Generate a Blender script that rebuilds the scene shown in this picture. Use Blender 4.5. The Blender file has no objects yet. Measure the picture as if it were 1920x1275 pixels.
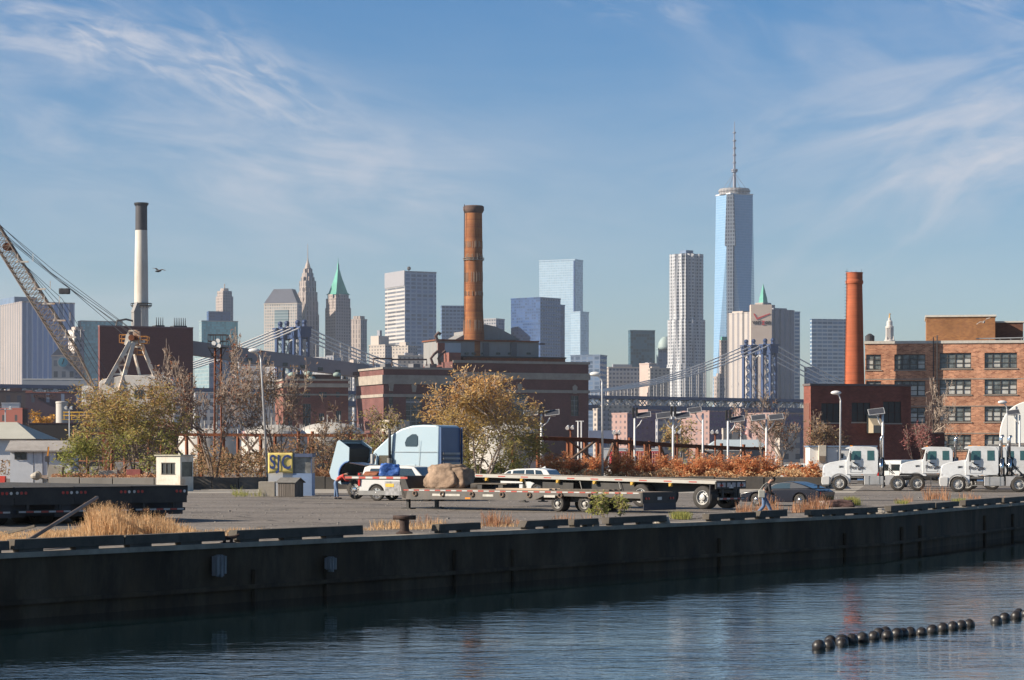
import bpy, math, random
from mathutils import Vector, Matrix
R=math.radians; rnd=random.Random(7)
S=bpy.context.scene; COL=S.collection
# ---------------------------------------------------------------- camera, sky, sun, exposure
F=4660.0; HOR=852.0; EYE=2.5
cam_d=bpy.data.cameras.new('camera'); cam=bpy.data.objects.new('camera',cam_d); COL.objects.link(cam)
cam_d.sensor_width=36; cam_d.lens=F/1920*36; cam_d.shift_y=(HOR-637.5)/1920
cam_d.clip_start=1; cam_d.clip_end=20000
cam.location=(0,0,EYE); cam.rotation_euler=(R(90),0,0); S.camera=cam
SUN_EL=R(27); SUN_AZ=R(-90-14)     # azimuth measured from +Y (view direction) towards +X
sdir=Vector((math.sin(SUN_AZ)*math.cos(SUN_EL),math.cos(SUN_AZ)*math.cos(SUN_EL),math.sin(SUN_EL)))
sl=bpy.data.lights.new('sun','SUN'); sl.energy=5.0; sl.angle=R(.5); sl.color=(1,.87,.70)
so=bpy.data.objects.new('sun',sl); COL.objects.link(so); so.rotation_euler=sdir.to_track_quat('Z','Y').to_euler()
so.location=(-300,-80,200)
S.view_settings.view_transform='Standard'; S.view_settings.look='None'
S.view_settings.exposure=.80; S.view_settings.gamma=1
S.render.engine='CYCLES'
S.cycles.max_bounces=6; S.cycles.diffuse_bounces=3; S.cycles.glossy_bounces=3; S.cycles.transmission_bounces=4
S.cycles.volume_bounces=0; S.cycles.caustics_reflective=False; S.cycles.caustics_refractive=False
S.cycles.use_denoising=True
w=bpy.data.worlds.new('World'); S.world=w; w.use_nodes=True
def sky_nodes():
    nt=w.node_tree; N=nt.nodes; L=nt.links; N.clear()
    out=N.new('ShaderNodeOutputWorld'); bg=N.new('ShaderNodeBackground'); L.new(bg.outputs[0],out.inputs[0])
    sky=N.new('ShaderNodeTexSky'); sky.sky_type='NISHITA'; sky.sun_disc=False; sky.sun_elevation=SUN_EL; sky.sun_rotation=SUN_AZ
    sky.air_density=1.0; sky.dust_density=.8; sky.ozone_density=1.5
    tc=N.new('ShaderNodeTexCoord'); sp=N.new('ShaderNodeSeparateXYZ'); L.new(tc.outputs['Generated'],sp.inputs[0])
    def m(op,a,b=None,c=None):
        n=N.new('ShaderNodeMath'); n.operation=op
        for i,v in enumerate((a,b,c)):
            if v is None: continue
            if hasattr(v,'node'): L.new(v,n.inputs[i])
            else: n.inputs[i].default_value=v
        return n.outputs[0]
    az=m('ARCTAN2',sp.outputs[0],sp.outputs[1]); el=m('ARCSINE',sp.outputs[2])
    def noise(u,v,det,dist,rough=.55):
        c=N.new('ShaderNodeCombineXYZ'); L.new(u,c.inputs[0]); L.new(v,c.inputs[1])
        n=N.new('ShaderNodeTexNoise'); n.inputs['Scale'].default_value=1; n.inputs['Detail'].default_value=det
        n.inputs['Roughness'].default_value=rough; n.inputs['Distortion'].default_value=dist; L.new(c.outputs[0],n.inputs['Vector']); return n.outputs['Fac']
    def patch(ca,ce,ra,re,phi,su,sv,lo,hi,amp,seed):
        a=m('SUBTRACT',az,ca); e=m('SUBTRACT',el,ce); c_,s_=math.cos(phi),math.sin(phi)
        u=m('ADD',m('MULTIPLY',a,c_),m('MULTIPLY',e,s_)); v=m('SUBTRACT',m('MULTIPLY',e,c_),m('MULTIPLY',a,s_))
        q=m('ADD',m('POWER',m('ABSOLUTE',m('DIVIDE',u,ra)),2.0),m('POWER',m('ABSOLUTE',m('DIVIDE',v,re)),2.0))
        g=m('POWER',2.718,m('MULTIPLY',q,-1.0))
        n=noise(m('MULTIPLY_ADD',u,su*1.6,seed),m('MULTIPLY_ADD',v,sv*1.35,seed*1.7),8,.75,.58)
        mr=N.new('ShaderNodeMapRange'); mr.interpolation_type='SMOOTHSTEP'; L.new(n,mr.inputs[0])
        mr.inputs[1].default_value=lo; mr.inputs[2].default_value=hi; mr.inputs[3].default_value=0; mr.inputs[4].default_value=1
        return m('MULTIPLY',m('MULTIPLY',g,mr.outputs[0]),amp)
    def px(x,y): return (x-960)/F,(HOR-y)/F
    tot=None
    P=[((60,70),.06,.018,-.12,14,70,.38,.70,.62,3.1),
       ((470,150),.035,.013,-.45,26,110,.38,.68,.75,6.3),
       ((230,100),.04,.012,-.35,22,100,.42,.66,.6,16.3),
       ((380,290),.14,.034,-.17,9,42,.30,.78,.62,9.2),
       ((700,320),.05,.02,-.10,12,40,.30,.75,.5,19.2),
       ((1500,90),.055,.03,-.4,9,26,.30,.78,.42,11.9),
       ((1830,200),.10,.022,.22,10,50,.32,.72,.72,14.4),
       ((1880,30),.05,.012,-.3,14,60,.35,.65,.6,29.4),
       ((1760,350),.07,.022,.5,12,44,.35,.75,.6,21.7),
       ((1900,300),.05,.016,.1,12,44,.35,.7,.6,31.7),
       ((1190,15),.03,.007,-.2,20,90,.40,.66,.5,8.8)]
    for (x,y),ra,re,phi,su,sv,lo,hi,amp,seed in P:
        a,e=px(x,y); v=patch(a,e,ra,re,phi,su,sv,lo,hi,amp,seed)
        tot=v if tot is None else m('ADD',tot,v)
    # thin general veil plus low bright bank along the horizon
    veil=noise(m('MULTIPLY_ADD',az,5.0,4.0),m('MULTIPLY_ADD',el,26.0,2.0),6,.8)
    tot=m('ADD',tot,m('MULTIPLY',m('MAXIMUM',m('SUBTRACT',veil,.45),0),.35))
    low=noise(m('MULTIPLY_ADD',az,9.0,1.0),m('MULTIPLY_ADD',el,40.0,7.0),5,.5)
    lowm=m('POWER',2.718,m('MULTIPLY',m('POWER',m('ABSOLUTE',m('DIVIDE',m('SUBTRACT',el,.045),.03)),2.0),-1.0))
    lefty=m('MINIMUM',m('MAXIMUM',m('MULTIPLY_ADD',az,-5.0,-.15),0.0),1.0)
    tot=m('ADD',tot,m('MULTIPLY',m('MULTIPLY',m('MULTIPLY',m('MAXIMUM',m('SUBTRACT',low,.38),0),2.6),lowm),lefty))
    fac=m('MULTIPLY',m('MINIMUM',tot,.95),.78)
    # clear-sky tone: deeper blue upwards; above the view, shaped for water reflections and ambient
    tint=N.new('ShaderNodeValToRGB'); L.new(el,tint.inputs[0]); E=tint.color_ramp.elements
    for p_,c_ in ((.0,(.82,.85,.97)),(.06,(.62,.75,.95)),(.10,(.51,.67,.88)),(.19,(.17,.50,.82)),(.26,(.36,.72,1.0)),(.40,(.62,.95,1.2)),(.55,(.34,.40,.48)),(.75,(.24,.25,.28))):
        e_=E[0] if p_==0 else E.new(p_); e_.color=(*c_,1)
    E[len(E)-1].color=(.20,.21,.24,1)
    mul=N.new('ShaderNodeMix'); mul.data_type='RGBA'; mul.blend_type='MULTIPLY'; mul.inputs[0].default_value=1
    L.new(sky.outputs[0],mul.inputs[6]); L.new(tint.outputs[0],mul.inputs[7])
    mix=N.new('ShaderNodeMix'); mix.data_type='RGBA'; L.new(fac,mix.inputs[0]); L.new(mul.outputs[2],mix.inputs[6])
    mix.inputs[7].default_value=(5.0,5.0,5.4,1)
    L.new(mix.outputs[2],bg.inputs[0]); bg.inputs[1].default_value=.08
sky_nodes()
# ---------------------------------------------------------------- helpers
def tag(o,label=None,cat=None,group=None,kind=None):
    if label: o['label']=label
    if cat: o['category']=cat
    if group: o['group']=group
    if kind: o['kind']=kind
    return o
def thing(name,label,cat,loc=(0,0,0),rz=0,group=None):
    o=bpy.data.objects.new(name,None); COL.objects.link(o); o.location=loc; o.rotation_euler=(0,0,rz)
    o.empty_display_size=.1
    return tag(o,label,cat,group)
def W(x,y,d): return Vector(((x-960)*d/F,d,EYE-(y-HOR)*d/F))
def G(x,d,z=0): return Vector(((x-960)*d/F,d,z))
def Z(y,d): return EYE-(y-HOR)*d/F
def copy_tree(o,parent=None):
    c=o.copy(); COL.objects.link(c)
    if parent is not None: c.parent=parent
    for ch in list(o.children): copy_tree(ch,c)
    return c
class MB:
    def __init__(s): s.v=[]; s.f=[]; s.m=[]
    def face(s,pts,m=0):
        i=len(s.v); s.v+= [tuple(p) for p in pts]; s.f.append(tuple(range(i,i+len(pts)))); s.m.append(m)
    def mesh(s,vs,fs,m=0):
        i=len(s.v); s.v+=[tuple(p) for p in vs]
        for f in fs: s.f.append(tuple(a+i for a in f)); s.m.append(m)
    def box(s,x0,x1,y0,y1,z0,z1,m=0,mm=None):
        vs=[(x,y,z) for z in (z0,z1) for y in (y0,y1) for x in (x0,x1)]
        fs=[(0,2,3,1),(4,5,7,6),(0,1,5,4),(2,6,7,3),(0,4,6,2),(1,3,7,5)]  # bottom top front(-y) back left(-x) right
        i=len(s.v); s.v+=vs
        for k,f in enumerate(fs): s.f.append(tuple(a+i for a in f)); s.m.append(mm[k] if mm else m)
    def cbox(s,c,sx,sy,sz,rot=None,m=0):
        vs=[Vector((a*sx/2,b*sy/2,e*sz/2)) for e in (-1,1) for b in (-1,1) for a in (-1,1)]
        if rot is not None: vs=[rot@v for v in vs]
        s.mesh([Vector(c)+v for v in vs],[(0,2,3,1),(4,5,7,6),(0,1,5,4),(2,6,7,3),(0,4,6,2),(1,3,7,5)],m)
    def prism(s,pts,a,b,axis='z',m=0,mcap=None):
        # pts 2D; axis 'z': (x,y); 'y': (x,z); 'x': (y,z)
        def P(p,t): return (p[0],p[1],t) if axis=='z' else ((p[0],t,p[1]) if axis=='y' else (t,p[0],p[1]))
        n=len(pts); vs=[P(p,a) for p in pts]+[P(p,b) for p in pts]
        fs=[(i,(i+1)%n,(i+1)%n+n,i+n) for i in range(n)]
        i0=len(s.v); s.v+=vs
        for f in fs: s.f.append(tuple(q+i0 for q in f)); s.m.append(m)
        mc=m if mcap is None else mcap
        s.f.append(tuple(i0+i for i in range(n))[::-1]); s.m.append(mc)
        s.f.append(tuple(i0+n+i for i in range(n))); s.m.append(mc)
    def cyl(s,p0,p1,r0,r1=None,n=10,m=0,cap=True):
        p0=Vector(p0); p1=Vector(p1); r1=r0 if r1 is None else r1
        d=(p1-p0); 
        if d.length<1e-6: return
        d.normalize(); a=d.orthogonal().normalized(); b=d.cross(a)
        vs=[p0+(a*math.cos(2*math.pi*i/n)+b*math.sin(2*math.pi*i/n))*r0 for i in range(n)]
        vs+=[p1+(a*math.cos(2*math.pi*i/n)+b*math.sin(2*math.pi*i/n))*r1 for i in range(n)]
        fs=[(i,(i+1)%n,(i+1)%n+n,i+n) for i in range(n)]
        if cap: fs+=[tuple(range(n))[::-1],tuple(range(n,2*n))]
        s.mesh(vs,fs,m)
    def tube(s,pts,r,n=6,m=0):
        pts=[Vector(p) for p in pts]; rs=r if isinstance(r,(list,tuple)) else [r]*len(pts)
        rings=[]; prev=None
        for i,p in enumerate(pts):
            d=(pts[min(i+1,len(pts)-1)]-pts[max(i-1,0)]); d.normalize()
            a=d.orthogonal().normalized() if prev is None else (prev-d*prev.dot(d))
            if a.length<1e-5: a=d.orthogonal()
            a.normalize(); prev=a; b=d.cross(a)
            rings.append([p+(a*math.cos(2*math.pi*k/n)+b*math.sin(2*math.pi*k/n))*rs[i] for k in range(n)])
        vs=[q for r_ in rings for q in r_]; fs=[]
        for j in range(len(rings)-1):
            for k in range(n): fs.append((j*n+k,j*n+(k+1)%n,(j+1)*n+(k+1)%n,(j+1)*n+k))
        fs+=[tuple(range(n))[::-1],tuple(range(len(vs)-n,len(vs)))]
        s.mesh(vs,fs,m)
    def lathe(s,prof,n=24,c=(0,0,0),m=0,ms=None):
        vs=[]; 
        for r,z in prof:
            for k in range(n): t=2*math.pi*k/n; vs.append((c[0]+r*math.cos(t),c[1]+r*math.sin(t),c[2]+z))
        i0=len(s.v); s.v+=vs
        for j in range(len(prof)-1):
            for k in range(n):
                s.f.append((i0+j*n+k,i0+j*n+(k+1)%n,i0+(j+1)*n+(k+1)%n,i0+(j+1)*n+k)); s.m.append(ms[j] if ms else m)
        s.f.append(tuple(i0+k for k in range(n))[::-1]); s.m.append(ms[0] if ms else m)
        s.f.append(tuple(i0+(len(prof)-1)*n+k for k in range(n))); s.m.append(ms[-1] if ms else m)
    def ball(s,c,rx,ry=None,rz=None,n=14,k=9,m=0,z0=-1.0):
        ry=rx if ry is None else ry; rz=rx if rz is None else rz
        prof=[]; 
        for j in range(k+1):
            t=-math.pi/2+math.pi*j/k
            if math.sin(t)<z0: continue
            prof.append((max(math.cos(t),.001),math.sin(t)))
        vs=[]
        for r,z in prof:
            for q in range(n): a=2*math.pi*q/n; vs.append((c[0]+rx*r*math.cos(a),c[1]+ry*r*math.sin(a),c[2]+rz*z))
        fs=[(j*n+q,j*n+(q+1)%n,(j+1)*n+(q+1)%n,(j+1)*n+q) for j in range(len(prof)-1) for q in range(n)]
        s.mesh(vs,fs,m)
    def wall(s,x0,x1,z0,z1,ops,y=0,dep=.25,m=0):
        # wall in plane y with rectangular openings (a,b,c,d) and reveals going to +y
        xs=sorted(set([x0,x1]+[q for o in ops for q in (o[0],o[1]) if x0<q<x1])); zs=sorted(set([z0,z1]+[q for o in ops for q in (o[2],o[3]) if z0<q<z1]))
        for i in range(len(xs)-1):
            for j in range(len(zs)-1):
                cx=(xs[i]+xs[i+1])/2; cz=(zs[j]+zs[j+1])/2
                if any(o[0]<cx<o[1] and o[2]<cz<o[3] for o in ops): continue
                s.face([(xs[i],y,zs[j]),(xs[i+1],y,zs[j]),(xs[i+1],y,zs[j+1]),(xs[i],y,zs[j+1])],m)
        for a,b,c,d in ops:
            Y=y+dep
            s.face([(a,y,c),(b,y,c),(b,Y,c),(a,Y,c)],m); s.face([(a,y,d),(a,Y,d),(b,Y,d),(b,y,d)],m)
            s.face([(a,y,c),(a,Y,c),(a,Y,d),(a,y,d)],m); s.face([(b,y,c),(b,y,d),(b,Y,d),(b,Y,c)],m)
    def build(s,name,mats,parent=None,smooth=False,bevel=0,seg=2,loc=None,rz=0,uv=True):
        me=bpy.data.meshes.new(name); me.from_pydata(s.v,[],s.f)
        if not isinstance(mats,(list,tuple)): mats=[mats]
        for mt in mats: me.materials.append(mt)
        me.polygons.foreach_set('material_index',s.m)
        if uv:
            ul=me.uv_layers.new(name='UVMap'); me.update(); buf=[0.0]*(2*len(me.loops)); V=me.vertices
            for p in me.polygons:
                n=p.normal
                if abs(n.z)>.7:
                    for li in p.loop_indices: co=V[me.loops[li].vertex_index].co; buf[2*li]=co.x; buf[2*li+1]=co.y
                else:
                    t=Vector((-n.y,n.x,0)); t.normalize()
                    for li in p.loop_indices: co=V[me.loops[li].vertex_index].co; buf[2*li]=co.x*t.x+co.y*t.y; buf[2*li+1]=co.z
            ul.data.foreach_set('uv',buf)
        if smooth:
            me.polygons.foreach_set('use_smooth',[True]*len(me.polygons))
        me.update()
        o=bpy.data.objects.new(name,me); COL.objects.link(o)
        if parent is not None: o.parent=parent
        if loc is not None: o.location=loc
        if rz: o.rotation_euler=(0,0,rz)
        if bevel:
            b=o.modifiers.new('bevel','BEVEL'); b.width=bevel; b.segments=seg; b.limit_method='ANGLE'; b.angle_limit=R(25)
            me.polygons.foreach_set('use_smooth',[True]*len(me.polygons))
            try: b.harden_normals=True
            except Exception: pass
        elif smooth:
            pass
        return o
def edges(o,ang=35):
    md=o.modifiers.new('split','EDGE_SPLIT'); md.split_angle=R(ang); return o
# ---------------------------------------------------------------- materials
_mc={}
def _new(name):
    m=bpy.data.materials.new(name); m.use_nodes=True; nt=m.node_tree; nt.nodes.clear()
    o=nt.nodes.new('ShaderNodeOutputMaterial'); b=nt.nodes.new('ShaderNodeBsdfPrincipled'); nt.links.new(b.outputs[0],o.inputs[0])
    return m,nt,b,o
def _mul(nt,col_a,fac_socket,lo,hi):
    N=nt.nodes; L=nt.links
    mr=N.new('ShaderNodeMapRange'); L.new(fac_socket,mr.inputs[0]); mr.inputs[1].default_value=.3; mr.inputs[2].default_value=.7
    mr.inputs[3].default_value=lo; mr.inputs[4].default_value=hi
    mx=N.new('ShaderNodeVectorMath'); mx.operation='SCALE'
    if hasattr(col_a,'node'): L.new(col_a,mx.inputs[0])
    else: mx.inputs[0].default_value=col_a[:3]
    L.new(mr.outputs[0],mx.inputs['Scale']); return mx.outputs[0]
def pm(name,col,rough=.7,metal=0,var=.15,scale=3,bump=0,spec=.5,stain=None,stain_scale=.6,stain_amt=.5,stretch=(1,1,1)):
    if name in _mc: return _mc[name]
    m,nt,b,o=_new(name); N=nt.nodes; L=nt.links
    tc=N.new('ShaderNodeTexCoord'); mp=N.new('ShaderNodeMapping'); mp.inputs['Scale'].default_value=stretch; L.new(tc.outputs['Object'],mp.inputs[0])
    n=N.new('ShaderNodeTexNoise'); n.inputs['Scale'].default_value=scale; n.inputs['Detail'].default_value=6; n.inputs['Roughness'].default_value=.65; L.new(mp.outputs[0],n.inputs['Vector'])
    c=_mul(nt,col,n.outputs['Fac'],1-var,1+var)
    if stain:
        n2=N.new('ShaderNodeTexNoise'); n2.inputs['Scale'].default_value=stain_scale; n2.inputs['Detail'].default_value=8; n2.inputs['Roughness'].default_value=.7; L.new(mp.outputs[0],n2.inputs['Vector'])
        mr=N.new('ShaderNodeMapRange'); L.new(n2.outputs['Fac'],mr.inputs[0]); mr.inputs[1].default_value=.48; mr.inputs[2].default_value=.68; mr.inputs[4].default_value=stain_amt
        mx=N.new('ShaderNodeMix'); mx.data_type='RGBA'; L.new(mr.outputs[0],mx.inputs[0]); L.new(c,mx.inputs[6]); mx.inputs[7].default_value=(*stain,1); c=mx.outputs[2]
    L.new(c,b.inputs['Base Color']); b.inputs['Roughness'].default_value=rough; b.inputs['Metallic'].default_value=metal
    b.inputs['Specular IOR Level'].default_value=spec
    if bump:
        bp=N.new('ShaderNodeBump'); bp.inputs['Strength'].default_value=bump; bp.inputs['Distance'].default_value=.05; L.new(n.outputs['Fac'],bp.inputs['Height']); L.new(bp.outputs[0],b.inputs['Normal'])
    _mc[name]=m; return m
def facade(name,wall,glass,pu,pv,wu,wv,ou=0,ov=0,grough=.25,wrough=.85,rand=.3,lit=None,gspec=.5,metal=0.0,blotch=.12,bs=.02,band=None):
    """window grid in metres of the UV map. wu, wv: share of the period that is window"""
    if name in _mc: return _mc[name]
    m,nt,b,o=_new(name); N=nt.nodes; L=nt.links
    uv=N.new('ShaderNodeUVMap'); sp=N.new('ShaderNodeSeparateXYZ'); L.new(uv.outputs[0],sp.inputs[0])
    def mm(op,a,bb=None,c=None):
        n=N.new('ShaderNodeMath'); n.operation=op
        for i,v in enumerate((a,bb,c)):
            if v is None: continue
            if hasattr(v,'node'): L.new(v,n.inputs[i])
            else: n.inputs[i].default_value=v
        return n.outputs[0]
    def axis(s,p,wd,off):
        t=mm('DIVIDE',mm('ADD',s,off+1000*p),p); fr=mm('FRACT',t); fl=mm('FLOOR',t)
        return mm('LESS_THAN',mm('ABSOLUTE',mm('SUBTRACT',fr,.5)),wd/2),fl
    mu,fu=axis(sp.outputs[0],pu,wu,ou); mv,fv=axis(sp.outputs[1],pv,wv,ov)
    mask=mm('MULTIPLY',mu,mv)
    cb=N.new('ShaderNodeCombineXYZ'); L.new(fu,cb.inputs[0]); L.new(fv,cb.inputs[1])
    wn=N.new('ShaderNodeTexWhiteNoise'); wn.noise_dimensions='2D'; L.new(cb.outputs[0],wn.inputs['Vector'])
    gc=_mul(nt,glass,wn.outputs['Value'],1-rand,1+rand)
    n=N.new('ShaderNodeTexNoise'); n.inputs['Scale'].default_value=bs; n.inputs['Detail'].default_value=7; n.inputs['Roughness'].default_value=.7
    tc=N.new('ShaderNodeTexCoord'); L.new(tc.outputs['Object'],n.inputs['Vector'])
    wc=_mul(nt,wall,n.outputs['Fac'],1-blotch,1+blotch)
    mx=N.new('ShaderNodeMix'); mx.data_type='RGBA'; L.new(mask,mx.inputs[0]); L.new(wc,mx.inputs[6]); L.new(gc,mx.inputs[7])
    L.new(mx.outputs[2],b.inputs['Base Color'])
    L.new(mm('MULTIPLY_ADD',mask,grough-wrough,wrough),b.inputs['Roughness'])
    L.new(mm('MULTIPLY_ADD',mask,gspec-.2,.2),b.inputs['Specular IOR Level'])
    if metal: L.new(mm('MULTIPLY',mask,metal),b.inputs['Metallic'])
    _mc[name]=m; return m
def brick(name,c1,c2,mortar=(.3,.27,.24),bw=.42,bh=.16,var=.25,scale=.35,stain=None,amt=.5,bias=0):
    if name in _mc: return _mc[name]
    m,nt,b,o=_new(name); N=nt.nodes; L=nt.links
    uv=N.new('ShaderNodeUVMap'); br=N.new('ShaderNodeTexBrick'); L.new(uv.outputs[0],br.inputs['Vector'])
    br.inputs['Scale'].default_value=1; br.inputs['Brick Width'].default_value=bw; br.inputs['Row Height'].default_value=bh; br.inputs['Mortar Size'].default_value=.012
    br.inputs['Color1'].default_value=(*c1,1); br.inputs['Color2'].default_value=(*c2,1); br.inputs['Mortar'].default_value=(*mortar,1); br.inputs['Bias'].default_value=bias
    tc=N.new('ShaderNodeTexCoord'); n=N.new('ShaderNodeTexNoise'); n.inputs['Scale'].default_value=scale; n.inputs['Detail'].default_value=8; n.inputs['Roughness'].default_value=.7; L.new(tc.outputs['Object'],n.inputs['Vector'])
    c=_mul(nt,br.outputs['Color'],n.outputs['Fac'],1-var,1+var)
    if stain:
        mp=N.new('ShaderNodeMapping'); mp.inputs['Scale'].default_value=(1,1,.25); L.new(tc.outputs['Object'],mp.inputs[0])
        n2=N.new('ShaderNodeTexNoise'); n2.inputs['Scale'].default_value=scale*1.4; n2.inputs['Detail'].default_value=8; L.new(mp.outputs[0],n2.inputs['Vector'])
        mr=N.new('ShaderNodeMapRange'); L.new(n2.outputs['Fac'],mr.inputs[0]); mr.inputs[1].default_value=.5; mr.inputs[2].default_value=.7; mr.inputs[4].default_value=amt
        mx=N.new('ShaderNodeMix'); mx.data_type='RGBA'; L.new(mr.outputs[0],mx.inputs[0]); L.new(c,mx.inputs[6]); mx.inputs[7].default_value=(*stain,1); c=mx.outputs[2]
    L.new(c,b.inputs['Base Color']); b.inputs['Roughness'].default_value=.9; b.inputs['Specular IOR Level'].default_value=.2
    _mc[name]=m; return m
def leafmat(name,cols,trans=.3,height=None,rough=.6):
    if name in _mc: return _mc[name]
    m,nt,b,o=_new(name); N=nt.nodes; L=nt.links
    g=N.new('ShaderNodeNewGeometry'); cr=N.new('ShaderNodeValToRGB'); L.new(g.outputs['Random Per Island'],cr.inputs[0])
    e=cr.color_ramp.elements
    while len(e)<len(cols): e.new(.5)
    for i,c in enumerate(cols): e[i].position=i/(len(cols)-1) if len(cols)>1 else 0; e[i].color=(*c,1)
    col=cr.outputs[0]
    if height:
        z0,z1,low=height
        tc=N.new('ShaderNodeTexCoord'); sp=N.new('ShaderNodeSeparateXYZ'); L.new(tc.outputs['Object'],sp.inputs[0])
        n=N.new('ShaderNodeTexNoise'); n.inputs['Scale'].default_value=.5; L.new(tc.outputs['Object'],n.inputs['Vector'])
        ad=N.new('ShaderNodeMath'); ad.operation='MULTIPLY_ADD'; L.new(n.outputs['Fac'],ad.inputs[0]); ad.inputs[1].default_value=(z1-z0)*1.6; L.new(sp.outputs[2],ad.inputs[2])
        mr=N.new('ShaderNodeMapRange'); L.new(ad.outputs[0],mr.inputs[0]); off=(z1-z0)*.8; mr.inputs[1].default_value=z0+off; mr.inputs[2].default_value=z1+off; mr.inputs[3].default_value=1; mr.inputs[4].default_value=0
        cr2=N.new('ShaderNodeValToRGB'); L.new(g.outputs['Random Per Island'],cr2.inputs[0]); e2=cr2.color_ramp.elements
        while len(e2)<len(low): e2.new(.5)
        for i,c in enumerate(low): e2[i].position=i/(len(low)-1); e2[i].color=(*c,1)
        mx=N.new('ShaderNodeMix'); mx.data_type='RGBA'; L.new(mr.outputs[0],mx.inputs[0]); L.new(col,mx.inputs[6]); L.new(cr2.outputs[0],mx.inputs[7]); col=mx.outputs[2]
    L.new(col,b.inputs['Base Color']); b.inputs['Roughness'].default_value=rough; b.inputs['Specular IOR Level'].default_value=.25
    t=N.new('ShaderNodeBsdfTranslucent'); L.new(col,t.inputs[0]); ms=N.new('ShaderNodeMixShader'); ms.inputs[0].default_value=trans
    L.new(b.outputs[0],ms.inputs[1]); L.new(t.outputs[0],ms.inputs[2]); L.new(ms.outputs[0],o.inputs[0])
    _mc[name]=m; return m
def text_mesh(name,body,size,mat,parent,loc,rot,extrude=.01,bold=0,width=None,space=1.0):
    cu=bpy.data.curves.new(name,'FONT'); cu.body=body; cu.size=size; cu.extrude=extrude; cu.offset=bold; cu.space_character=space; cu.align_x='CENTER'; cu.align_y='CENTER'; cu.resolution_u=3
    t=bpy.data.objects.new('tmp_text',cu); COL.objects.link(t)
    dg=bpy.context.evaluated_depsgraph_get(); me=bpy.data.meshes.new_from_object(t.evaluated_get(dg)); bpy.data.objects.remove(t)
    me.name=name; me.materials.clear(); me.materials.append(mat)
    o=bpy.data.objects.new(name,me); COL.objects.link(o); o.parent=parent; o.location=loc; o.rotation_euler=rot
    if width:
        xs=[v.co.x for v in me.vertices]; k=width/(max(xs)-min(xs))
        for v in me.vertices: v.co.x*=k
    return o
# ---------------------------------------------------------------- ground, water, quay
WZ=-1.65
QUAY=[(-60,-8),(-12.8,62),(0,81),(15.3,103),(26.4,128),(70,225)]   # edge of the quay, seen from above
def asphalt():
    m,nt,b,o=_new('asphalt'); N=nt.nodes; L=nt.links
    tc=N.new('ShaderNodeTexCoord')
    def nz(sc,st=(1,1,1),det=8):
        mp=N.new('ShaderNodeMapping'); mp.inputs['Scale'].default_value=st; L.new(tc.outputs['Object'],mp.inputs[0])
        n=N.new('ShaderNodeTexNoise'); n.inputs['Scale'].default_value=sc; n.inputs['Detail'].default_value=det; n.inputs['Roughness'].default_value=.7; L.new(mp.outputs[0],n.inputs['Vector']); return n.outputs['Fac']
    c=_mul(nt,(.185,.163,.146),nz(7,(1,.45,1)),.42,1.5)
    c=_mul(nt,c,nz(.22,(.6,1,1)),.74,1.22)
    pt=N.new('ShaderNodeMapRange'); L.new(nz(.35,(.5,1,1),6),pt.inputs[0]); pt.inputs[1].default_value=.60; pt.inputs[2].default_value=.64; pt.inputs[3].default_value=1; pt.inputs[4].default_value=.62
    pv=N.new('ShaderNodeVectorMath'); pv.operation='SCALE'; L.new(c,pv.inputs[0]); L.new(pt.outputs[0],pv.inputs['Scale']); c=pv.outputs[0]
    # dark tyre tracks / patched seams running across the yard
    wv=N.new('ShaderNodeTexWave'); wv.wave_type='BANDS'; wv.bands_direction='Y'; wv.inputs['Scale'].default_value=.035; wv.inputs['Distortion'].default_value=9; wv.inputs['Detail'].default_value=3; wv.inputs['Detail Scale'].default_value=.5
    L.new(tc.outputs['Object'],wv.inputs['Vector'])
    mr=N.new('ShaderNodeMapRange'); L.new(wv.outputs['Fac'],mr.inputs[0]); mr.inputs[1].default_value=.0; mr.inputs[2].default_value=.12; mr.inputs[3].default_value=.82; mr.inputs[4].default_value=1
    vo=N.new('ShaderNodeTexVoronoi'); vo.feature='DISTANCE_TO_EDGE'; vo.inputs['Scale'].default_value=.16; wp=N.new('ShaderNodeVectorMath'); wp.operation='MULTIPLY_ADD'
    nn=N.new('ShaderNodeTexNoise'); nn.inputs['Scale'].default_value=.5; nn.inputs['Detail'].default_value=5; L.new(tc.outputs['Object'],nn.inputs['Vector']); L.new(nn.outputs['Color'],wp.inputs[0]); wp.inputs[1].default_value=(3,3,0); L.new(tc.outputs['Object'],wp.inputs[2]); L.new(wp.outputs[0],vo.inputs['Vector'])
    cr_=N.new('ShaderNodeMapRange'); L.new(vo.outputs['Distance'],cr_.inputs[0]); cr_.inputs[1].default_value=.004; cr_.inputs[2].default_value=.022; cr_.inputs[3].default_value=.35; cr_.inputs[4].default_value=1
    mu_=N.new('ShaderNodeMath'); mu_.operation='MULTIPLY'; L.new(cr_.outputs[0],mu_.inputs[0]); L.new(mr.outputs[0],mu_.inputs[1])
    vm=N.new('ShaderNodeVectorMath'); vm.operation='SCALE'; L.new(c,vm.inputs[0]); L.new(mu_.outputs[0],vm.inputs['Scale'])
    L.new(vm.outputs[0],b.inputs['Base Color']); b.inputs['Roughness'].default_value=.9
    bp=N.new('ShaderNodeBump'); bp.inputs['Strength'].default_value=.6; bp.inputs['Distance'].default_value=.03; L.new(nz(9),bp.inputs['Height']); L.new(bp.outputs[0],b.inputs['Normal'])
    return m
asph=asphalt()
g=MB()
far=4700
pts=[(q[0],q[1],0) for q in QUAY]+[(900,900,0),(far,far,0),(-far,far,0),(-far,-8,0)]
g.face(pts); soil=pm('city_ground',(.14,.12,.105),.95,0,.2,.05)
tag(g.build('ground',[soil]),kind='structure')
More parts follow.
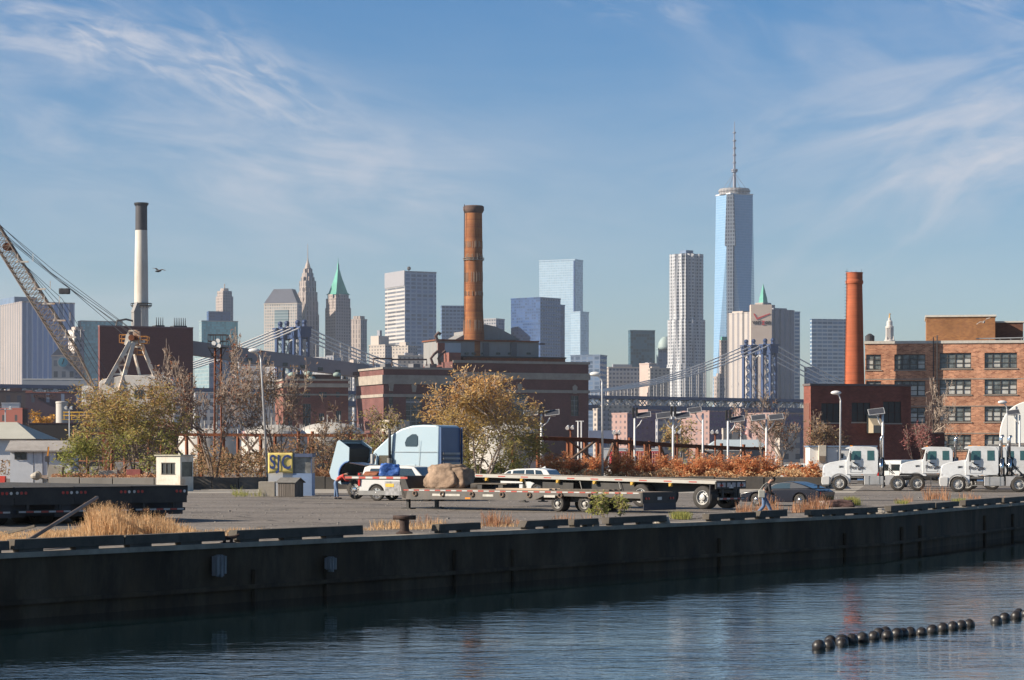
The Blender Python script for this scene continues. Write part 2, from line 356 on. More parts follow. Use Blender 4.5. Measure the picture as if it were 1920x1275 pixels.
y=MB(); y.face([(q[0]-.35 if i else q[0],q[1]+.35,.004) for i,q in enumerate(QUAY)]+[(72,225,.004),(-60,225,.004)])
tag(y.build('yard_pavement',asph),kind='structure')
road=pm('pale_concrete',(.34,.315,.28),.9,0,.14,.8,.2,stain=(.16,.14,.12),stain_scale=.4)
p=MB(); p.face([G(330,160,.008),G(1010,161,.008),G(1600,160,.008),G(1620,196,.008),G(1000,192,.008),G(300,190,.008)])
tag(p.build('path',road),kind='structure')
gr=MB(); r9=random.Random(99)
for i in range(1900):
    d_=r9.uniform(80,158); px_=r9.uniform(330,1900); c_=G(px_,d_,.006)
    if (c_.x*.835-c_.y*.55)+44.55>-1.2: continue
    s_=r9.uniform(.012,.05)*(1 if r9.random()<.95 else 2); gr.cbox((c_.x,c_.y,.006+s_*.25),s_,s_*r9.uniform(.6,1.4),s_*.5,Matrix.Rotation(r9.random()*3,3,'Z'))
gv=gr.build('loose_gravel',pm('gravel_grey',(.26,.24,.22),.9,0,.6,9),None,uv=False); gv['kind']='stuff'
def water():
    m,nt,b,o=_new('water'); N=nt.nodes; L=nt.links
    b.inputs['Base Color'].default_value=(.004,.014,.019,1); b.inputs['Roughness'].default_value=.02; b.inputs['IOR'].default_value=1.33
    b.inputs['Specular IOR Level'].default_value=.85
    tc=N.new('ShaderNodeTexCoord')
    def nz(sc,st,rot,det=3,dist=.4):
        mp=N.new('ShaderNodeMapping'); mp.inputs['Scale'].default_value=st; mp.inputs['Rotation'].default_value=(0,0,rot); L.new(tc.outputs['Object'],mp.inputs[0])
        n=N.new('ShaderNodeTexNoise'); n.inputs['Scale'].default_value=sc; n.inputs['Detail'].default_value=det; n.inputs['Roughness'].default_value=.6; n.inputs['Distortion'].default_value=dist; L.new(mp.outputs[0],n.inputs['Vector']); return n.outputs['Fac']
    def mm(op,a,bb):
        n=N.new('ShaderNodeMath'); n.operation=op
        for i,v in enumerate((a,bb)):
            if hasattr(v,'node'): L.new(v,n.inputs[i])
            else: n.inputs[i].default_value=v
        return n.outputs[0]
    h=mm('ADD',mm('MULTIPLY',nz(1.9,(1,1.7,1),.3,3),.5),mm('MULTIPLY',nz(.55,(1,1.6,1),-.2,2),.9))
    h=mm('ADD',h,mm('MULTIPLY',nz(6,(1,1.3,1),.6,3),.10))
    # calm water in the lee of the wall, ruffled further out: distance from the wall line
    gx=N.new('ShaderNodeSeparateXYZ'); L.new(tc.outputs['Object'],gx.inputs[0])
    dist_=mm('ADD',mm('MULTIPLY',gx.outputs[0],.835),mm('ADD',mm('MULTIPLY',gx.outputs[1],-.55),44.55))
    dist_=mm('ADD',dist_,mm('MULTIPLY',mm('SUBTRACT',nz(.22,(1,1,1),.3,4),.5),7.0))
    lee=N.new('ShaderNodeMapRange'); L.new(dist_,lee.inputs[0]); lee.inputs[1].default_value=5.5; lee.inputs[2].default_value=12; lee.inputs[3].default_value=.06; lee.inputs[4].default_value=1
    cal=nz(.05,(1,2.5,1),.15,3); mr=N.new('ShaderNodeMapRange'); L.new(cal,mr.inputs[0]); mr.inputs[1].default_value=.35; mr.inputs[2].default_value=.65; mr.inputs[3].default_value=.14; mr.inputs[4].default_value=.42
    bp=N.new('ShaderNodeBump'); bp.inputs['Distance'].default_value=.12; L.new(mm('MULTIPLY',mr.outputs[0],lee.outputs[0]),bp.inputs['Strength']); L.new(h,bp.inputs['Height']); L.new(bp.outputs[0],b.inputs['Normal'])
    return m
wm=MB(); wm.face([(-900,-900,WZ),(900,-900,WZ),(900,910,WZ),(80,260,WZ),(-80,-40,WZ),(-900,-40,WZ)])
tag(wm.build('water',water()),kind='structure')
# quay wall: dark timber and concrete
qm=pm('quay_wall_concrete',(.046,.029,.015),.95,0,.6,.8,.5,stain=(.12,.09,.06),stain_scale=.75,stain_amt=.55,stretch=(1,1,.4))
wood_old=pm('weathered_timber',(.10,.085,.07),.9,0,.35,3,.4,stretch=(1,1,.3))
cap_m=pm('quay_cap_concrete',(.30,.26,.21),.9,0,.25,1.5,.3,stain=(.12,.1,.08),stain_scale=.9)
qr=thing('quay_wall','long dark concrete and timber quay wall above the water','quay wall',(0,0,0))
q=MB(); capb=MB()
for i in range(len(QUAY)-1):
    a=Vector((*QUAY[i],0)); b_=Vector((*QUAY[i+1],0)); t=(b_-a).normalized(); n=Vector((t.y,-t.x,0))
    ln=(b_-a).length; k=max(1,int(ln/3.0))
    for j in range(k):
        p0=a+t*(ln*j/k); p1=a+t*(ln*(j+1)/k); o0=0; 
        q.face([p0+n*o0+Vector((0,0,WZ-.5)),p1+n*o0+Vector((0,0,WZ-.5)),p1+n*o0+Vector((0,0,-.10)),p0+n*o0+Vector((0,0,-.10))])
        if rnd.random()<.5:
            pf=p0+n*.06; rr=.09
            q.cyl(pf+Vector((0,0,WZ-.5)),pf+Vector((0,0,-.25-.5*rnd.random())),rr,n=6)
    # horizontal walers
    for zz,hh in ((-1.28,.12),):
        A=a+n*.05; B=b_+n*.05
        q.mesh([A+Vector((0,0,zz)),B+Vector((0,0,zz)),B+n*.10+Vector((0,0,zz)),A+n*.10+Vector((0,0,zz)),A+Vector((0,0,zz+hh)),B+Vector((0,0,zz+hh)),B+n*.1+Vector((0,0,zz+hh)),A+n*.1+Vector((0,0,zz+hh))],[(0,1,2,3),(4,5,6,7),(3,2,6,7),(0,1,5,4),(0,3,7,4),(1,2,6,5)])
    A=a-n*.0; u=Vector((0,0,1))
    capb.mesh([a-n*.55-u*.10,b_-n*.55-u*.10,b_+n*.10-u*.10,a+n*.10-u*.10,a-n*.55+u*.03,b_-n*.55+u*.03,b_+n*.10+u*.03,a+n*.10+u*.03],[(0,1,2,3),(4,5,6,7),(3,2,6,7),(0,1,5,4),(0,3,7,4),(1,2,6,5)])
q.build('wall_face',qm,qr); capb.build('coping',cap_m,qr)
# stringer timbers on blocks along the edge; px start,end of each, height
def qpt(px):
    k=(px-960)/F
    for i in range(len(QUAY)-1):
        a=Vector(QUAY[i]); b_=Vector(QUAY[i+1]); t=b_-a
        den=t.x-k*t.y
        u=(k*a.y-a.x)/den
        if 0<=u<=1: return a+t*u,t.normalized()
    return None,None
curb_m=pm('curb_timber',(.085,.074,.062),.92,0,.4,2.2,.5,stain=(.03,.026,.022),stain_scale=1.1)
segs=[(-40,20),(28,425),(445,683),(824,903),(985,1068),(1078,1125),(1143,1252),(1331,1420),(1424,1478),(1522,1648),(1672,1755),(1757,1800),(1812,1880),(1884,1925)]
segs=[s for s in segs]
for i,(a,b_) in enumerate(segs):
    p0,t0=qpt(a); p1,t1=qpt(b_)
    if p0 is None or p1 is None: continue
    root=thing('edge_timber','','edge timber',(p0.x,p0.y,0),math.atan2(p1.y-p0.y,p1.x-p0.x),'heavy timbers lying along the quay edge')
    root['label']=['heavy dark timber on the quay edge cut off by the left border','longest dark timber on the quay edge, in front of the dry grass tuft','long dark timber with a notch on the quay edge in front of the open asphalt','short thick timber on the quay edge right of the iron bollard','timber with a sloped left end on the quay edge right of the red weeds','shortest dark block of timber on the quay edge, left of the green bush','timber on the quay edge below the green bush and the low trailer','timber on the quay edge below the rear wheel of the flatbed','timber with a raised end at the feet of the walking person','long dark timber on the quay edge right of the green weed clump','timber on the quay edge below the rear axles of the first white tractor','short timber on the quay edge behind the pink weeds','timber on the quay edge below the wheel of the white tractor by the dome','last timber on the quay edge at the right side of the photo'][i]
    ln=(p1-p0).length; mb=MB(); hz=.26 if i in(1,2) else .20+.05*rnd.random(); w_=.3
    n=max(1,int(ln/4)); 
    xs=[0]; 
    for j in range(1,n): xs.append(ln*j/n)
    xs.append(ln)
    for j in range(n):
        gap=.03 if j<n-1 else 0; dz=.02*rnd.random(); dy=.02*rnd.random()
        mb.prism([(xs[j],.10),(xs[j+1]-gap,.10),(xs[j+1]-gap-(.02),.10+hz+dz),(xs[j]+(.18 if i in(4,8) and j==0 else .03),.10+hz+dz-.01)],.02+dy,.02+dy+w_,'y')
    mb.build('beam',curb_m,root,bevel=.015)
    # bearing blocks leave daylight gaps
    nb=max(2,int(ln/1.9))
    for j in range(nb):
        x=ln*(j+.1)/nb; bl=MB(); bl.box(x,x+ln/nb*.42,.06,.28,.026,.104); bl.build('bearing_block',curb_m,root)
# ---------------------------------------------------------------- far city
def along(C,dx,dy,px):
    k=(px-960)/F; return (k*C.y-C.x)/(dx-k*dy)
roof_m=pm('far_roof',(.16,.16,.17),.9,0,.2,.05)
met_dark=pm('dark_steel',(.06,.06,.065),.6,.2,.3,2)
def tower(name,label,x0,xc,x1,yt,d,th,mats,cat='skyscraper',group=None,z0=0,extra=None,parapet=None,setb=None):
    """box building with its near corner at pixel xc; left face x0..xc, right face xc..x1"""
    C=G(xc,d); th=R(th); c,s=math.cos(th),math.sin(th)
    a=along(C,-s,c,x0) if x0<xc else 30.0; b=along(C,c,s,x1)
    a=abs(a); b=abs(b); h=Z(yt,d)
    root=thing(name,label,cat,C,th,group)
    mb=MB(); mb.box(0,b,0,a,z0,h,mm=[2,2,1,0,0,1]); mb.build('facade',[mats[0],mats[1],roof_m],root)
    pp=MB(); t=d/4000*1.2
    pp.box(-t*.4,b+t*.4,-t*.4,a+t*.4,h+.01,h+t*1.6); pp.build('parapet',parapet or mats[0 if not parapet else 0],root)
    for e in (extra or []):
        nm,u0,u1,v0,v1,yy0,yy1,mt=e; q=MB()
        q.box(b*u0,b*u1,a*v0,a*v1,(Z(yy0,d) if yy0 else h)+t*1.62,Z(yy1,d)); q.build(nm,mt,root)
    return root,a,b,h
fm=facade
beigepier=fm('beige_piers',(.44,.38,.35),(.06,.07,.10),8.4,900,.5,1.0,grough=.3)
bluepier=fm('shaded_blue_piers',(.33,.40,.55),(.07,.15,.36),7.6,900,.72,1,grough=.2)  # right face of the pier tower, blue shade put into the colours
tealg=fm('teal_glass',(.12,.30,.36),(.10,.34,.40),3,4,.86,.8,grough=.15,rand=.2)
tealg2=fm('pale_teal_glass',(.27,.33,.35),(.17,.26,.30),3,4,.8,.75,grough=.5,rand=.1,gspec=.2)
white_st=fm('white_stone_grid',(.62,.56,.52),(.16,.16,.19),5,5.5,.45,.5)
navyg=fm('navy_glass_bands',(.045,.09,.20),(.035,.075,.19),4,4.1,.8,.6,grough=.15,rand=.3)
navyg2=fm('navy_grid',(.14,.22,.36),(.035,.065,.15),5.5,5.2,.74,.52,grough=.2,rand=.3)
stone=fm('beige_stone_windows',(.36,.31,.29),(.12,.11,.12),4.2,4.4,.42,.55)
stonesh=fm('shaded_stone_windows',(.20,.21,.26),(.07,.08,.11),4.2,4.4,.42,.55)  # copy of the beige stone with blue-grey shade in its colours
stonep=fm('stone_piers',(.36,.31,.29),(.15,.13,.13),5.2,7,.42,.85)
stonepsh=fm('shaded_stone_piers',(.21,.22,.28),(.08,.09,.13),5.2,7,.42,.85)  # same stone piers, cool shade mixed into the colours
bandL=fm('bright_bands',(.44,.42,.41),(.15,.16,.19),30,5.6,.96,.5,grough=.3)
bandR=fm('shaded_blue_bands',(.26,.34,.46),(.07,.13,.25),9.0,5.6,.74,.62,grough=.25,rand=.3)  # shaded face of the banded slab, its blue shade is in the colours
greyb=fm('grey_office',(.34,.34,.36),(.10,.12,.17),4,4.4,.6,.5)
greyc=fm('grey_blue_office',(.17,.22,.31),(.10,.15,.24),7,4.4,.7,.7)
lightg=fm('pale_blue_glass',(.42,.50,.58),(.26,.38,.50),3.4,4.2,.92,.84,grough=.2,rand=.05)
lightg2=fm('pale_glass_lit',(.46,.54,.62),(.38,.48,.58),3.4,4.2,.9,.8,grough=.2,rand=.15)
dteal=fm('dark_teal_glass',(.03,.08,.12),(.02,.07,.11),4,4.2,.85,.8,grough=.1,rand=.35)
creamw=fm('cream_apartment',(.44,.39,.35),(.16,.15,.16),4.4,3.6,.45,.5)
creamsh=fm('shaded_apartment',(.26,.27,.31),(.08,.09,.12),4.4,3.6,.45,.5)  # cream apartment darkened and cooled in colour for its shaded side
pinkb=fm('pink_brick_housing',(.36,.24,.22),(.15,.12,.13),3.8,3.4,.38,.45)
pinksh=fm('shaded_brick_housing',(.15,.12,.19),(.07,.065,.11),3.8,3.4,.38,.45)  # pink brick again, with purple shade put into the colour
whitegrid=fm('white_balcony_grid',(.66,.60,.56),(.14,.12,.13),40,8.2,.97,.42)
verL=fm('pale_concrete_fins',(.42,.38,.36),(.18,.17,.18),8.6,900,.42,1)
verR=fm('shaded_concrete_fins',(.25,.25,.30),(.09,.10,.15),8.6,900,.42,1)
ginger=fm('glass_bands_grey_blue',(.38,.44,.50),(.08,.15,.26),8,5.6,.9,.62,grough=.25,rand=.2)
beige=pm('beige_concrete_far',(.48,.42,.38),.9,0,.1,.03)
greyp=pm('grey_roof_plant',(.25,.26,.30),.9,0,.2,.1)
bluep=pm('blue_grey_plant',(.12,.18,.28),.7,0,.2,.1)
copper=pm('green_copper',(.09,.33,.27),.7,0,.25,.05)
slate=pm('slate_roof',(.10,.11,.15),.7,0,.15,.05)
st_plain=pm('stone_plain',(.40,.34,.31),.9,0,.15,.05)
T=tower
T('office_tower','wide tower with pale piers and a shaded blue glass side behind the crane boom',-60,41,140,567,3500,28,[beigepier,bluepier],extra=[('roof_house',.02,.45,.15,.7,None,553,bluep)])
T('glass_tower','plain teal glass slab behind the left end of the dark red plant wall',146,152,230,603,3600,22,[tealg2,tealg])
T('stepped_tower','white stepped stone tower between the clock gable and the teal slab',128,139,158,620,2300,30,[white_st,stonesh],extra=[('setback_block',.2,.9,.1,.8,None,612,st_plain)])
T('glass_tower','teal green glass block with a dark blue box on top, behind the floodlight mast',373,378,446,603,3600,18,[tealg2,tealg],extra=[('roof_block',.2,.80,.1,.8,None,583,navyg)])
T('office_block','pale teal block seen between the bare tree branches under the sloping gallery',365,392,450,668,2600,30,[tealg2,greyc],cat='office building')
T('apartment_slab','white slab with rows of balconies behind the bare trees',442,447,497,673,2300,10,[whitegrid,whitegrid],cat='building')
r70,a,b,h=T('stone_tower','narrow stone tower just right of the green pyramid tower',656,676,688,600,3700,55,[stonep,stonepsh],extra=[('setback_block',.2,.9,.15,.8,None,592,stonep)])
r1,a,b,h=T('office_slab','big flat topped slab with bright horizontal bands and shaded blue window grid, left of the central brick chimney',722,759,818,510,3500,27,[bandL,bandR])
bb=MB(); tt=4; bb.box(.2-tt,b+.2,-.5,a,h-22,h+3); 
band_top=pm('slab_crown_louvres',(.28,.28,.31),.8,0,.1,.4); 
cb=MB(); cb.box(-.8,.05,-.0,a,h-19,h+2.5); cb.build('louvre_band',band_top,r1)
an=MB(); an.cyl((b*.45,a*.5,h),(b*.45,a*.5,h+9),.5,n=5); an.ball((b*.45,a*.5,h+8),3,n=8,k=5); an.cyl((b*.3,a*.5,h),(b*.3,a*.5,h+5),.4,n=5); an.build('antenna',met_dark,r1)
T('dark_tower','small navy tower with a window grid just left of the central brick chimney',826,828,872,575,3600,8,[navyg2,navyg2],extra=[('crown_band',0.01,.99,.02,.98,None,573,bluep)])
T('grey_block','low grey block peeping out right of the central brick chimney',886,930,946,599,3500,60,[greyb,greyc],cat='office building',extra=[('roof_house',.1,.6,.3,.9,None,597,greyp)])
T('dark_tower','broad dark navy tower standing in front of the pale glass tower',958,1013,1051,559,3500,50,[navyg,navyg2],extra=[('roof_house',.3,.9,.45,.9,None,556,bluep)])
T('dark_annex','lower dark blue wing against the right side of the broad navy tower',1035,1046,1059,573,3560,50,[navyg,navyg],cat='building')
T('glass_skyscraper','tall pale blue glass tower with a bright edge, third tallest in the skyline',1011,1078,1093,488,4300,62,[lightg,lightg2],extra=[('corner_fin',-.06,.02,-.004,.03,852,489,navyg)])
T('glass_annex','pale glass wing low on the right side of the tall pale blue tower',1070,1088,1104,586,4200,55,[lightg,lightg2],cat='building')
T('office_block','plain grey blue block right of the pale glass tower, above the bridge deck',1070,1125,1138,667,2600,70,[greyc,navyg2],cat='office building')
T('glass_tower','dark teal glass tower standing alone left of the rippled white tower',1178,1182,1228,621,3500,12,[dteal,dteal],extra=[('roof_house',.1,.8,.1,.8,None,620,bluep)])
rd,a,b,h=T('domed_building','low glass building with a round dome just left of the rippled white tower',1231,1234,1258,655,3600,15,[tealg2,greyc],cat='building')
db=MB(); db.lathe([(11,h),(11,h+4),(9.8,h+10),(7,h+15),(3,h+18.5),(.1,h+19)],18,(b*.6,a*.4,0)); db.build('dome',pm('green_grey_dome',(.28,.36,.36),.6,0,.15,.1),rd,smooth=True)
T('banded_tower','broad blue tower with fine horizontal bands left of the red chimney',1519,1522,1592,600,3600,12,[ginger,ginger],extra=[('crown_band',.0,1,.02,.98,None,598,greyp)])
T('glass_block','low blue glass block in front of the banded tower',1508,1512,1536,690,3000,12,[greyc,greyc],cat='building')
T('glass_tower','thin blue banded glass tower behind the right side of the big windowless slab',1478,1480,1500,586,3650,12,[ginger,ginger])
# second row, lower buildings
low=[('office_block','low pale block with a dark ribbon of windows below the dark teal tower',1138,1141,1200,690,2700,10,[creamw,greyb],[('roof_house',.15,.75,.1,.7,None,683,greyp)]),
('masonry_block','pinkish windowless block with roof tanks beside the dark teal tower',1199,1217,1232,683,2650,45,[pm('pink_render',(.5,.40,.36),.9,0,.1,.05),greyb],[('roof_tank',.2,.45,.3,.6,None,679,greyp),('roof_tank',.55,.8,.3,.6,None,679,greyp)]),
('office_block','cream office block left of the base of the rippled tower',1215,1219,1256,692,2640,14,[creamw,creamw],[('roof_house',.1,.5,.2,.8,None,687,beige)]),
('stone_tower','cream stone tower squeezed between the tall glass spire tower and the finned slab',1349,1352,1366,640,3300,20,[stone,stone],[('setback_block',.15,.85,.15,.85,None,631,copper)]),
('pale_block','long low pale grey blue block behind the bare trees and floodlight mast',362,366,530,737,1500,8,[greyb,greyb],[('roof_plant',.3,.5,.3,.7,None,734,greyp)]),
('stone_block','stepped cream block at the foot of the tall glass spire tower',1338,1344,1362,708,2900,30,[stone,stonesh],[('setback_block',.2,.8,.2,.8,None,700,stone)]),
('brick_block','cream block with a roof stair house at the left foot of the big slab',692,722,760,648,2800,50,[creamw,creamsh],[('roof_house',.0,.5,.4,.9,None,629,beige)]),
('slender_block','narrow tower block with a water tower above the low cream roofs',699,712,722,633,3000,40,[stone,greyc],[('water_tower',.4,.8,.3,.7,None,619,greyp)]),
('apartment_block','cream apartment block right of the slab foot with a shaded blue side',735,765,782,650,2700,55,[creamw,creamsh],[('roof_house',.1,.5,.2,.6,None,641,beige)]),
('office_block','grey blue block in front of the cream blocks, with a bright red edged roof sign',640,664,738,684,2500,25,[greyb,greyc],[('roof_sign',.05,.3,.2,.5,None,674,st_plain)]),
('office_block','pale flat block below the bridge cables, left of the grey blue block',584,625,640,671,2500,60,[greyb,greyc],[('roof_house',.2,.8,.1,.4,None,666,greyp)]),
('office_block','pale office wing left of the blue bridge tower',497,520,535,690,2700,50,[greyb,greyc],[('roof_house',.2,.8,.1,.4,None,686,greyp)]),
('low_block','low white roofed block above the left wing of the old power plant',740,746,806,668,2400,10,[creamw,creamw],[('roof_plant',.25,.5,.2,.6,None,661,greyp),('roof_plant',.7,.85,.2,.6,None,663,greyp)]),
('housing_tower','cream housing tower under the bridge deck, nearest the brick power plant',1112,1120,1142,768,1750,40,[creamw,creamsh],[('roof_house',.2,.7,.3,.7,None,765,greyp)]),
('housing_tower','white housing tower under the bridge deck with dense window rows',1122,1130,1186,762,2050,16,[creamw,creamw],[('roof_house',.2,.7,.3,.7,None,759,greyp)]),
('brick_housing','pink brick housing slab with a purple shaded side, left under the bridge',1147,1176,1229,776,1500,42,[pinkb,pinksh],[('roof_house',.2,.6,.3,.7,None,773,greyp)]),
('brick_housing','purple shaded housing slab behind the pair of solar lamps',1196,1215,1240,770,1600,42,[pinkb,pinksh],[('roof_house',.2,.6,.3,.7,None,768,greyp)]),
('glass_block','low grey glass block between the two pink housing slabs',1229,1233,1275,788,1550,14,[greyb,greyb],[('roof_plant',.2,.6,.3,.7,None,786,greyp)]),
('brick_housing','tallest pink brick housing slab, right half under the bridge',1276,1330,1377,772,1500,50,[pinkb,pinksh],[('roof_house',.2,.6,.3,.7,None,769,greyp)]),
('brick_housing','dark purple shaded housing slab behind the striped flag',1377,1388,1442,768,1650,30,[pinkb,pinksh],[('roof_house',.2,.6,.3,.7,None,765,greyp)]),
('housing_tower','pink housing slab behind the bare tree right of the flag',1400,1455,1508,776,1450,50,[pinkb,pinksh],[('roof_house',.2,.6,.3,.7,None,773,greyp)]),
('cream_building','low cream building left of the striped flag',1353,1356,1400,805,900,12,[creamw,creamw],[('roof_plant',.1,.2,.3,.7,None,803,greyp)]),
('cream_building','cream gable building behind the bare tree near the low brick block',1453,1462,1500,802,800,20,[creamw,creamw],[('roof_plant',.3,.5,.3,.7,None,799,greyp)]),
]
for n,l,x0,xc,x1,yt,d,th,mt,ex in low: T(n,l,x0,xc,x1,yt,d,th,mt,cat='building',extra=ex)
# elevated roadway under the bridge, low on the water
rw=thing('elevated_roadway','low blue grey elevated roadway under the bridge left of the housing slabs','elevated road',G(1104,1400)); e=MB(); e.box(0,14,0,8,10,16); e.build('deck_edge',pm('blue_shaded_concrete',(.14,.17,.27),.9,0,.1,.1),rw)
e=MB(); e.box(8,10,2,6,0,10); e.build('pier',_mc['blue_shaded_concrete'],rw)
# mansard tower
def frustum(mb,b0,a0,z0,b1a,b1b,a1a,a1b,z1,m=0):
    mb.mesh([(0,0,z0),(b0,0,z0),(b0,a0,z0),(0,a0,z0),(b1a,a1a,z1),(b1b,a1a,z1),(b1b,a1b,z1),(b1a,a1b,z1)],[(0,1,5,4),(1,2,6,5),(2,3,7,6),(3,0,4,7),(4,5,6,7),(0,3,2,1)],m)
wall60=fm('pale_stone_modern',(.46,.42,.39),(.20,.24,.27),3.6,4.2,.5,.55)
rt,a,b,h=T('mansard_tower','pale tower with a dark sloping mansard roof, left of the spired stone tower',495,557,566,570,3550,72,[wall60,greyc])
mb=MB(); frustum(mb,b,a,h+2,b*.1,b*.9,a*.18,a*.72,h+22); mb.build('mansard_roof',slate,rt)
mb=MB(); mb.box(-.6,.2,a*.26,a*.68,Z(700,3550),h-8); mb.build('window_bay',fm('bay_glass',(.25,.31,.34),(.20,.28,.32),40,4.2,.97,.6),rt)
# spired art deco tower
def deco(name,label,tiers,xc,d,th,mats,spire,spmat,cat='skyscraper'):
    C=G(xc,d); root=thing(name,label,cat,C,R(th)); k=d/F; c,s=math.cos(R(th)),math.sin(R(th))
    prev=0
    for i,(wpx,yt) in enumerate(tiers):
        side=wpx*k/(abs(c)+abs(s)); z=Z(yt,d); mb=MB(); q=side/2
        mb.box(-q,q,-q,q,prev,z,mm=[2,2,1,0,0,1])
        if i<len(tiers)-1 and i>0:
            mb.box(-q*.45,q*.45,-q*1.06,q*1.06,prev,z+6*k/ .8,mm=[2,2,1,0,0,1]); mb.box(-q*1.06,q*1.06,-q*.45,q*.45,prev,z+6*k/.8,mm=[2,2,1,0,0,1])
        mb.build('shaft' if i==0 else 'setback_tier',[mats[0],mats[1],mats[0]],root); prev=z
    mb=MB(); pr=[(wpx*k/2,Z(yt,d)) for wpx,yt in spire]; mb.lathe(pr,4 if spmat is copper else 8); o=mb.build('spire',spmat,root)
    if spmat is copper: o.rotation_euler=(0,0,R(45))
    return root
deco('spired_stone_tower','tall narrow stone tower with stepped crown and needle, left of the green pyramid',[(43,590),(40,566),(37,548),(32,527),(22,512),(15,503)],577,3600,38,[stonep,stonepsh],[(12,503),(8,496),(4,491),(1.6,484),(.8,457)],st_plain)
deco('pyramid_tower','stone tower with a steep green copper pyramid roof and finial',[(49,578),(46,560),(40,553)],634,3600,38,[stone,stonesh],[(40*1.15,553),(36,549),(16,523),(7,508),(5,505),(4,497),(1.2,492),(.6,484)],copper)
deco('stepped_stone_tower','beige stepped tower with a lattice on its crown, behind the teal green block',[(33,556),(28,546)],421,3800,40,[stone,stonesh],[(16,546),(15,541),(2,540.5),(2,532)],st_plain)
# tall glass tower with tapering facets and a mast
def spire_tower():
    d=4050; k=d/F; C=G(1377,d); root=thing('faceted_glass_skyscraper','tallest skyscraper, faceted blue glass tower with a long mast on top','skyscraper',C,R(-17))
    H=Z(366,d); hb=61/2; top=[]; base=[]
    zb=40
    for i in range(4):
        t=R(45+90*i); base.append((hb*1.414*math.cos(t)*.99,hb*1.414*math.sin(t)*.99,zb)); t2=R(90*i+90); top.append((hb*math.cos(t2),hb*math.sin(t2),H))
    gl=fm('tower_glass',(.26,.38,.52),(.19,.33,.50),3.2,4.1,.93,.86,grough=.12,rand=.03,gspec=.9)
    mb=MB(); mb.box(-hb,hb,-hb,hb,0,zb); 
    for i in range(4):
        j=(i+1)%4
        mb.face([base[i],base[j],top[i]]); mb.face([base[j],top[j],top[i]])
    mb.face(top); mb.build('glass_facets',gl,root)
    cz=MB(); 
    for i in range(4):
        a=Vector(top[i]); b_=Vector(top[(i+1)%4]); cz.cyl(a+Vector((0,0,.2)),b_+Vector((0,0,.2)),1.2,n=4)
    cz.build('parapet_rim',pm('white_rim',(.7,.7,.7),.6),root)
    pl=MB(); pl.lathe([(25,H),(25,H+4),(24,H+4.5),(26,H+5),(26,H+8),(24.5,H+8.5),(24.5,H+10),(10,H+11)],24); pl.build('mast_ring',fm('ring_lattice',(.33,.32,.33),(.10,.11,.13),5,2,.6,.5),root)
    mh=MB(); zt=Z(228,d); mh.cyl((0,0,H+8),(0,0,Z(322,d)),3.0,2.4,n=8); mh.cyl((0,0,Z(322,d)),(0,0,Z(262,d)),1.9,1.4,n=8); mh.cyl((0,0,Z(262,d)),(0,0,zt),1.3,.5,n=6)
    for yy,rr in ((320,5.5),(323,5),(306,3),(292,3),(279,3),(265,3),(250,2.6)): mh.cyl((0,0,Z(yy,d)),(0,0,Z(yy,d)+2.2),rr,n=10)
    for i in range(6):
        t=R(60*i+10); mh.cyl((20*math.cos(t),20*math.sin(t),H+9),(0,0,Z(324,d)),.35,n=4)
    mh.build('mast',pm('mast_grey_blue',(.17,.19,.25),.6,.3),root)
    # works hoist running up the near corner
    ho=MB(); v=sdir
    tp=min(top,key=lambda p:(C+Matrix.Rotation(R(-17),3,'Z')@Vector(p)).y)
    tp=Vector(tp); out=Vector((tp.x,tp.y,0)).normalized(); bs=(Vector((0,0,0))+out*31.5); bs.z=20
    tq=tp+out*1.5; A=Vector((-out.y,out.x,0))
    for z0,z1,w0,w1,dp in ((20,H-85,5.5,5.5,4),(H-85,H-2,8.5,5.5,3.5)):
        f0=(z0-20)/(H-20); f1=(z1-20)/(H-20); p0=bs.lerp(tq,f0); p1=bs.lerp(tq,f1)
        vs=[]
        for p,w_ in ((p0,w0),(p1,w1)):
            for sx,sy in ((-1,-1),(1,-1),(1,1),(-1,1)): vs.append(p+A*sx*w_+out*(sy*dp))
        ho.mesh(vs,[(0,1,2,3),(4,5,6,7),(0,1,5,4),(1,2,6,5),(2,3,7,6),(3,0,4,7)])
    ho.build('works_hoist',fm('hoist_lattice',(.16,.19,.24),(.04,.05,.08),4,6,.6,.6),root)
spire_tower()
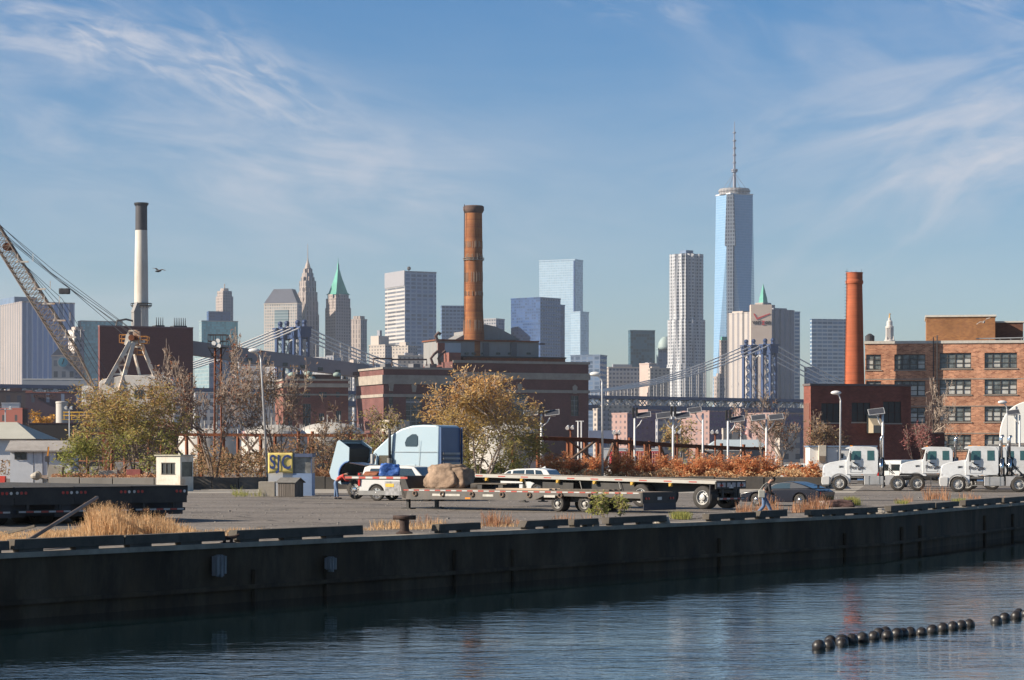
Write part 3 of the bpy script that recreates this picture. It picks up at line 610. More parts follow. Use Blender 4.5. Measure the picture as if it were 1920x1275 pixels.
# rippled tower
def ripple():
    d=3250; C=G(1287,d); root=thing('rippled_tower','tall white tower with a rippling facade and small windows','skyscraper',C,R(38))
    lit=fm('rippled_steel',(.45,.46,.49),(.10,.12,.15),3.3,4.3,.46,.52,grough=.25)
    k=d/F; prev=0
    for ti,(wpx,yt) in enumerate(((74,684),(70,600),(63,477))):
        side=wpx*k/(math.cos(R(38))+math.sin(R(38))); q=side/2; z=Z(yt,d); mb=MB(); n=64; m=26
        rings=[]
        for j in range(m+1):
            zz=prev+(z-prev)*j/m; ring=[]
            for i in range(n):
                s_=i/n*4; e=int(s_); f=s_-e
                pts=[(-q,-q),(q,-q),(q,q),(-q,q)]; A=pts[e]; B=pts[(e+1)%4]; x=A[0]+(B[0]-A[0])*f; y=A[1]+(B[1]-A[1])*f
                nx,ny=[(0,-1),(1,0),(0,1),(-1,0)][e]
                env=math.sin(math.pi*f)
                amp=(2.6*math.sin(f*15+1.7*math.sin(zz*.022+e*2)+zz*.013*(1 if e%2 else -1))+.9*math.sin(f*31+zz*.03))*env
                if (e==0 and f<.22) or (e==3 and f>.86): amp-=3.2*min(1,abs((f if e==0 else 1-f))*8)
                ring.append((x+nx*amp,y+ny*amp,zz))
            rings.append(ring)
        vs=[p for r_ in rings for p in r_]; fs=[(j*n+i,j*n+(i+1)%n,(j+1)*n+(i+1)%n,(j+1)*n+i) for j in range(m) for i in range(n)]
        fs.append(tuple(range(m*n,m*n+n))); mb.mesh(vs,fs); o=mb.build('shaft' if ti==0 else 'setback_tier',lit,root)
        # continuous horizontal coordinate for the window rhythm
        me=o.data; ul=me.uv_layers[0].data
        for p in me.polygons:
            if abs(p.normal.z)>.7: continue
            ids=[me.loops[li].vertex_index%n for li in p.loop_indices]; wrap=max(ids)-min(ids)>n/2
            for li,i_ in zip(p.loop_indices,ids):
                ul[li].uv=((i_+(n if wrap and i_==0 else 0))*side*4/n,me.vertices[me.loops[li].vertex_index].co.z)
        prev=z
    rc=MB(); rc.box(-q*.4,q*.4,-q*.4,q*.4,z,z+5); rc.build('roof_house',bluep,root)
ripple()
# windowless finned slab with a sign on its upper wall
def finned():
    d=3000; k=d/F
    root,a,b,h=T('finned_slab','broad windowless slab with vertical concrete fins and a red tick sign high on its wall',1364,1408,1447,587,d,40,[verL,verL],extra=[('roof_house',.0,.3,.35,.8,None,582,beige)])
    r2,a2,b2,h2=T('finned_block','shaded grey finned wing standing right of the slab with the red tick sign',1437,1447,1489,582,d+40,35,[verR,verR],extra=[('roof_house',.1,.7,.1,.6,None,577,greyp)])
    # blank core with the sign, faces the camera
    C=G(1408,d-14); core=MB(); wdt=(1447-1408)*k; 
    cr=bpy.data.objects.new('sign_tower',None)
    o=MB(); o.box(0,wdt,0,16,0,Z(571,d-14)); ob=o.build('blank_core_wall',pm('core_concrete',(.52,.43,.37),.9,0,.06,.05),root)
    M_=root.matrix_basis.inverted()
    ob.matrix_basis=M_@Matrix.Translation(C)
    red=pm('sign_red',(.50,.05,.05),.6); dk=pm('sign_dark',(.03,.02,.02),.7)
    yy=d-14
    ck=MB(); 
    def P(x,y): return (G(x,yy-.4).x-C.x,-.5,Z(y,yy))
    def thick(pts):
        f=[Vector(p) for p in pts]; b_=[p+Vector((0,.45,0)) for p in f]; n=len(f); ck.mesh(f+b_,[tuple(range(n)),tuple(range(2*n-1,n-1,-1))]+[(i,(i+1)%n,(i+1)%n+n,i+n) for i in range(n)])
    thick([P(1412.5,588),P(1415,588),P(1419.5,596),P(1443,587.5),P(1444.5,588.8),P(1419,599.5)])
    tk=ck.build('red_tick_emblem',red,root); tk.matrix_basis=M_@Matrix.Translation(C)
    t1=text_mesh('sign_lettering','veri',8,dk,root,(0,0,0),(R(90),0,0),.2,.18,width=10.6); t1.matrix_basis=M_@Matrix.Translation(C+Vector((7.2,-.5,Z(604,yy))))@Matrix.Rotation(R(90),4,'X')
    t2=text_mesh('sign_lettering','z',9.5,red,root,(0,0,0),(R(90),0,0),.2,.25,width=4.0); t2.matrix_basis=M_@Matrix.Translation(C+Vector((14.9,-.5,Z(604.2,yy))))@Matrix.Rotation(R(90),4,'X')
    t3=text_mesh('sign_lettering','on',8,dk,root,(0,0,0),(R(90),0,0),.2,.18,width=6.4); t3.matrix_basis=M_@Matrix.Translation(C+Vector((20.6,-.5,Z(604,yy))))@Matrix.Rotation(R(90),4,'X')
    dp=MB(); dp.box(wdt*.0,wdt*.8,0,8,0,Z(587,d)); 
finned()
deco('green_crowned_tower','old stone tower showing only its green gothic crown above the red tick sign',[(44,572),(30,568)],1431,3500,38,[stone,stonesh],[(19,572),(15,562),(15,560),(9,549),(8,546),(2.2,536),(.5,532)],copper)
# domed cupola of the municipal tower
def cupola():
    d=3400; k=d/F; root=thing('cupola_tower','white columned cupola with a golden figure above the brick factory roof','tower',G(1668,d))
    w_=pm('white_granite',(.55,.51,.48),.8,0,.1,.1)
    mb=MB(); mb.box(-14*k,14*k,-14*k,14*k,0,Z(652,d)); mb.build('tower_shaft',stone,root)
    mb=MB(); mb.lathe([(10*k,Z(655,d)),(10*k,Z(638,d)),(7.2*k,Z(637,d)),(5.2*k,Z(636,d)),(5.2*k,Z(616,d)),(7.8*k,Z(615,d)),(7.8*k,Z(612,d)),(5.6*k,Z(611,d)),(5.6*k,Z(607,d)),(4,Z(603,d)),(2.0,Z(600,d)),(2,Z(597,d)),(.8,Z(595,d))],20); mb.build('drum_and_dome',w_,root)
    mb=MB(); 
    for i in range(12): t=R(30*i); mb.cyl((6.7*k*math.cos(t),6.7*k*math.sin(t),Z(637,d)),(6.7*k*math.cos(t),6.7*k*math.sin(t),Z(615,d)),.45*k*2,n=6)
    for i in range(4): 
        t=R(90*i+45); mb.cyl((9*k*math.cos(t),9*k*math.sin(t),Z(640,d)),(9*k*math.cos(t),9*k*math.sin(t),Z(630,d)),2*k,.3*k,n=6)
    mb.build('colonnade',w_,root)
    mb=MB(); mb.cyl((0,0,Z(596,d)),(0,0,Z(590,d)),1.5,.8,n=8); mb.ball((0,0,Z(589,d)),1.1,n=8,k=6); mb.cyl((0,0,Z(591,d)),(2,0,Z(588,d)),.4,n=5); mb.build('gilded_figure',pm('gilt',(.75,.42,.12),.4,.6),root)
cupola()
# clock building and its long base, left
def clocks():
    d=1900; k=d/F
    root,a,b,h=T('clock_building','grey stone gable building with a round blue clock, under the crane boom',94,97,139,668,d,10,[st_plain,fm('grey_stone_arch_windows',(.27,.28,.31),(.09,.10,.13),6.0,8.5,.5,.55)],cat='clock tower')
    gb=MB(); gb.prism([(-.5,h+.6),(b+.5,h+.6),(b*.62,Z(647,d)),(b*.42,Z(647,d))],0.3,a,'y'); gb.build('hipped_roof',slate,root)
    cl=MB(); C=Vector((b*.5,-.6,Z(679,d))); cl.cyl(C,C+Vector((0,.55,0)),10.5*k,n=28); cl.build('clock_rim',pm('clock_stone',(.33,.33,.35),.8),root)
    cf=MB(); cf.cyl(C+Vector((0,-.15,0)),C+Vector((0,.1,0)),8.8*k,n=28); f_=cf.build('clock_face',pm('clock_blue',(.10,.34,.42),.4),root)
    ch=MB(); y=-.85
    for ang,ln in ((R(18),6.5*k),(R(205),4.5*k)):
        e=C+Vector((math.sin(ang)*ln,0,math.cos(ang)*ln)); ch.cyl((C.x,y,C.z),(e.x,y,e.z),.45,n=4)
    for i in range(12): t=R(30*i); ch.cyl((C.x+7*k*math.sin(t),y,C.z+7*k*math.cos(t)),(C.x+7.9*k*math.sin(t),y,C.z+7.9*k*math.cos(t)),.25,n=4)
    ch.build('clock_hands',dk_iron,f_)
    T('stone_warehouse','long grey stone warehouse with arched windows below the clock gable',40,42,182,712,d-60,4,[st_plain,fm('warehouse_windows',(.25,.27,.31),(.10,.12,.16),9,11,.55,.55)],cat='warehouse',parapet=pm('pale_cornice',(.45,.45,.45),.8))
dk_iron=pm('black_iron',(.02,.02,.022),.6,.3)
clocks()
# left middle distance
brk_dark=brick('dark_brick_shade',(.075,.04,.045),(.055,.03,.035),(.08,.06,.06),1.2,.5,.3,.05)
brk_far=brick('red_brick_far',(.26,.10,.08),(.20,.08,.065),(.2,.14,.12),1.2,.5,.3,.05)
T('castle_warehouse','dark brick warehouse with a crenellated roofline, left behind the yellow tree',46,48,176,737,1100,5,[brk_far,fm('dark_brick_windows',(.065,.045,.065),(.10,.13,.20),6.5,11,.22,.35,rand=.6)],cat='warehouse',extra=[('corner_turret',0,.10,0,.3,None,732,brk_far),('stair_turret',.48,.60,0,.3,None,733,brk_dark)])
cr=MB()
for i in range(14): x=Vector(G(62+i*3.2,1099)); cr.box(x.x,x.x+.45,x.y,x.y+1,Z(745,1100),Z(740,1100))
o=bpy.data.objects['castle_warehouse']; cc=cr.build('crenellation',brk_dark); cc.parent=o; cc.matrix_parent_inverse=(Matrix.Translation(o.location)@Matrix.Rotation(o.rotation_euler.z,4,'Z')).inverted()
T('dark_row_houses','dark jumble of row houses at the far left edge',-40,-36,48,734,1150,6,[brk_dark,fm('dark_rows',(.07,.055,.06),(.03,.03,.05),5,8,.4,.45)],cat='row houses',extra=[('dormer_block',.65,.9,0,.4,None,727,brk_dark),('white_roof_strip',0,.35,0,.2,None,732,pm('white_flashing',(.6,.58,.55),.8))])
T('white_shed','low white rooftop shed above the red brick house at the left edge',0,3,36,757,900,10,[pm('white_wall_far',(.6,.6,.62),.8),pm('white_wall_far',(.6,.6,.62),.8)],cat='shed',extra=[('window',.35,.48,-.02,.1,776,768,navyg)])
T('brick_house','red brick house with small windows at the far left edge below the white shed',-30,42,52,767,850,70,[fm('red_brick_house_windows',(.24,.085,.07),(.05,.05,.06),5,6,.2,.35),brk_dark],cat='house')
T('low_flat_building','low dark roofed building with a row of pale window bays, left behind the sheds',38,54,200,795,520,6,[brk_dark,fm('pale_bay_row',(.055,.05,.05),(.34,.30,.27),3.2,30,.75,.13,ov=-7.2,rand=.25,grough=.8)],cat='building',extra=[('roof_edge',-.001,1,0,1,None,793.5,greyp)])
sg=thing('storage_silo','tall cylindrical grey silo beside the yellow tree','silo',G(116,600)); mb=MB(); k=600/F; mb.lathe([(11*k,0),(11*k,Z(757,600)),(11.6*k,Z(756.5,600)),(11.6*k,Z(753.5,600)),(10*k,Z(752.5,600)),(.1,Z(752.5,600))],24); mb.build('silo_wall',pm('pale_grey_paint',(.48,.45,.42),.7,0,.12,.6,stain=(.3,.27,.24)),sg,smooth=True).modifiers.new('s','EDGE_SPLIT')
# ---------------------------------------------------------------- suspension bridge
steel_b=pm('bridge_blue',(.012,.040,.125),.6,.1,.15,.05); steel_l=pm('bridge_brace_pale',(.42,.44,.46),.7,.1,.1,.05)
TA=Vector((-168,1900,0)); TB=Vector((219,2200,0)); bd=(TB-TA).normalized(); bp_=Vector((-bd.y,bd.x,0)); HW=17.0
br=thing('suspension_bridge','long blue suspension bridge with a double deck truss and two arched towers','bridge',TA)
def loc(v): return Vector(v)-TA
def btower(P0):
    mb=MB(); lb=MB(); ang=math.atan2(bp_.y,bp_.x); rot=Matrix.Rotation(ang,3,'Z')
    L0=loc(P0); ztop=104
    for i in range(4):
        off=(-HW,-7.5,7.5,HW)[i]; c=L0+bp_*off
        for sgn in (-1,1):
            mb.cbox(c+bd*sgn*3.2+Vector((0,0,46)),2.6,1.6,92,rot)
        for j in range(10):
            z0=10+j*8; a=c+bd*3.2+Vector((0,0,z0)); b_=c-bd*3.2+Vector((0,0,z0+8))
            lb.cyl(a,b_,.55,n=4); 
        mb.cbox(c+Vector((0,0,95)),4.0,9.5,7,rot); mb.cbox(c+Vector((0,0,99)),5.2,11,1.2,rot); mb.cyl(c+Vector((0,0,99)),c+Vector((0,0,101.5)),2.0,1.6,n=8); mb.ball(c+Vector((0,0,103)),2.0,n=8,k=6)
    for i,z in ((0,92),(1,92),(2,92)):
        o0,o1=((-HW,-7.5),(-7.5,7.5),(7.5,HW))[i]
        a=L0+bp_*o0+Vector((0,0,z)); b_=L0+bp_*o1+Vector((0,0,z)); m_=(a+b_)/2
        if i==1:
            # open round arch in the middle bay
            pts=[]
            for q in range(9):
                t=math.pi*q/8; pts.append(L0+bp_*(math.cos(t)*7.0)+Vector((0,0,81+math.sin(t)*9)))
            for u_,v_ in zip(pts[:-1],pts[1:]): lb.cyl(u_,v_,.7,n=4)
            mb.cbox(m_+Vector((0,0,.5)),15,3,3,rot)
        else:
            mb.cbox(m_,9.6,3,4,rot)
            for j in range(9):
                z0=16+j*8; 
                lb.cyl(L0+bp_*o0+Vector((0,0,z0)),L0+bp_*o1+Vector((0,0,z0+8)),.55,n=4); lb.cyl(L0+bp_*o1+Vector((0,0,z0)),L0+bp_*o0+Vector((0,0,z0+8)),.55,n=4)
    t=mb.build('bridge_tower',steel_b,br); lb.build('lattice_bracing',steel_l,t)
btower(TA); btower(TB)
span=(TB-TA).length
def bridge_rest():
    cbs=[MB() for _ in range(4)]; hg=MB()
    for i in range(4):
        off=bp_*(-HW+i*2*HW/3)
        def P(t,z): return loc(TA+bd*t)+off+Vector((0,0,z))
        main=[P(span*j/30,53+47*((j/30-.5)*2)**2) for j in range(31)]
        cbs[i].tube(main,.58,5)
        cbs[i].tube([P(-220*j/12,100-(100-42)*(j/12)+ -9*math.sin(math.pi*j/12)) for j in range(13)],.58,5)
        cbs[i].tube([P(span+220*j/12,100-(100-42)*(j/12)-9*math.sin(math.pi*j/12)) for j in range(13)],.58,5)
        cbs[i].build('main_cable',pm('cable_pale',(.78,.74,.70),.8,0,.05),br)
        if i in(0,3):
            for j in range(2,59):
                t=span*j/60; hg.cyl(P(t,46),P(t,53+47*((j/60-.5)*2)**2),.10,n=3)
    hg.build('hanger_ropes',_mc['cable_pale'],br)
    dk=MB(); wb=MB(); ang=math.atan2(bd.y,bd.x); rot=Matrix.Rotation(ang,3,'Z')
    t0,t1=-420,span+420
    mid=loc(TA+bd*((t0+t1)/2)); ln=t1-t0
    dk.cbox(mid+Vector((0,0,50.2)),ln,36,2.6,rot); dk.cbox(mid+Vector((0,0,41.6)),ln,36,4.0,rot)
    dk.build('road_deck',steel_b,br)
    n=int(ln/6)
    for side in (-1,1):
        for j in range(n):
            a=loc(TA+bd*(t0+ln*j/n))-bp_*HW*1.02*(-side); b_=loc(TA+bd*(t0+ln*(j+1)/n))-bp_*HW*1.02*(-side)
            zz=(43.5,49.2)
            wb.cyl(a+Vector((0,0,zz[j%2])),b_+Vector((0,0,zz[1-j%2])),.6,n=4)
            wb.cyl(a+Vector((0,0,43.5)),a+Vector((0,0,49.2)),.3,n=4)
    wb.build('truss_web',steel_l,br)
    for t in list(range(-420,-230,30))+list(range(int(span)+240,int(span)+420,30)): pr=MB(); c=loc(TA+bd*t); pr.cbox(c+Vector((0,0,20)),3,30,40,rot); pr.build('approach_pier',steel_b,br)
    for P0 in (TA,TB):
        c=loc(P0); m=MB(); m.cbox(c+Vector((0,0,4)),14,44,10,rot); m.build('masonry_pier',st_plain,br)
bridge_rest()
# ---------------------------------------------------------------- middle distance
class Pl:
    """vertical plane through ground point at pixel x, distance d, turned by th; local frame x along, y into"""
    def __init__(s,x,d,th): s.C=G(x,d); s.th=R(th); s.c=math.cos(s.th); s.s=math.sin(s.th)
    def u(s,px,v=0):
        C=s.C+Vector((-s.s,s.c,0))*v; return along(C,s.c,s.s,px)
    def z(s,py,px=None,u=None,v=0):
        if u is None: u=s.u(px,v)
        return Z(py,s.C.y+u*s.s+v*s.c)
maroon=brick('maroon_brick',(.185,.078,.072),(.135,.058,.056),(.17,.12,.11),.5,.2,.2,.12,stain=(.07,.04,.04),amt=.35)
oldred=brick('old_red_brick',(.27,.105,.08),(.19,.075,.062),(.22,.16,.14),.5,.2,.22,.15,stain=(.12,.06,.05),amt=.4)
lime=pm('limestone_band',(.33,.29,.25),.85,0,.18,.4,stain=(.22,.19,.17),stain_scale=.3)
sheet=pm('weathered_sheet_cladding',(.27,.27,.27),.7,.2,.16,.25,stain=(.16,.11,.09),stain_scale=.25,stain_amt=.5,stretch=(1,1,.3))
rust=pm('rusty_steel',(.22,.075,.035),.85,.2,.35,1.2,stain=(.09,.05,.04),stain_scale=.8)
white_p=pm('white_paint',(.72,.71,.69),.5,0,.06,.8)
dirtyw=pm('dirty_white_paint',(.62,.59,.55),.65,0,.14,.9,stain=(.36,.27,.2),stain_scale=.7,stain_amt=.5)
glass_d=pm('dark_window_glass',(.035,.045,.055),.12,0,.35,.6)
frame_g=pm('dark_window_frame',(.07,.065,.06),.6)
# power plant -----------------------------------------------------------
pp=Pl(719,980,22); root=thing('power_plant','old dark red brick power plant with pale stone bands, centre left','power plant',pp.C,pp.th)
def zz(y,px): return pp.z(y,px)
uL=0; uM=pp.u(848); uR=pp.u(1103); hL=zz(690,720); hM=hL+2.6; hR=hL+3.0
D=max(34,abs(along(pp.C,-pp.s,pp.c,672)))
def px_open(P,x0,x1,y0,y1): return (P.u(x0),P.u(x1),P.z(y1,(x0+x1)/2),P.z(y0,(x0+x1)/2))
ops=[px_open(pp,729,737,737,770),px_open(pp,761,791,739,800),px_open(pp,815,824,741,768)]
opsR=[px_open(pp,875,905,739,800),px_open(pp,930,938,741,768),px_open(pp,958,990,739,800),px_open(pp,1070,1085,742,780)]
mb=MB(); mb.wall(uL,uM,0,hL,ops,0,.8); mb.face([(0,0,0),(0,0,hL),(0,D,hL),(0,D,0)]); mb.face([(0,0,hL),(uM,0,hL),(uM,D,hL),(0,D,hL)],1)
mb.wall(uM,uR,0,hR,opsR,-.25,.8); mb.face([(uM,-.25,0),(uM,-.25,hR),(uM,D,hR),(uM,D,0)]); mb.face([(uR,-.25,0),(uR,D,0),(uR,D,hR),(uR,-.25,hR)]); mb.face([(uM,-.25,hR),(uR,-.25,hR),(uR,D,hR),(uM,D,hR)],1)
mb.face([(0,D,0),(0,D,hL),(uR,D,hL),(uR,D,0)])
mb.build('wall',[maroon,roof_m],root)
def mark_bands(P,root,u0,u1,h,tops,y0,side=True,D=40):
    for (a,b_,pr) in tops:
        m=MB(); m.box(u0-(pr if side else 0),u1+pr,y0-pr,y0-.02,h-b_,h-a)
        if side: m.box(u0-pr,u0-.02,y0,D,h-b_,h-a)
        m.build('stone_band',lime,root)
mark_bands(pp,root,0,uM-.3,hL,[(-.4,.4,.5),(2.7,6.3,.7),(10.2,11.4,.4)],0,True,D)
mark_bands(pp,root,uM+.1,uR,hR,[(-.5,.5,.5),(4.2,6.8,.6),(11.0,12.2,.45)],-.25,False,D)
for a,b_,c,d_ in ops+opsR:
    w_=MB(); yy=.55
    fr=w_.box(a,b_,yy,yy+.1,c,d_); w=w_.build('window',glass_d,root)
    f=MB(); n=max(1,round((b_-a)/2.2)); m_=max(2,round((d_-c)/2.2))
    for i in range(n+1): x=a+(b_-a)*i/n; f.box(x-.1,x+.1,yy-.14,yy-.02,c,d_)
    for i in range(m_+1): z=c+(d_-c)*i/m_; f.box(a,b_,yy-.18,yy-.145,z-.08,z+.08)
    if b_-a>4: f.box(a-.1,b_+.1,yy-.3,yy-.19,d_-(d_-c)*.28,d_-(d_-c)*.20)
    f.build('glazing_bars',pm('grey_glazing',(.25,.26,.28),.6),w)
    k=MB(); k.prism([((a+b_)/2-.7,d_+.8),((a+b_)/2+.7,d_+.8),((a+b_)/2+1.1,d_+3.6),((a+b_)/2,d_+4.6),((a+b_)/2-1.1,d_+3.6)],-.45,-.02,'y'); k.build('keystone',lime,root)
# boiler house block, sheds and stack saddle on the roof
def pbox(P,name,mat,x0,x1,y0,y1,v0,v1,root):
    m=MB(); m.box(P.u(x0,v0),P.u(x1,v0),v0,v1,P.z(y1,(x0+x1)/2,v=v0),P.z(y0,(x0+x1)/2,v=v0)); return m.build(name,mat,root)
pbox(pp,'turbine_clerestory',rust,868,1060,670,684,9,30,root)
pbox(pp,'clerestory_roof',pm('dark_roof_edge',(.05,.045,.045),.8),864,1062,668.5,671,8,31,root)
bh=pbox(pp,'boiler_house',sheet,821,1010,640,686,16,33,root)
for a,b_,m_ in ((821,834,oldred),(834,864,pm('pale_blue_cladding',(.36,.42,.47),.6,.1,.1,.3)),(906,917,pm('dark_louvre',(.12,.12,.13),.7)),(958,969,_mc['dark_louvre'])):
    pbox(pp,'cladding_panel',m_,a,b_,643,668 if a>900 else 662,15.5,15.97,bh)
for x in (872,885,903,931,953,988): pbox(pp,'window',glass_d,x,x+7,661,664.5,15.6,15.95,bh)
pbox(pp,'roof_edge',rust,820,1011,637.5,640,15,33.5,root)
pbox(pp,'brick_shaft',oldred,842,864,661,690,6,12,root)
m=MB(); P=pp; v=24
pts=[(P.u(a_,v),P.z(b2_,a_,v=v)) for a_,b2_ in ((846,638),(864,628),(864,622),(886,621),(890,612),(904,609),(922,613),(944,624),(966,636),(968,638))]
m.prism(pts,v-4,v+8,'y'); m.build('stack_saddle_roof',sheet,root)
for x0,x1,yy in ((700,735,672),(735,800,674)): m=MB(); m.tube([(pp.u(x0,8),8,pp.z(686,x0,v=8)),(pp.u(x0,8),8,pp.z(yy,x0,v=8)),(pp.u(x1,8),8,pp.z(yy,x1,v=8)),(pp.u(x1,8),8,pp.z(686,x1,v=8))],.35,5); m.build('roof_pipework',pm('dark_red_pipes',(.10,.06,.055),.7,.2),root)
m=MB()
for x in (812,826): m=MB(); m.tube([(pp.u(x,10),10,pp.z(684,x,v=10)),(pp.u(x-4,10),10,pp.z(672,x,v=10)),(pp.u(x+2,10),10,pp.z(664,x,v=10)),(pp.u(x+9,10),10,pp.z(658,x,v=10))],.55,6); m.build('roof_pipework',_mc['dark_red_pipes'],root)
m=MB()
m.tube([(pp.u(821,12),12,pp.z(642,821,v=12)),(pp.u(817,12),12,pp.z(630,817,v=12)),(pp.u(822,12),12,pp.z(624,822,v=12)),(pp.u(826,12),12,pp.z(627,826,v=12))],.7,6)
m.build('roof_pipework',_mc['dark_red_pipes'],root); m=MB(); m.tube([(pp.u(1010,16),16,pp.z(645,1010,v=16)),(pp.u(1022,16),16,pp.z(645,1022,v=16))],.3,5)
m.build('roof_pipework',pm('dark_red_pipes',(.10,.06,.055),.7,.2),root)
for x in (722,775,806): pbox(pp,'roof_plant',roof_m,x,x+13,682,690,12,18,root)
# brick stack on the plant
stk=brick('orange_brown_brick',(.34,.135,.05),(.24,.085,.04),(.3,.22,.16),1.2,.5,.3,.12,stain=(.075,.04,.03),amt=.75)
def stack(name,label,x,d,prof,mats,ms=None,extra=None,n=32,cat='chimney'):
    r=thing(name,label,cat,G(x,d)); k=d/F; m=MB(); m.lathe([(a*k,Z(y,d)) for a,y in prof],n,(0,0,0),ms=ms); o=m.build('shaft',mats,r,smooth=True); o.modifiers.new('s','EDGE_SPLIT').split_angle=R(30)
    return r,k
r,k=stack('brick_chimney','tall stained orange brick chimney with a ring platform, rising from the power plant',888,1016,[(21,850),(20.5,640),(17.5,575),(17,490),(16,402),(16.2,399)],[stk])
m=MB(); m.lathe([(16.4*k,Z(400,1016)),(18.5*k,Z(397,1016)),(19.5*k,Z(394,1016)),(19.5*k,Z(388,1016)),(17.5*k,Z(386,1016)),(14*k,Z(386,1016)),(14*k,Z(390,1016))],32); m.build('corbelled_head',pm('dark_brick_head',(.10,.06,.05),.9,0,.3,.5),r)
def platform(r,k,d,y,rad,hh,mat,n=16):
    m=MB(); m.lathe([(rad*.78*k,Z(y+1.5,d)),(rad*k,Z(y+.6,d)),(rad*k,Z(y-.3,d)),(rad*.78*k,Z(y-.3,d))],n)
    m.lathe([(rad*k,Z(y-hh,d)),(rad*k,Z(y-hh-.5,d)),(rad*.97*k,Z(y-hh-.5,d)),(rad*.97*k,Z(y-hh,d))],n)
    for i in range(n): t=2*math.pi*i/n; p=(rad*.98*k*math.cos(t),rad*.98*k*math.sin(t)); m.cyl((*p,Z(y,d)),(*p,Z(y-hh,d)),.12,n=4); m.cyl((p[0],p[1],Z(y,d)),(p[0]*.75,p[1]*.75,Z(y+5,d)),.12,n=4)
    m.build('ring_platform',mat,r)
platform(r,k,1016,487,20,3,pm('platform_steel',(.30,.28,.26),.7,.2))
m=MB()
for i in range(60):
    t=2*math.pi*i/60; 
    for y0,y1,rr in ((452,466,16.9),(476,484,17.1),(510,530,17.5),(545,556,17.8),(600,632,19.3)):
        if rnd.random()<.6: m.cyl((rr*k*math.cos(t),rr*k*math.sin(t),Z(y1-3*rnd.random(),1016)),(rr*.985*k*math.cos(t),rr*.985*k*math.sin(t),Z(y0+3*rnd.random(),1016)),.10,n=4)
m.build('reinforcing_strips',pm('pale_render_strips',(.44,.33,.25),.9),r)
m=MB(); m.tube([(-17.8*k,-2,Z(640,1016)),(-17.2*k,-2,Z(500,1016)),(-17*k,-2,Z(384,1016))],.22,4)
for i in range(70): z=Z(400+3.4*i,1016); m.box(-18.2*k,-16.6*k,-2.2,-1.8,z,z+.12)
m.build('ladder',met_dark,r)
# white stack with dark top
wst=pm('white_stack_paint',(.60,.56,.50),.8,0,.12,.2,stain=(.36,.28,.22),stain_scale=.12,stain_amt=.6,stretch=(1,1,.25))
blk=pm('stack_black_band',(.045,.045,.055),.7,0,.2,.2)
r,k=stack('boiler_stack','tall white stack with a black top, behind the dark red windowless wall',265,1080,[(13.8,850),(13.3,610),(12.4,500),(11.2,432),(10.9,384),(11.3,384)],[wst,blk],ms=[0,0,0,1,1,1])
platform(r,k,1080,573,20,4,met_dark); platform(r,k,1080,383,13.5,2,met_dark)
# big windowless maroon wall building
mr_=brick('dark_maroon_brick',(.165,.062,.060),(.125,.05,.05),(.13,.08,.08),.5,.2,.12,.04)
root,a,b,h=T('boiler_hall','windowless dark red brick hall below the white and black stack',184,187,362,612,960,24,[mr_,mr_],cat='power plant building',parapet=pm('dark_coping',(.20,.12,.12),.8))
for x0,w_ in ((298,16),(332,24)):
    m=MB(); C=root.location; th=root.rotation_euler.z; u0=along(C,math.cos(th),math.sin(th),x0); u1=along(C,math.cos(th),math.sin(th),x0+w_)
    m.box(u0,u1,4,10,h,h+1.2)
    n=4 if w_<20 else 7
    for i in range(n): x=u0+(u1-u0)*(i+.5)/n; m.cyl((x,5,h+1.2),(x,5,h+4.3),.20,.10,n=6)
    m.build('vent_group',met_dark,root)
m=MB(); u0=along(root.location,math.cos(th),math.sin(th),254); u1=along(root.location,math.cos(th),math.sin(th),267); m.box(u0,u1,2,6,h,h+6); m.prism([(u0-.2,h+6),(u1+.2,h+6),((u0+u1)/2,h+10)],1.8,6.2,'y'); m.build('penthouse',sheet,root)
m=MB(); u0=along(root.location,math.cos(th),math.sin(th),222); m.tube([(u0,4,h),(u0+.5,4,h+2.5),(u0+4,4,h+3.2),(u0+9,4,h+2.2),(u0+9.5,4,h)],.4,5); m.build('roof_pipe',met_dark,root)
# sloping gallery from the hall to the plant
A=W(360,652,985); B=W(692,697,1010); gl=thing('conveyor_gallery','long sloping grey enclosed gallery between the dark red hall and the power plant','conveyor gallery',A)
m=MB(); t=(B-A); hh=5.6/2*1.0; n_=Vector((-t.y,t.x,0)).normalized()*5
vs=[]
for p in (Vector((0,0,0)),t):
    for s_,u_ in ((0,-1),(1,-1),(1,1),(0,1)): vs.append(p+n_*s_+Vector((0,0,hh*u_*1.0)))
m.mesh(vs,[(0,1,2,3),(4,5,6,7),(0,4,5,1),(1,5,6,2),(2,6,7,3),(3,7,4,0)])
m.build('gallery_casing',pm('grey_blue_cladding',(.24,.24,.27),.75,.1,.08,.2,stain=(.17,.15,.15),stain_scale=.2),gl)
for i in range(9):
    f=.12+.1*i; p=t*f; w_=MB(); w_.cbox(p+Vector((0,-.05,-1.6))-n_*.01,2.0,.3,1.3,Matrix.Rotation(math.atan2(t.y,t.x),3,'Z')); w_.build('window',glass_d,gl)
for f in (.2,.55,.9):
    p=t*f; L=MB()
    for dx in (-3,3): L.cyl((p.x+dx,p.y+2,p.z-hh),(p.x+dx*2,p.y+2,-A.z),.5,n=5)
    L.build('support_leg',met_dark,gl)
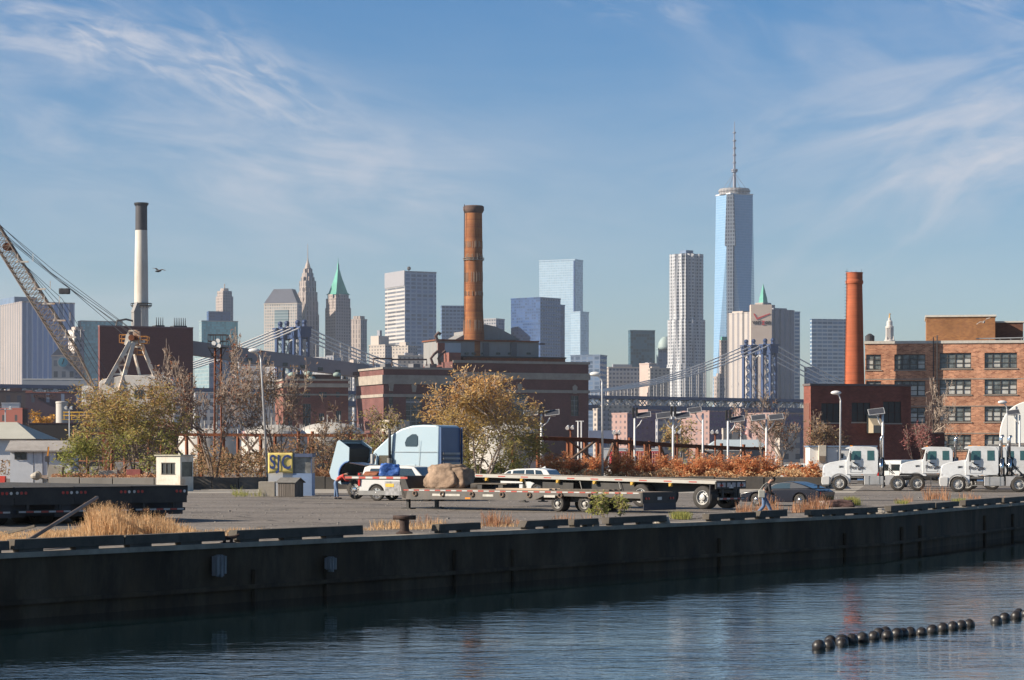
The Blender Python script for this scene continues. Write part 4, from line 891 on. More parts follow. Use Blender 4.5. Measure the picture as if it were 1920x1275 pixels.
# smaller brick block left of the plant
p2=Pl(531,880,12); r2=thing('brick_substation','smaller old brick block with pale bands and roof tanks, left of the power plant','industrial building',p2.C,p2.th)
u1=p2.u(653); h2=p2.z(712,590); dp=25
ops2=[px_open(p2,a,b_,735,745) for a,b_ in ((567,582),(598,613),(630,637))]+[px_open(p2,568,583,757,808),px_open(p2,540,548,775,808),px_open(p2,598,608,775,808),px_open(p2,630,640,770,808)]
m=MB(); m.wall(0,u1,0,h2,ops2,0,.6); m.face([(0,0,0),(0,0,h2),(0,dp,h2),(0,dp,0)]); m.face([(u1,0,0),(u1,dp,0),(u1,dp,h2),(u1,0,h2)]); m.face([(0,0,h2),(u1,0,h2),(u1,dp,h2),(0,dp,h2)],1); m.face([(0,dp,0),(0,dp,h2),(u1,dp,h2),(u1,dp,0)])
m.build('wall',[oldred,roof_m],r2); mark_bands(p2,r2,0,u1,h2,[(-.3,.35,.4),(1.3,2.7,.6),(5.0,5.6,.35)],0,True,dp)
for a,b_,c,d_ in ops2:
    w_=MB(); w_.box(a,b_,.4,.5,c,d_); w=w_.build('window',glass_d,r2); f=MB()
    for i in range(4): x=a+(b_-a)*i/3; f.box(x-.06,x+.06,.3,.38,c,d_)
    for i in range(3): z=c+(d_-c)*i/2; f.box(a,b_,.26,.295,z-.05,z+.05)
    f.build('glazing_bars',_mc['grey_glazing'],w)
pbox(p2,'roof_storey',pm('dark_roof_storey',(.09,.05,.045),.9),545,638,702,712,5,18,r2)
for x,y in ((548,699),(578,697),(584,706),(632,699)):
    m=MB(); m.lathe([(1.1,0),(1.5,.5),(1.3,1.1),(.6,1.5),(.1,1.6)],12,(p2.u(x,4),4,p2.z(y+7,x,v=4))); m.build('roof_ventilator',pm('pale_green_vent',(.26,.34,.31),.7,0,.2,.3),r2,smooth=True)
# factory on the right --------------------------------------------------
fbrk=brick('factory_brick',(.66,.32,.19),(.34,.135,.08),(.56,.45,.34),.5,.2,.25,.4,stain=(.20,.09,.06),amt=.4)
fb=Pl(1622,398,-9); fr=thing('brick_factory','five storey orange brick factory with wide steel windows, right side of the photo','factory',fb.C,fb.th)
U=fb.u(1990); H=fb.z(645,1622)
cols=[(1611,1652),(1677,1735),(1762,1821),(1846,1907),(1930,1990)]
rowsL=[(664,693),(714,742),(764,793),(817,846)]
ops=[]
for ci,(a,b_) in enumerate(cols):
    for ri,(y0,y1) in enumerate(rowsL):
        a_=max(a,1624); dy=-2 if ci>1 else 0
        ops.append((fb.u(a_),fb.u(b_)-(.3 if ci==4 else 0),fb.z(y1+dy,1760),fb.z(y0+dy,1760)))
m=MB(); m.wall(0,U,0,H,ops,0,.35); m.face([(0,0,0),(0,0,H),(0,30,H),(0,30,0)]); m.face([(U,0,0),(U,30,0),(U,30,H),(U,0,H)]); m.face([(0,0,H),(U,0,H),(U,30,H),(0,30,H)],1); m.face([(0,30,0),(0,30,H),(U,30,H),(U,30,0)])
m.build('wall',[fbrk,roof_m],fr)
for yb in (710.5,761.5,812.5): m=MB(); zb=fb.z(yb,1760); m.box(0,U,-.04,-.002,zb-.07,zb+.07); m.build('stone_course',lime,fr)
m=MB(); m.box(-.15,U+.1,-.15,30,H+.01,H+.45); m.build('coping',pm('pale_coping',(.55,.52,.47),.8),fr)
blind=pm('pale_blind_sky_pane',(.50,.50,.47),.7,0,.2,1.5)
for wi,(a,b_,c,d_) in enumerate(ops):
    g_=MB(); g_.box(a,b_,.26,.30,c,d_); win=g_.build('window',pm('sky_lit_factory_glass',(.13,.15,.155),.18,0,.75,1.1),fr)  # paler base puts the sky's reflection into the glass colour
    f=MB(); n=max(2,round((b_-a)/1.28)); 
    for i in range(n+1):
        x=a+(b_-a)*i/n; wd=.075; f.box(max(a,x-wd),min(b_,x+wd),.16,.255,c,d_)
    for z,wd in ((c+.05,.05),(d_-.05,.05),(c+(d_-c)*.36,.05),(c+(d_-c)*.68,.035)): f.box(a,b_,.12,.157,z-wd,z+wd)
    f.build('window_frame',frame_g,win)
    s_=MB(); s_.box(a-.15,b_+.15,-.12,.1,c-.16,c-.01); s_.build('sill',lime,fr)
    if wi%4 in(0,1,2,3):  # top-row blinds are added pale panes for the reflected sky
        for i in range(n):
            q=MB()
            if rnd.random()<(.85 if wi%4 else .25):
                x0=a+(b_-a)*i/n+.12; x1=a+(b_-a)*(i+1)/n-.12; z0=c+(d_-c)*(.05 if wi%4==1 else .1); z1=c+(d_-c)*rnd.uniform(.45,.72); q.box(x0,x1,.235,.256,z0,z1)
            if q.f: q.build('blind_sky_pane',blind,win)
pent=thing('roof_penthouse','','penthouse'); bpy.data.objects.remove(pent)
u0,u1_=fb.u(1737,8),fb.u(1866,8); m=MB(); z1=fb.z(594,1800,v=8); m.box(u0,u1_,8,22,H,z1); ph=m.build('rooftop_block',brick('golden_brown_brick',(.34,.155,.06),(.24,.10,.045),(.28,.2,.13),.42,.17,.2,.4),fr)
m=MB(); m.box(u0-.2,u1_+.2,7.8,22.2,z1,z1+.3); m.build('coping',_mc['pale_coping'],fr)
u2=fb.u(1921,9); m=MB(); m.box(u1_+.01,u2,14,22,H,z1-.7); m.build('rooftop_block',brick('shaded_brown_brick',(.17,.075,.045),(.12,.05,.035),(.15,.1,.08),.42,.17,.2,.4),fr)
m=MB(); m.box(u1_+.01,u2+.2,13.8,22.2,z1-.7,z1-.45); m.build('coping',_mc['pale_coping'],fr)
m=MB(); m.tube([(fb.u(1750),-.35,fb.z(632,1758)),(fb.u(1750),-.35,0)],.09,5); m.tube([(fb.u(1757),-.3,H+1.3),(fb.u(1757),-.3,H-26)],.1,5)
m.build('downpipe',met_dark,fr)
m=MB(); m.tube([(fb.u(1830,4),4,H+.9),(fb.u(1990,4),4,H+1.1)],.1,5); 
for i in range(8): x=fb.u(1835+i*20,4); m.cyl((x,4,H),(x,4,H+1),.06,n=4)
m.build('roof_rail',_mc['grey_glazing'],fr)
m=MB(); m.lathe([(.75,0),(.75,1.1),(.2,1.5)],12,(fb.u(1625,3)+.5,3,H+.3)); m.build('roof_vent',blk,fr)
# brick chimney in front
rb=brick('bright_red_brick',(.42,.10,.045),(.32,.075,.035),(.38,.2,.12),.42,.16,.15,.6)
r,k=stack('brick_chimney','slender bright red brick chimney in front of the factory, right of the banded tower',1602,394,[(20.5,852),(18.8,730),(15.4,560),(14.8,534)],[rb])
m=MB(); m.lathe([(14.9*k,Z(534,394)),(16.6*k,Z(531,394)),(16.6*k,Z(527,394)),(15.4*k,Z(525,394)),(15.4*k,Z(513,394)),(16.2*k,Z(512,394)),(16.2*k,Z(511,394)),(13*k,Z(511,394)),(13*k,Z(516,394))],28); m.build('corbelled_head',rb,r)
m=MB(); m.tube([(-19.3*k,-.5,Z(722,394)),(-16*k,-.5,Z(560,394)),(-15.6*k,-.5,Z(512,394))],.05,4)
for i in range(36): z=Z(720-6*i,394); xx=-(19.2-(720-(720-6*i))*.0178)*k; m.box(xx-.25,xx+.3,-.55,-.45,z,z+.05)
for x_,hh in ((-14,8),(-6,4),(3,5),(13,7)): m.cyl((x_*k,0,Z(512,394)),(x_*k,0,Z(512-hh,394)),.03,n=4)
m.build('ladder',met_dark,r)
# low brick building
lb=Pl(1520,358,18); lr=thing('brick_workshop','low dark red brick workshop with boarded windows under the slender red chimney','workshop',lb.C,lb.th)
U=lb.u(1708); H=lb.z(723,1520); dl=abs(along(lb.C,-lb.s,lb.c,1507))
ops=[px_open(lb,1540,1575,756,792),px_open(lb,1597,1632,755,791),px_open(lb,1656,1690,753,793)]
lbk=brick('workshop_brick',(.24,.075,.055),(.17,.055,.042),(.2,.13,.11),.42,.17,.22,.4,stain=(.10,.04,.035),amt=.45)
FP=[(0,0),(U,0),(U,13),(6.2,13),(0,dl)]
m=MB(); m.wall(0,U,0,H,ops,0,.3)
for (a,b_),(c,d_) in zip(FP[1:],FP[2:]+FP[:1]): m.face([(a,b_,0),(c,d_,0),(c,d_,H),(a,b_,H)])
m.face([(a,b_,H) for a,b_ in FP],1)
m.build('wall',[lbk,roof_m],lr); m=MB(); m.prism([(-.15,-.15),(U+.12,-.15),(U+.12,13.1),(6.1,13.1),(-.15,dl+.1)],H+.01,H+.3); m.build('coping',pm('dark_coping_tin',(.12,.10,.10),.7),lr)
for a,b_,c,d_ in ops:
    g_=MB(); g_.box(a,b_,.2,.26,c,d_); w=g_.build('window',pm('sooty_glass',(.025,.022,.022),.4,0,.3,1),lr); f=MB()
    for i in range(4): x=a+(b_-a)*i/3; f.box(x-.05,x+.05,.13,.195,c,d_)
    for i in range(3): z=c+(d_-c)*i/2; f.box(a,b_,.1,.128,z-.04,z+.04)
    f.build('window_frame',pm('rusty_frame',(.06,.035,.03),.8),w)
    s_=MB(); s_.box(a-.1,b_+.1,-.1,.1,c-.2,c-.01); s_.build('sill',lime,lr)
m=MB(); a=lb.u(1625); b_=lb.u(1646); c=lb.z(812,1636); d_=lb.z(790,1636); m.prism([(-2.2,c),(-.02,c),(-.02,d_+1.0),(-2.2,c+1.1)],a,b_,'x'); m.build('roof_hood',pm('tan_sheet_metal',(.34,.29,.21),.7,0,.1),lr)
for z0 in (3,5.2,7.2): 
    pass
m=MB(); 
for i in range(5): m.cyl((-.12,.4+i*.4,.3),(-.12,.4+i*.4,H-2.5),.06,n=5)
m.build('wall_pipes',pm('pink_pipes',(.40,.22,.17),.7),lr)
T('brick_lean_to','low dark brick lean-to between the workshop and the factory, behind the pink shrub',1705,1706,1771,813,372,2,[lbk,lbk],cat='lean-to',parapet=_mc['dark_coping_tin'])
# white tent dome at the right edge
dm=thing('salt_dome','white fabric half dome shelter at the right edge behind the tractors','shelter',G(1935,262),R(-11.8)); k=262/F; m=MB(); 
prof=[]; rr=60*k; zt=Z(752,262); z0=Z(832,262)
m.box(-82*k,82*k,-2,5,0,z0-.05); m.build('container_wall',pm('corrugated_grey_wall',(.30,.29,.28),.6,.3,.12,.8),dm)
m=MB(); 
for i in range(64): x=-82*k+i*164*k/64; m.box(x,x+1.2*k,-2.06,-2.005,.0,z0-.1)
m.build('wall_ribs',_mc['corrugated_grey_wall'],dm)
m=MB(); n=24; pts=[(rr*math.cos(math.pi*i/n),z0+(zt-z0)*math.sin(math.pi*i/n)**.72) for i in range(n+1)]; m.prism(pts,-1.5,4.5,'y'); m.build('fabric_cover',pm('white_fabric',(.70,.70,.68),.6,0,.05,.5),dm,bevel=.1)
m=MB(); 
for i in (7,10,13,16): x,z=pts[i]; m.cyl((x,-1.56,z0),(x,-1.56,z-.1),.05,n=5)
m.build('frame_ribs',pm('pale_ribs',(.45,.45,.44),.6),dm)
# white portable office behind the first tractor
po=thing('portable_office','white portable office with wall air conditioner beside the brick workshop','portable office',G(1518,212)); k=212/F
m=MB(); m.box(0,126*k,0,3,.25,Z(838,212)); m.build('office_walls',white_p,po,bevel=.03)
m=MB(); m.box(-.1,127*k,-.15,3.1,Z(838,212),Z(835.5,212)); m.build('roof_edge',pm('blue_roof_trim',(.15,.22,.33),.6),po)
m=MB(); m.box(16*k,30*k,-.45,-.01,Z(866,212),Z(835,212)); ac=m.build('air_conditioner',pm('beige_metal',(.55,.50,.42),.6),po,bevel=.02); m=MB(); m.box(17*k,28.5*k,-.47,-.452,Z(865,212),Z(855,212)); m.build('grille',pm('brown_grille',(.20,.15,.11),.7),ac)
m=MB(); m.box(56*k,63*k,-.03,-.005,Z(859,212),Z(850,212)); m.build('window',glass_d,po)
m=MB(); m.box(32*k,33*k,-.05,0,Z(875,212),Z(838,212)); m.box(52*k,53*k,-.05,0,Z(875,212),Z(838,212)); m.build('wall_joint',pm('grey_trim',(.35,.36,.38),.6),po)
# storage tank domes and white drum
tankw=pm('tank_off_white',(.50,.48,.45),.6,.1,.12,.5,stain=(.28,.22,.18),stain_scale=.35)
for i,(x,rpx,yt,yb,d,lab) in enumerate(((515,62,796,818,420,'white domed storage tank behind the leaning lamp post'),(620,64,792,816,430,'white domed storage tank left of the sleeper truck cab'),(390,55,803,822,440,'white domed storage tank low behind the bare tree trunks'),(950,70,795,822,425,'white domed storage tank hidden behind the orange leaved tree'))):
    k=d/F; r=thing('storage_tank',lab,'storage tank',G(x,d),0,'white domed tanks behind the rusty trestle'); m=MB(); z1=Z(yb,d); z2=Z(yt,d)
    m.lathe([(rpx*k,0),(rpx*k,z1)],36); m.build('tank_wall',tankw,r,smooth=True).modifiers.new('s','EDGE_SPLIT')
    m=MB(); m.lathe([(rpx*k*math.cos(t),z1+.01+(z2-z1)*math.sin(t)) for t in [math.pi/2*j/7*.98 for j in range(8)]],36); m.build('domed_roof',tankw,r,smooth=True)
    m=MB()
    for j in range(14): t=2*math.pi*j/14; m.cyl((rpx*k*.9*math.cos(t),rpx*k*.9*math.sin(t),z1+(z2-z1)*.3),(rpx*k*.9*math.cos(t),rpx*k*.9*math.sin(t),z1+(z2-z1)*.3+1.3),.06,n=4)
    for j in range(6): m.box(-2+j*.7,-1.8+j*.7,-1,-.5,z2-.2,z2+.5+.4*(j%3))
    m.build('roof_fittings',tankw,r)
wd=thing('water_drum','short pale cylindrical tank top just above the sleeper truck roof','tank',G(740,330)); k=330/F; m=MB(); m.lathe([(28*k,0),(28*k,Z(789,330)),(26.5*k,Z(787.5,330)),(.1,Z(787,330))],28); m.build('tank_wall',pm('cream_tank',(.56,.51,.44),.7,0,.12,.8,stain=(.35,.24,.16),stain_scale=.5),wd,smooth=True).modifiers.new('s','EDGE_SPLIT')
# rusty trestle ----------------------------------------------------------
def trestle(label,pts,nm='rusty_trestle',leaf=rust,pitch=4.0):
    p0=pts[0][0]; root=thing(nm,label,'trestle',Vector((p0.x,p0.y,0)))
    tot=0
    for (a,za),(b_,zb) in zip(pts[:-1],pts[1:]):
        A=a-Vector((p0.x,p0.y,0)); B=b_-Vector((p0.x,p0.y,0)); t=(B-A); ln=t.length; u=t.normalized(); n=Vector((-u.y,u.x,0)); 
        g1=MB()
        for off in (0,2.6):
            for dz in (0,-.0):
                q0=A+n*off+Vector((0,0,za)); q1=B+n*off+Vector((0,0,zb)); 
                g1.tube([q0,q1],.17,4)
        g1.tube([A+Vector((0,0,za*.45)),B+Vector((0,0,zb*.45))],.08,4)
        g1.build('top_girder',rust,root)
        k=max(1,int(ln/pitch))
        for j in range(k+1):
            f=j/k; q=A+t*f; z=za+(zb-za)*f; pm_=MB(); jj=rnd.uniform(-.4,.4)
            for off in (0,2.6):
                pm_=MB(); pm_.tube([q+n*off+u*jj*.2+Vector((0,0,0)),q+n*off+Vector((0,0,z+(.35 if rnd.random()<.4 else 0)))],.16,5); pm_.build('trestle_post',rust,root)
            if j<k and rnd.random()<.62:
                b2=MB(); q2=A+t*((j+1)/k)
                if rnd.random()<.5: q,q2=q2,q
                b2.tube([q+Vector((0,0,.1)),q2+Vector((0,0,za+(zb-za)*f-.1))],.11,4); 
                if rnd.random()<.5: b2.tube([q+n*2.6+Vector((0,0,z)),q2+n*1.0+Vector((0,0,z*.4))],.10,4)
                b2.build('diagonal_brace',pm('grey_brown_timber',(.15,.10,.075),.9,0,.3,1),root)
    return root
trestle('rusty steel trestle of posts and diagonal braces, right half behind the orange shrubs',[(G(1008,200),Z(821,200)),(G(1120,206),Z(824,206)),(G(1265,225),Z(834,225)),(G(1435,240),Z(842,240))])
trestle('rusty steel trestle with a long rail, left half behind the bare trees',[(G(140,215),Z(812,215)),(G(350,212),Z(815,212)),(G(560,208),Z(816,208)),(G(720,206),Z(817,206)),(G(760,206),Z(817,206))],pitch=3.2)
# container, blue roofed shed
cn=thing('red_container','red and white corrugated shipping container behind the trestle and shrubs','shipping container',G(1145,236)); k=236/F; m=MB(); m.box(0,100*k,0,2.5,0,Z(846,236)); m.build('container_body',pm('container_red',(.40,.03,.04),.6,0,.15,1),cn)
m=MB(); 
for i in range(22): x=3*k+i*4.4*k; m.box(x,x+1.4*k,-.06,-.005,.2,Z(848,236)); 
m.build('corrugation_ribs',pm('container_pink',(.62,.40,.38),.6),cn)
T('white_trailer','long white box trailer behind the trestle, left of the red container',1125,1127,1240,842,262,4,[white_p,white_p],cat='trailer',extra=[('running_gear',.1,.9,.1,.3,851,853,met_dark)])
sh=thing('blue_roof_shed','grey shed with a pale blue pitched roof behind the orange shrubs, below the flag','shed',G(1336,268)); k=268/F
m=MB(); m.box(0,100*k,0,5,0,Z(838,268)); m.build('shed_wall',pm('grey_slat_wall',(.17,.165,.17),.8,0,.2,2),sh)
m=MB(); m.mesh([(-.5,-.6,Z(838,268)),(102*k,-.6,Z(838,268)),(90*k,2.5,Z(824,268)),(.6,2.5,Z(824,268)),(-.5,5.5,Z(838,268)),(102*k,5.5,Z(838,268))],[(0,1,2,3),(3,2,5,4),(0,3,4),(1,5,2),(0,4,5,1)]); m.build('pitched_roof',pm('pale_blue_roof',(.40,.47,.52),.6,0,.08),sh)
T('dark_slat_shed','dark grey slatted shed under the solar lamps, behind the orange shrubs',1318,1320,1390,846,250,4,[_mc['grey_slat_wall'],_mc['grey_slat_wall']],cat='shed',parapet=pm('pale_edge',(.5,.5,.48),.7))
# sheds at the left
ws=thing('white_warehouse','large white warehouse with a pale hipped roof at the far left edge','warehouse',G(-60,258)); k=258/F
m=MB(); m.box(0,112*k,0,12,0,Z(823,258)); m.build('warehouse_wall',pm('white_blockwork',(.62,.62,.64),.8,0,.06,1),ws)
m=MB(); m.mesh([(-.5,-.8,Z(822.8,258)),(130*k,-.8,Z(822.8,258)),(70*k,6,Z(790,258)),(0,6,Z(790,258)),(-.5,12.5,Z(822.8,258)),(130*k,12.5,Z(822.8,258))],[(0,1,2,3),(3,2,5,4),(1,5,2),(0,3,4),(0,4,5,1)]); m.build('hipped_roof',pm('pale_green_grey_roof',(.46,.46,.41),.7,0,.1,.4,stain=(.34,.32,.28),stain_scale=.2),ws)
ch_=thing('guard_cottage','small white cottage with a grey shingle roof and two dark windows, left','cottage',G(19,203),R(2)); k=203/F
m=MB(); L_=114*k; e=Z(844,203); m.box(0,L_,0,4.2,0,e); m.prism([(0,e),(4.2,e),(2.1,Z(829,203)-.1)],0.001,L_-.001,'x'); m.build('wall',pm('white_clapboard',(.60,.62,.66),.7,0,.06,2),ch_)
m=MB(); 
m.mesh([(-.35,-.45,e-.12),(L_+.3,-.45,e-.12),(L_+.3,2.1,Z(828,203)),(-.35,2.1,Z(828,203)),(-.35,4.65,e-.12),(L_+.3,4.65,e-.12),(-.35,-.45,e-.02),(L_+.3,-.45,e-.02),(L_+.3,2.1,Z(828,203)+.1),(-.35,2.1,Z(828,203)+.1),(-.35,4.65,e-.02),(L_+.3,4.65,e-.02)],[(0,3,2,1),(3,4,5,2),(6,7,8,9),(9,8,11,10),(0,1,7,6),(5,4,10,11),(0,6,9,3),(3,9,10,4),(1,2,8,7),(2,5,11,8)])
m.build('shingle_roof',pm('grey_shingles',(.33,.31,.30),.9,0,.15,2.5,stain=(.2,.18,.17),stain_scale=.8),ch_)
for x0,x1 in ((9,30),(87,104)):
    m=MB(); m.box(x0*k,x1*k,-.04,-.003,Z(861,203),Z(849,203)); w=m.build('window',glass_d,ch_); m=MB()
    for q in (x0,(x0+x1)/2,x1): m.box(q*k-.03,q*k+.03,-.07,-.043,Z(861,203),Z(849,203))
    for q in (849,861): m.box(x0*k-.03,x1*k+.03,-.08,-.072,Z(q,203)-.03,Z(q,203)+.03)
    m.build('window_frame',frame_g,w)
m=MB(); m.box(44*k,60*k,-.05,-.004,.05,Z(846,203)); m.build('door',pm('pale_grey_door',(.52,.54,.58),.6),ch_)
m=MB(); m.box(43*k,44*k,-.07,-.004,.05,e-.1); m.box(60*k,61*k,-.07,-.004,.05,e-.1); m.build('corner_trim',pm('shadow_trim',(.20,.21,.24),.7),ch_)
# ---------------------------------------------------------------- vegetation
barkm=pm('grey_bark',(.20,.155,.125),.9,0,.3,3)
barkt=pm('twig_bark',(.24,.185,.15),.9,0,.3,3)
barkd=pm('dark_bark',(.13,.095,.075),.9,0,.3,3)
barkp=pm('pale_bark',(.34,.27,.22),.9,0,.25,3)
leaf_olive=leafmat('olive_leaves',[(.34,.30,.09),(.46,.37,.13),(.50,.30,.13),(.36,.22,.10)],.45,(1.5,5.5,[(.20,.26,.07),(.32,.35,.10),(.42,.40,.12),(.16,.20,.06)]))
leaf_orange=leafmat('orange_leaves',[(.70,.42,.16),(.68,.37,.15),(.56,.38,.15),(.72,.52,.25)],.45,(1.4,6.4,[(.24,.27,.09),(.38,.36,.13),(.50,.40,.16),(.20,.20,.07)]))
leaf_rust=leafmat('rust_leaves',[(.28,.10,.05),(.20,.075,.04),(.36,.17,.08)],.25)
leaf_shrub=leafmat('orange_shrub_leaves',[(.66,.24,.11),(.72,.34,.15),(.50,.19,.09),(.72,.50,.26)],.45)
leaf_yellow=leafmat('yellow_leaves',[(.60,.33,.05),(.50,.25,.04)],.35)
leaf_pink=leafmat('pink_leaves',[(.30,.10,.10),(.22,.08,.08),(.36,.17,.14)],.3)
leaf_green=leafmat('weed_green',[(.20,.24,.06),(.32,.32,.09),(.46,.40,.14)],.35)
leaf_brush=leafmat('brush_brown',[(.36,.22,.12),(.24,.13,.07),(.46,.30,.17),(.22,.20,.09)],.3)
straw=leafmat('straw',[(.72,.46,.24),(.60,.36,.18),(.80,.58,.34),(.46,.28,.15)],.35,rough=.7)
straw_red=leafmat('red_straw',[(.52,.27,.14),(.40,.18,.10),(.60,.40,.24)],.3,rough=.7)
def leaf(mb,c,s,r_,el=2.0,hang=0):
    a=Vector((r_.gauss(0,1),r_.gauss(0,1),r_.gauss(0,.6)-hang)); 
    if a.length<.01: return
    a.normalize(); b=a.cross(Vector((r_.gauss(0,1),r_.gauss(0,1),r_.gauss(0,1)))); 
    if b.length<.01: return
    b.normalize(); s*=r_.uniform(.6,1.3)
    mb.face([c-a*s*.5*el,c+b*s*.32,c+a*s*.5*el,c-b*s*.32])
def grow(mb,tips,p,d,ln,rad,lv,r_,spread=.6,up=.15,kids=(2,4),jit=.18,shrink=.68,minr=.012):
    n=3 if lv>1 else 2; pts=[p]; q=p.copy(); dd=d.copy()
    for i in range(n):
        dd=(dd+Vector((r_.gauss(0,jit),r_.gauss(0,jit),r_.gauss(0,jit)+up*.5))).normalized(); q=q+dd*ln/n; pts.append(q.copy())
    rs=[max(minr,rad*(1-.45*i/n)) for i in range(n+1)]
    mb.tube(pts,rs,6 if lv>3 else (4 if lv>1 else 3))
    if lv<=2: tips.extend([(pt,dd.copy(),lv) for pt in pts[1:]])
    if lv==0: return
    k=r_.randint(*kids)
    for j in range(k):
        base=pts[-1] if j==0 or r_.random()<.35 else pts[r_.randint(1,n)]
        ax=Vector((r_.gauss(0,1),r_.gauss(0,1),r_.gauss(0,1))); ax=(ax-dd*ax.dot(dd)); ax.normalize()
        nd=(dd+ax*spread*r_.uniform(.6,1.5)+Vector((0,0,up))).normalized()
        grow(mb,tips,base,nd,ln*shrink*r_.uniform(.75,1.2),rs[-1]*.78,lv-1,r_,spread,up,kids,jit,shrink,minr)
def tree(name,label,px,d,ztop,width,bark,leafm,nleaf,ls,seed,levels=5,stems=1,spread=.6,up=.15,lspread=.35,hang=0,base=.85,kids=(2,4),group=None,trunk=.16,el=2.0,trunk_h=None,dirx=0,minr=.012,cat='tree',clump=None,zsq=1):
    r_=random.Random(seed); root=thing(name,label,cat,G(px,d,base),0,group); mb=MB(); tips=[]
    H=ztop-base; th=trunk_h if trunk_h else H*.26
    for s_ in range(stems):
        ang=2*math.pi*s_/stems+r_.random(); lean=.0 if stems==1 else .35
        d0=Vector((math.cos(ang)*lean+dirx,math.sin(ang)*lean,1)).normalized()
        grow(mb,tips,Vector((math.cos(ang)*.2*(stems>1),math.sin(ang)*.2*(stems>1),-.1)),d0,th,trunk,levels,r_,spread,up,kids,minr=minr)
    # fit to the wanted height and width
    zs=sorted(v[2] for v in mb.v); zt=zs[int(len(zs)*.998)]; xs=sorted(v[0] for v in mb.v); wx=xs[int(len(xs)*.995)]-xs[int(len(xs)*.005)]
    kz=H/zt; kx=width/wx if width else kz
    mb.v=[(v[0]*kx,v[1]*kx,v[2]*kz) for v in mb.v]
    mb.build('trunk_and_limbs',bark,root,uv=False)
    if nleaf:
        lb=MB(); T_=[Vector((t[0].x*kx,t[0].y*kx,t[0].z*kz)) for t in tips]
        # keep only some tips leafy so gaps show
        r_.shuffle(T_); keep=T_[:int(len(T_)*(clump or .75))]
        for i in range(nleaf):
            c=keep[r_.randrange(len(keep))]; g=Vector((r_.gauss(0,lspread),r_.gauss(0,lspread),r_.gauss(0,lspread*.6*zsq)))
            leaf(lb,c+g,ls,r_,el,hang)
        lb.build('crown',leafm,root,uv=False)
    return root
def brush(name,label,x0,x1,d0,d1,z0,h,leafm,n,ls,seed,kind='stuff',cat=None,prof=None,stems=None):
    """low cover of leaves and stalks between pixels x0..x1"""
    r_=random.Random(seed); mb=MB()
    bumps=[(r_.uniform(x0,x1),r_.uniform(.5,1.0),r_.uniform(12,34)) for _ in range(max(3,int((x1-x0)/22)))]
    for i in range(n):
        x=r_.uniform(x0,x1); d=r_.uniform(d0,d1); hh=max(b[1]*math.exp(-((x-b[0])/b[2])**2) for b in bumps)*h+.1*h
        z=z0+hh*r_.random()**.7; leaf(mb,G(x,d,z),ls,r_,2.2,-.6)
    o=mb.build(name,leafm,None,uv=False); o['kind']='stuff'; return o
def tuft(mb,c,h,rad,n,r_,wd=.012,lean=.35):
    for i in range(n):
        a=r_.uniform(0,6.28); q=rad*math.sqrt(r_.random()); b=Vector(c)+Vector((math.cos(a)*q,math.sin(a)*q,0)); hh=h*r_.uniform(.45,1.1)
        t=Vector((math.cos(a)*lean*r_.random()*hh+r_.gauss(0,.08)*hh,math.sin(a)*lean*r_.random()*hh,hh)); s=Vector((r_.uniform(-1,1),r_.uniform(-.6,.6),0)); s.normalize(); s*=wd
        m_=b+t*.55+Vector((0,0,hh*.06))
        mb.face([b-s,b+s,m_+s*.8,b+t,m_-s*.8])
        for q_ in range(2):
            f=r_.uniform(.6,1); p=b+t*f; e=Vector((r_.gauss(0,.05),r_.gauss(0,.05),.06))*hh*.9; mb.face([p,p+e+s*.8,p+e*1.3,p+e-s*.8])
# raised planted island behind the yard
isl=MB(); isl.face([G(345,179.6,.78),G(1560,179.6,.78),G(1560,214,.6),G(300,214,.6)]); tag(isl.build('planted_island',pm('dry_soil',(.20,.14,.10),.95,0,.3,1)),kind='structure')
il=MB(); il.face([G(85,173.2,.8),G(335,173.2,.8),G(345,208,.8),G(60,208,.8)]); tag(il.build('planted_island',_mc['dry_soil']),kind='structure')
cblk=pm('shaded_concrete_blocks',(.105,.095,.085),.95,0,.3,.7,.3,stain=(.05,.045,.04),stain_scale=.5)  # base colour darkened for the shade on the wall face
rw=thing('retaining_wall','low shaded concrete block wall in front of the orange shrubs','retaining wall',G(345,179))
m=MB(); A=G(345,179)
x=345
while x<1548:
    x2=min(x+rnd.uniform(42,60),1550); p=G(x,179)-A; q=G(x2,179)-A; m.box(p.x+.02,q.x-.02,-.3+rnd.uniform(-.03,.03),.5,0,.88+rnd.uniform(-.05,.05)); x=x2
m.build('concrete_blocks',cblk,rw,bevel=.02)
rw=thing('low_kerb_wall','pale low concrete kerb wall in front of the olive green tree, left','kerb wall',G(78,172.5)); m=MB(); A=G(78,172.5)
for i,(a,b_) in enumerate(((92,150),(151,212),(213,290),(291,345))): p=G(a,172.5)-A; q=G(b_,172.5)-A; m.box(p.x,q.x-.03,-.2,.5,0,.84+.07*rnd.random())
m.build('kerb_blocks',road,rw,bevel=.02)
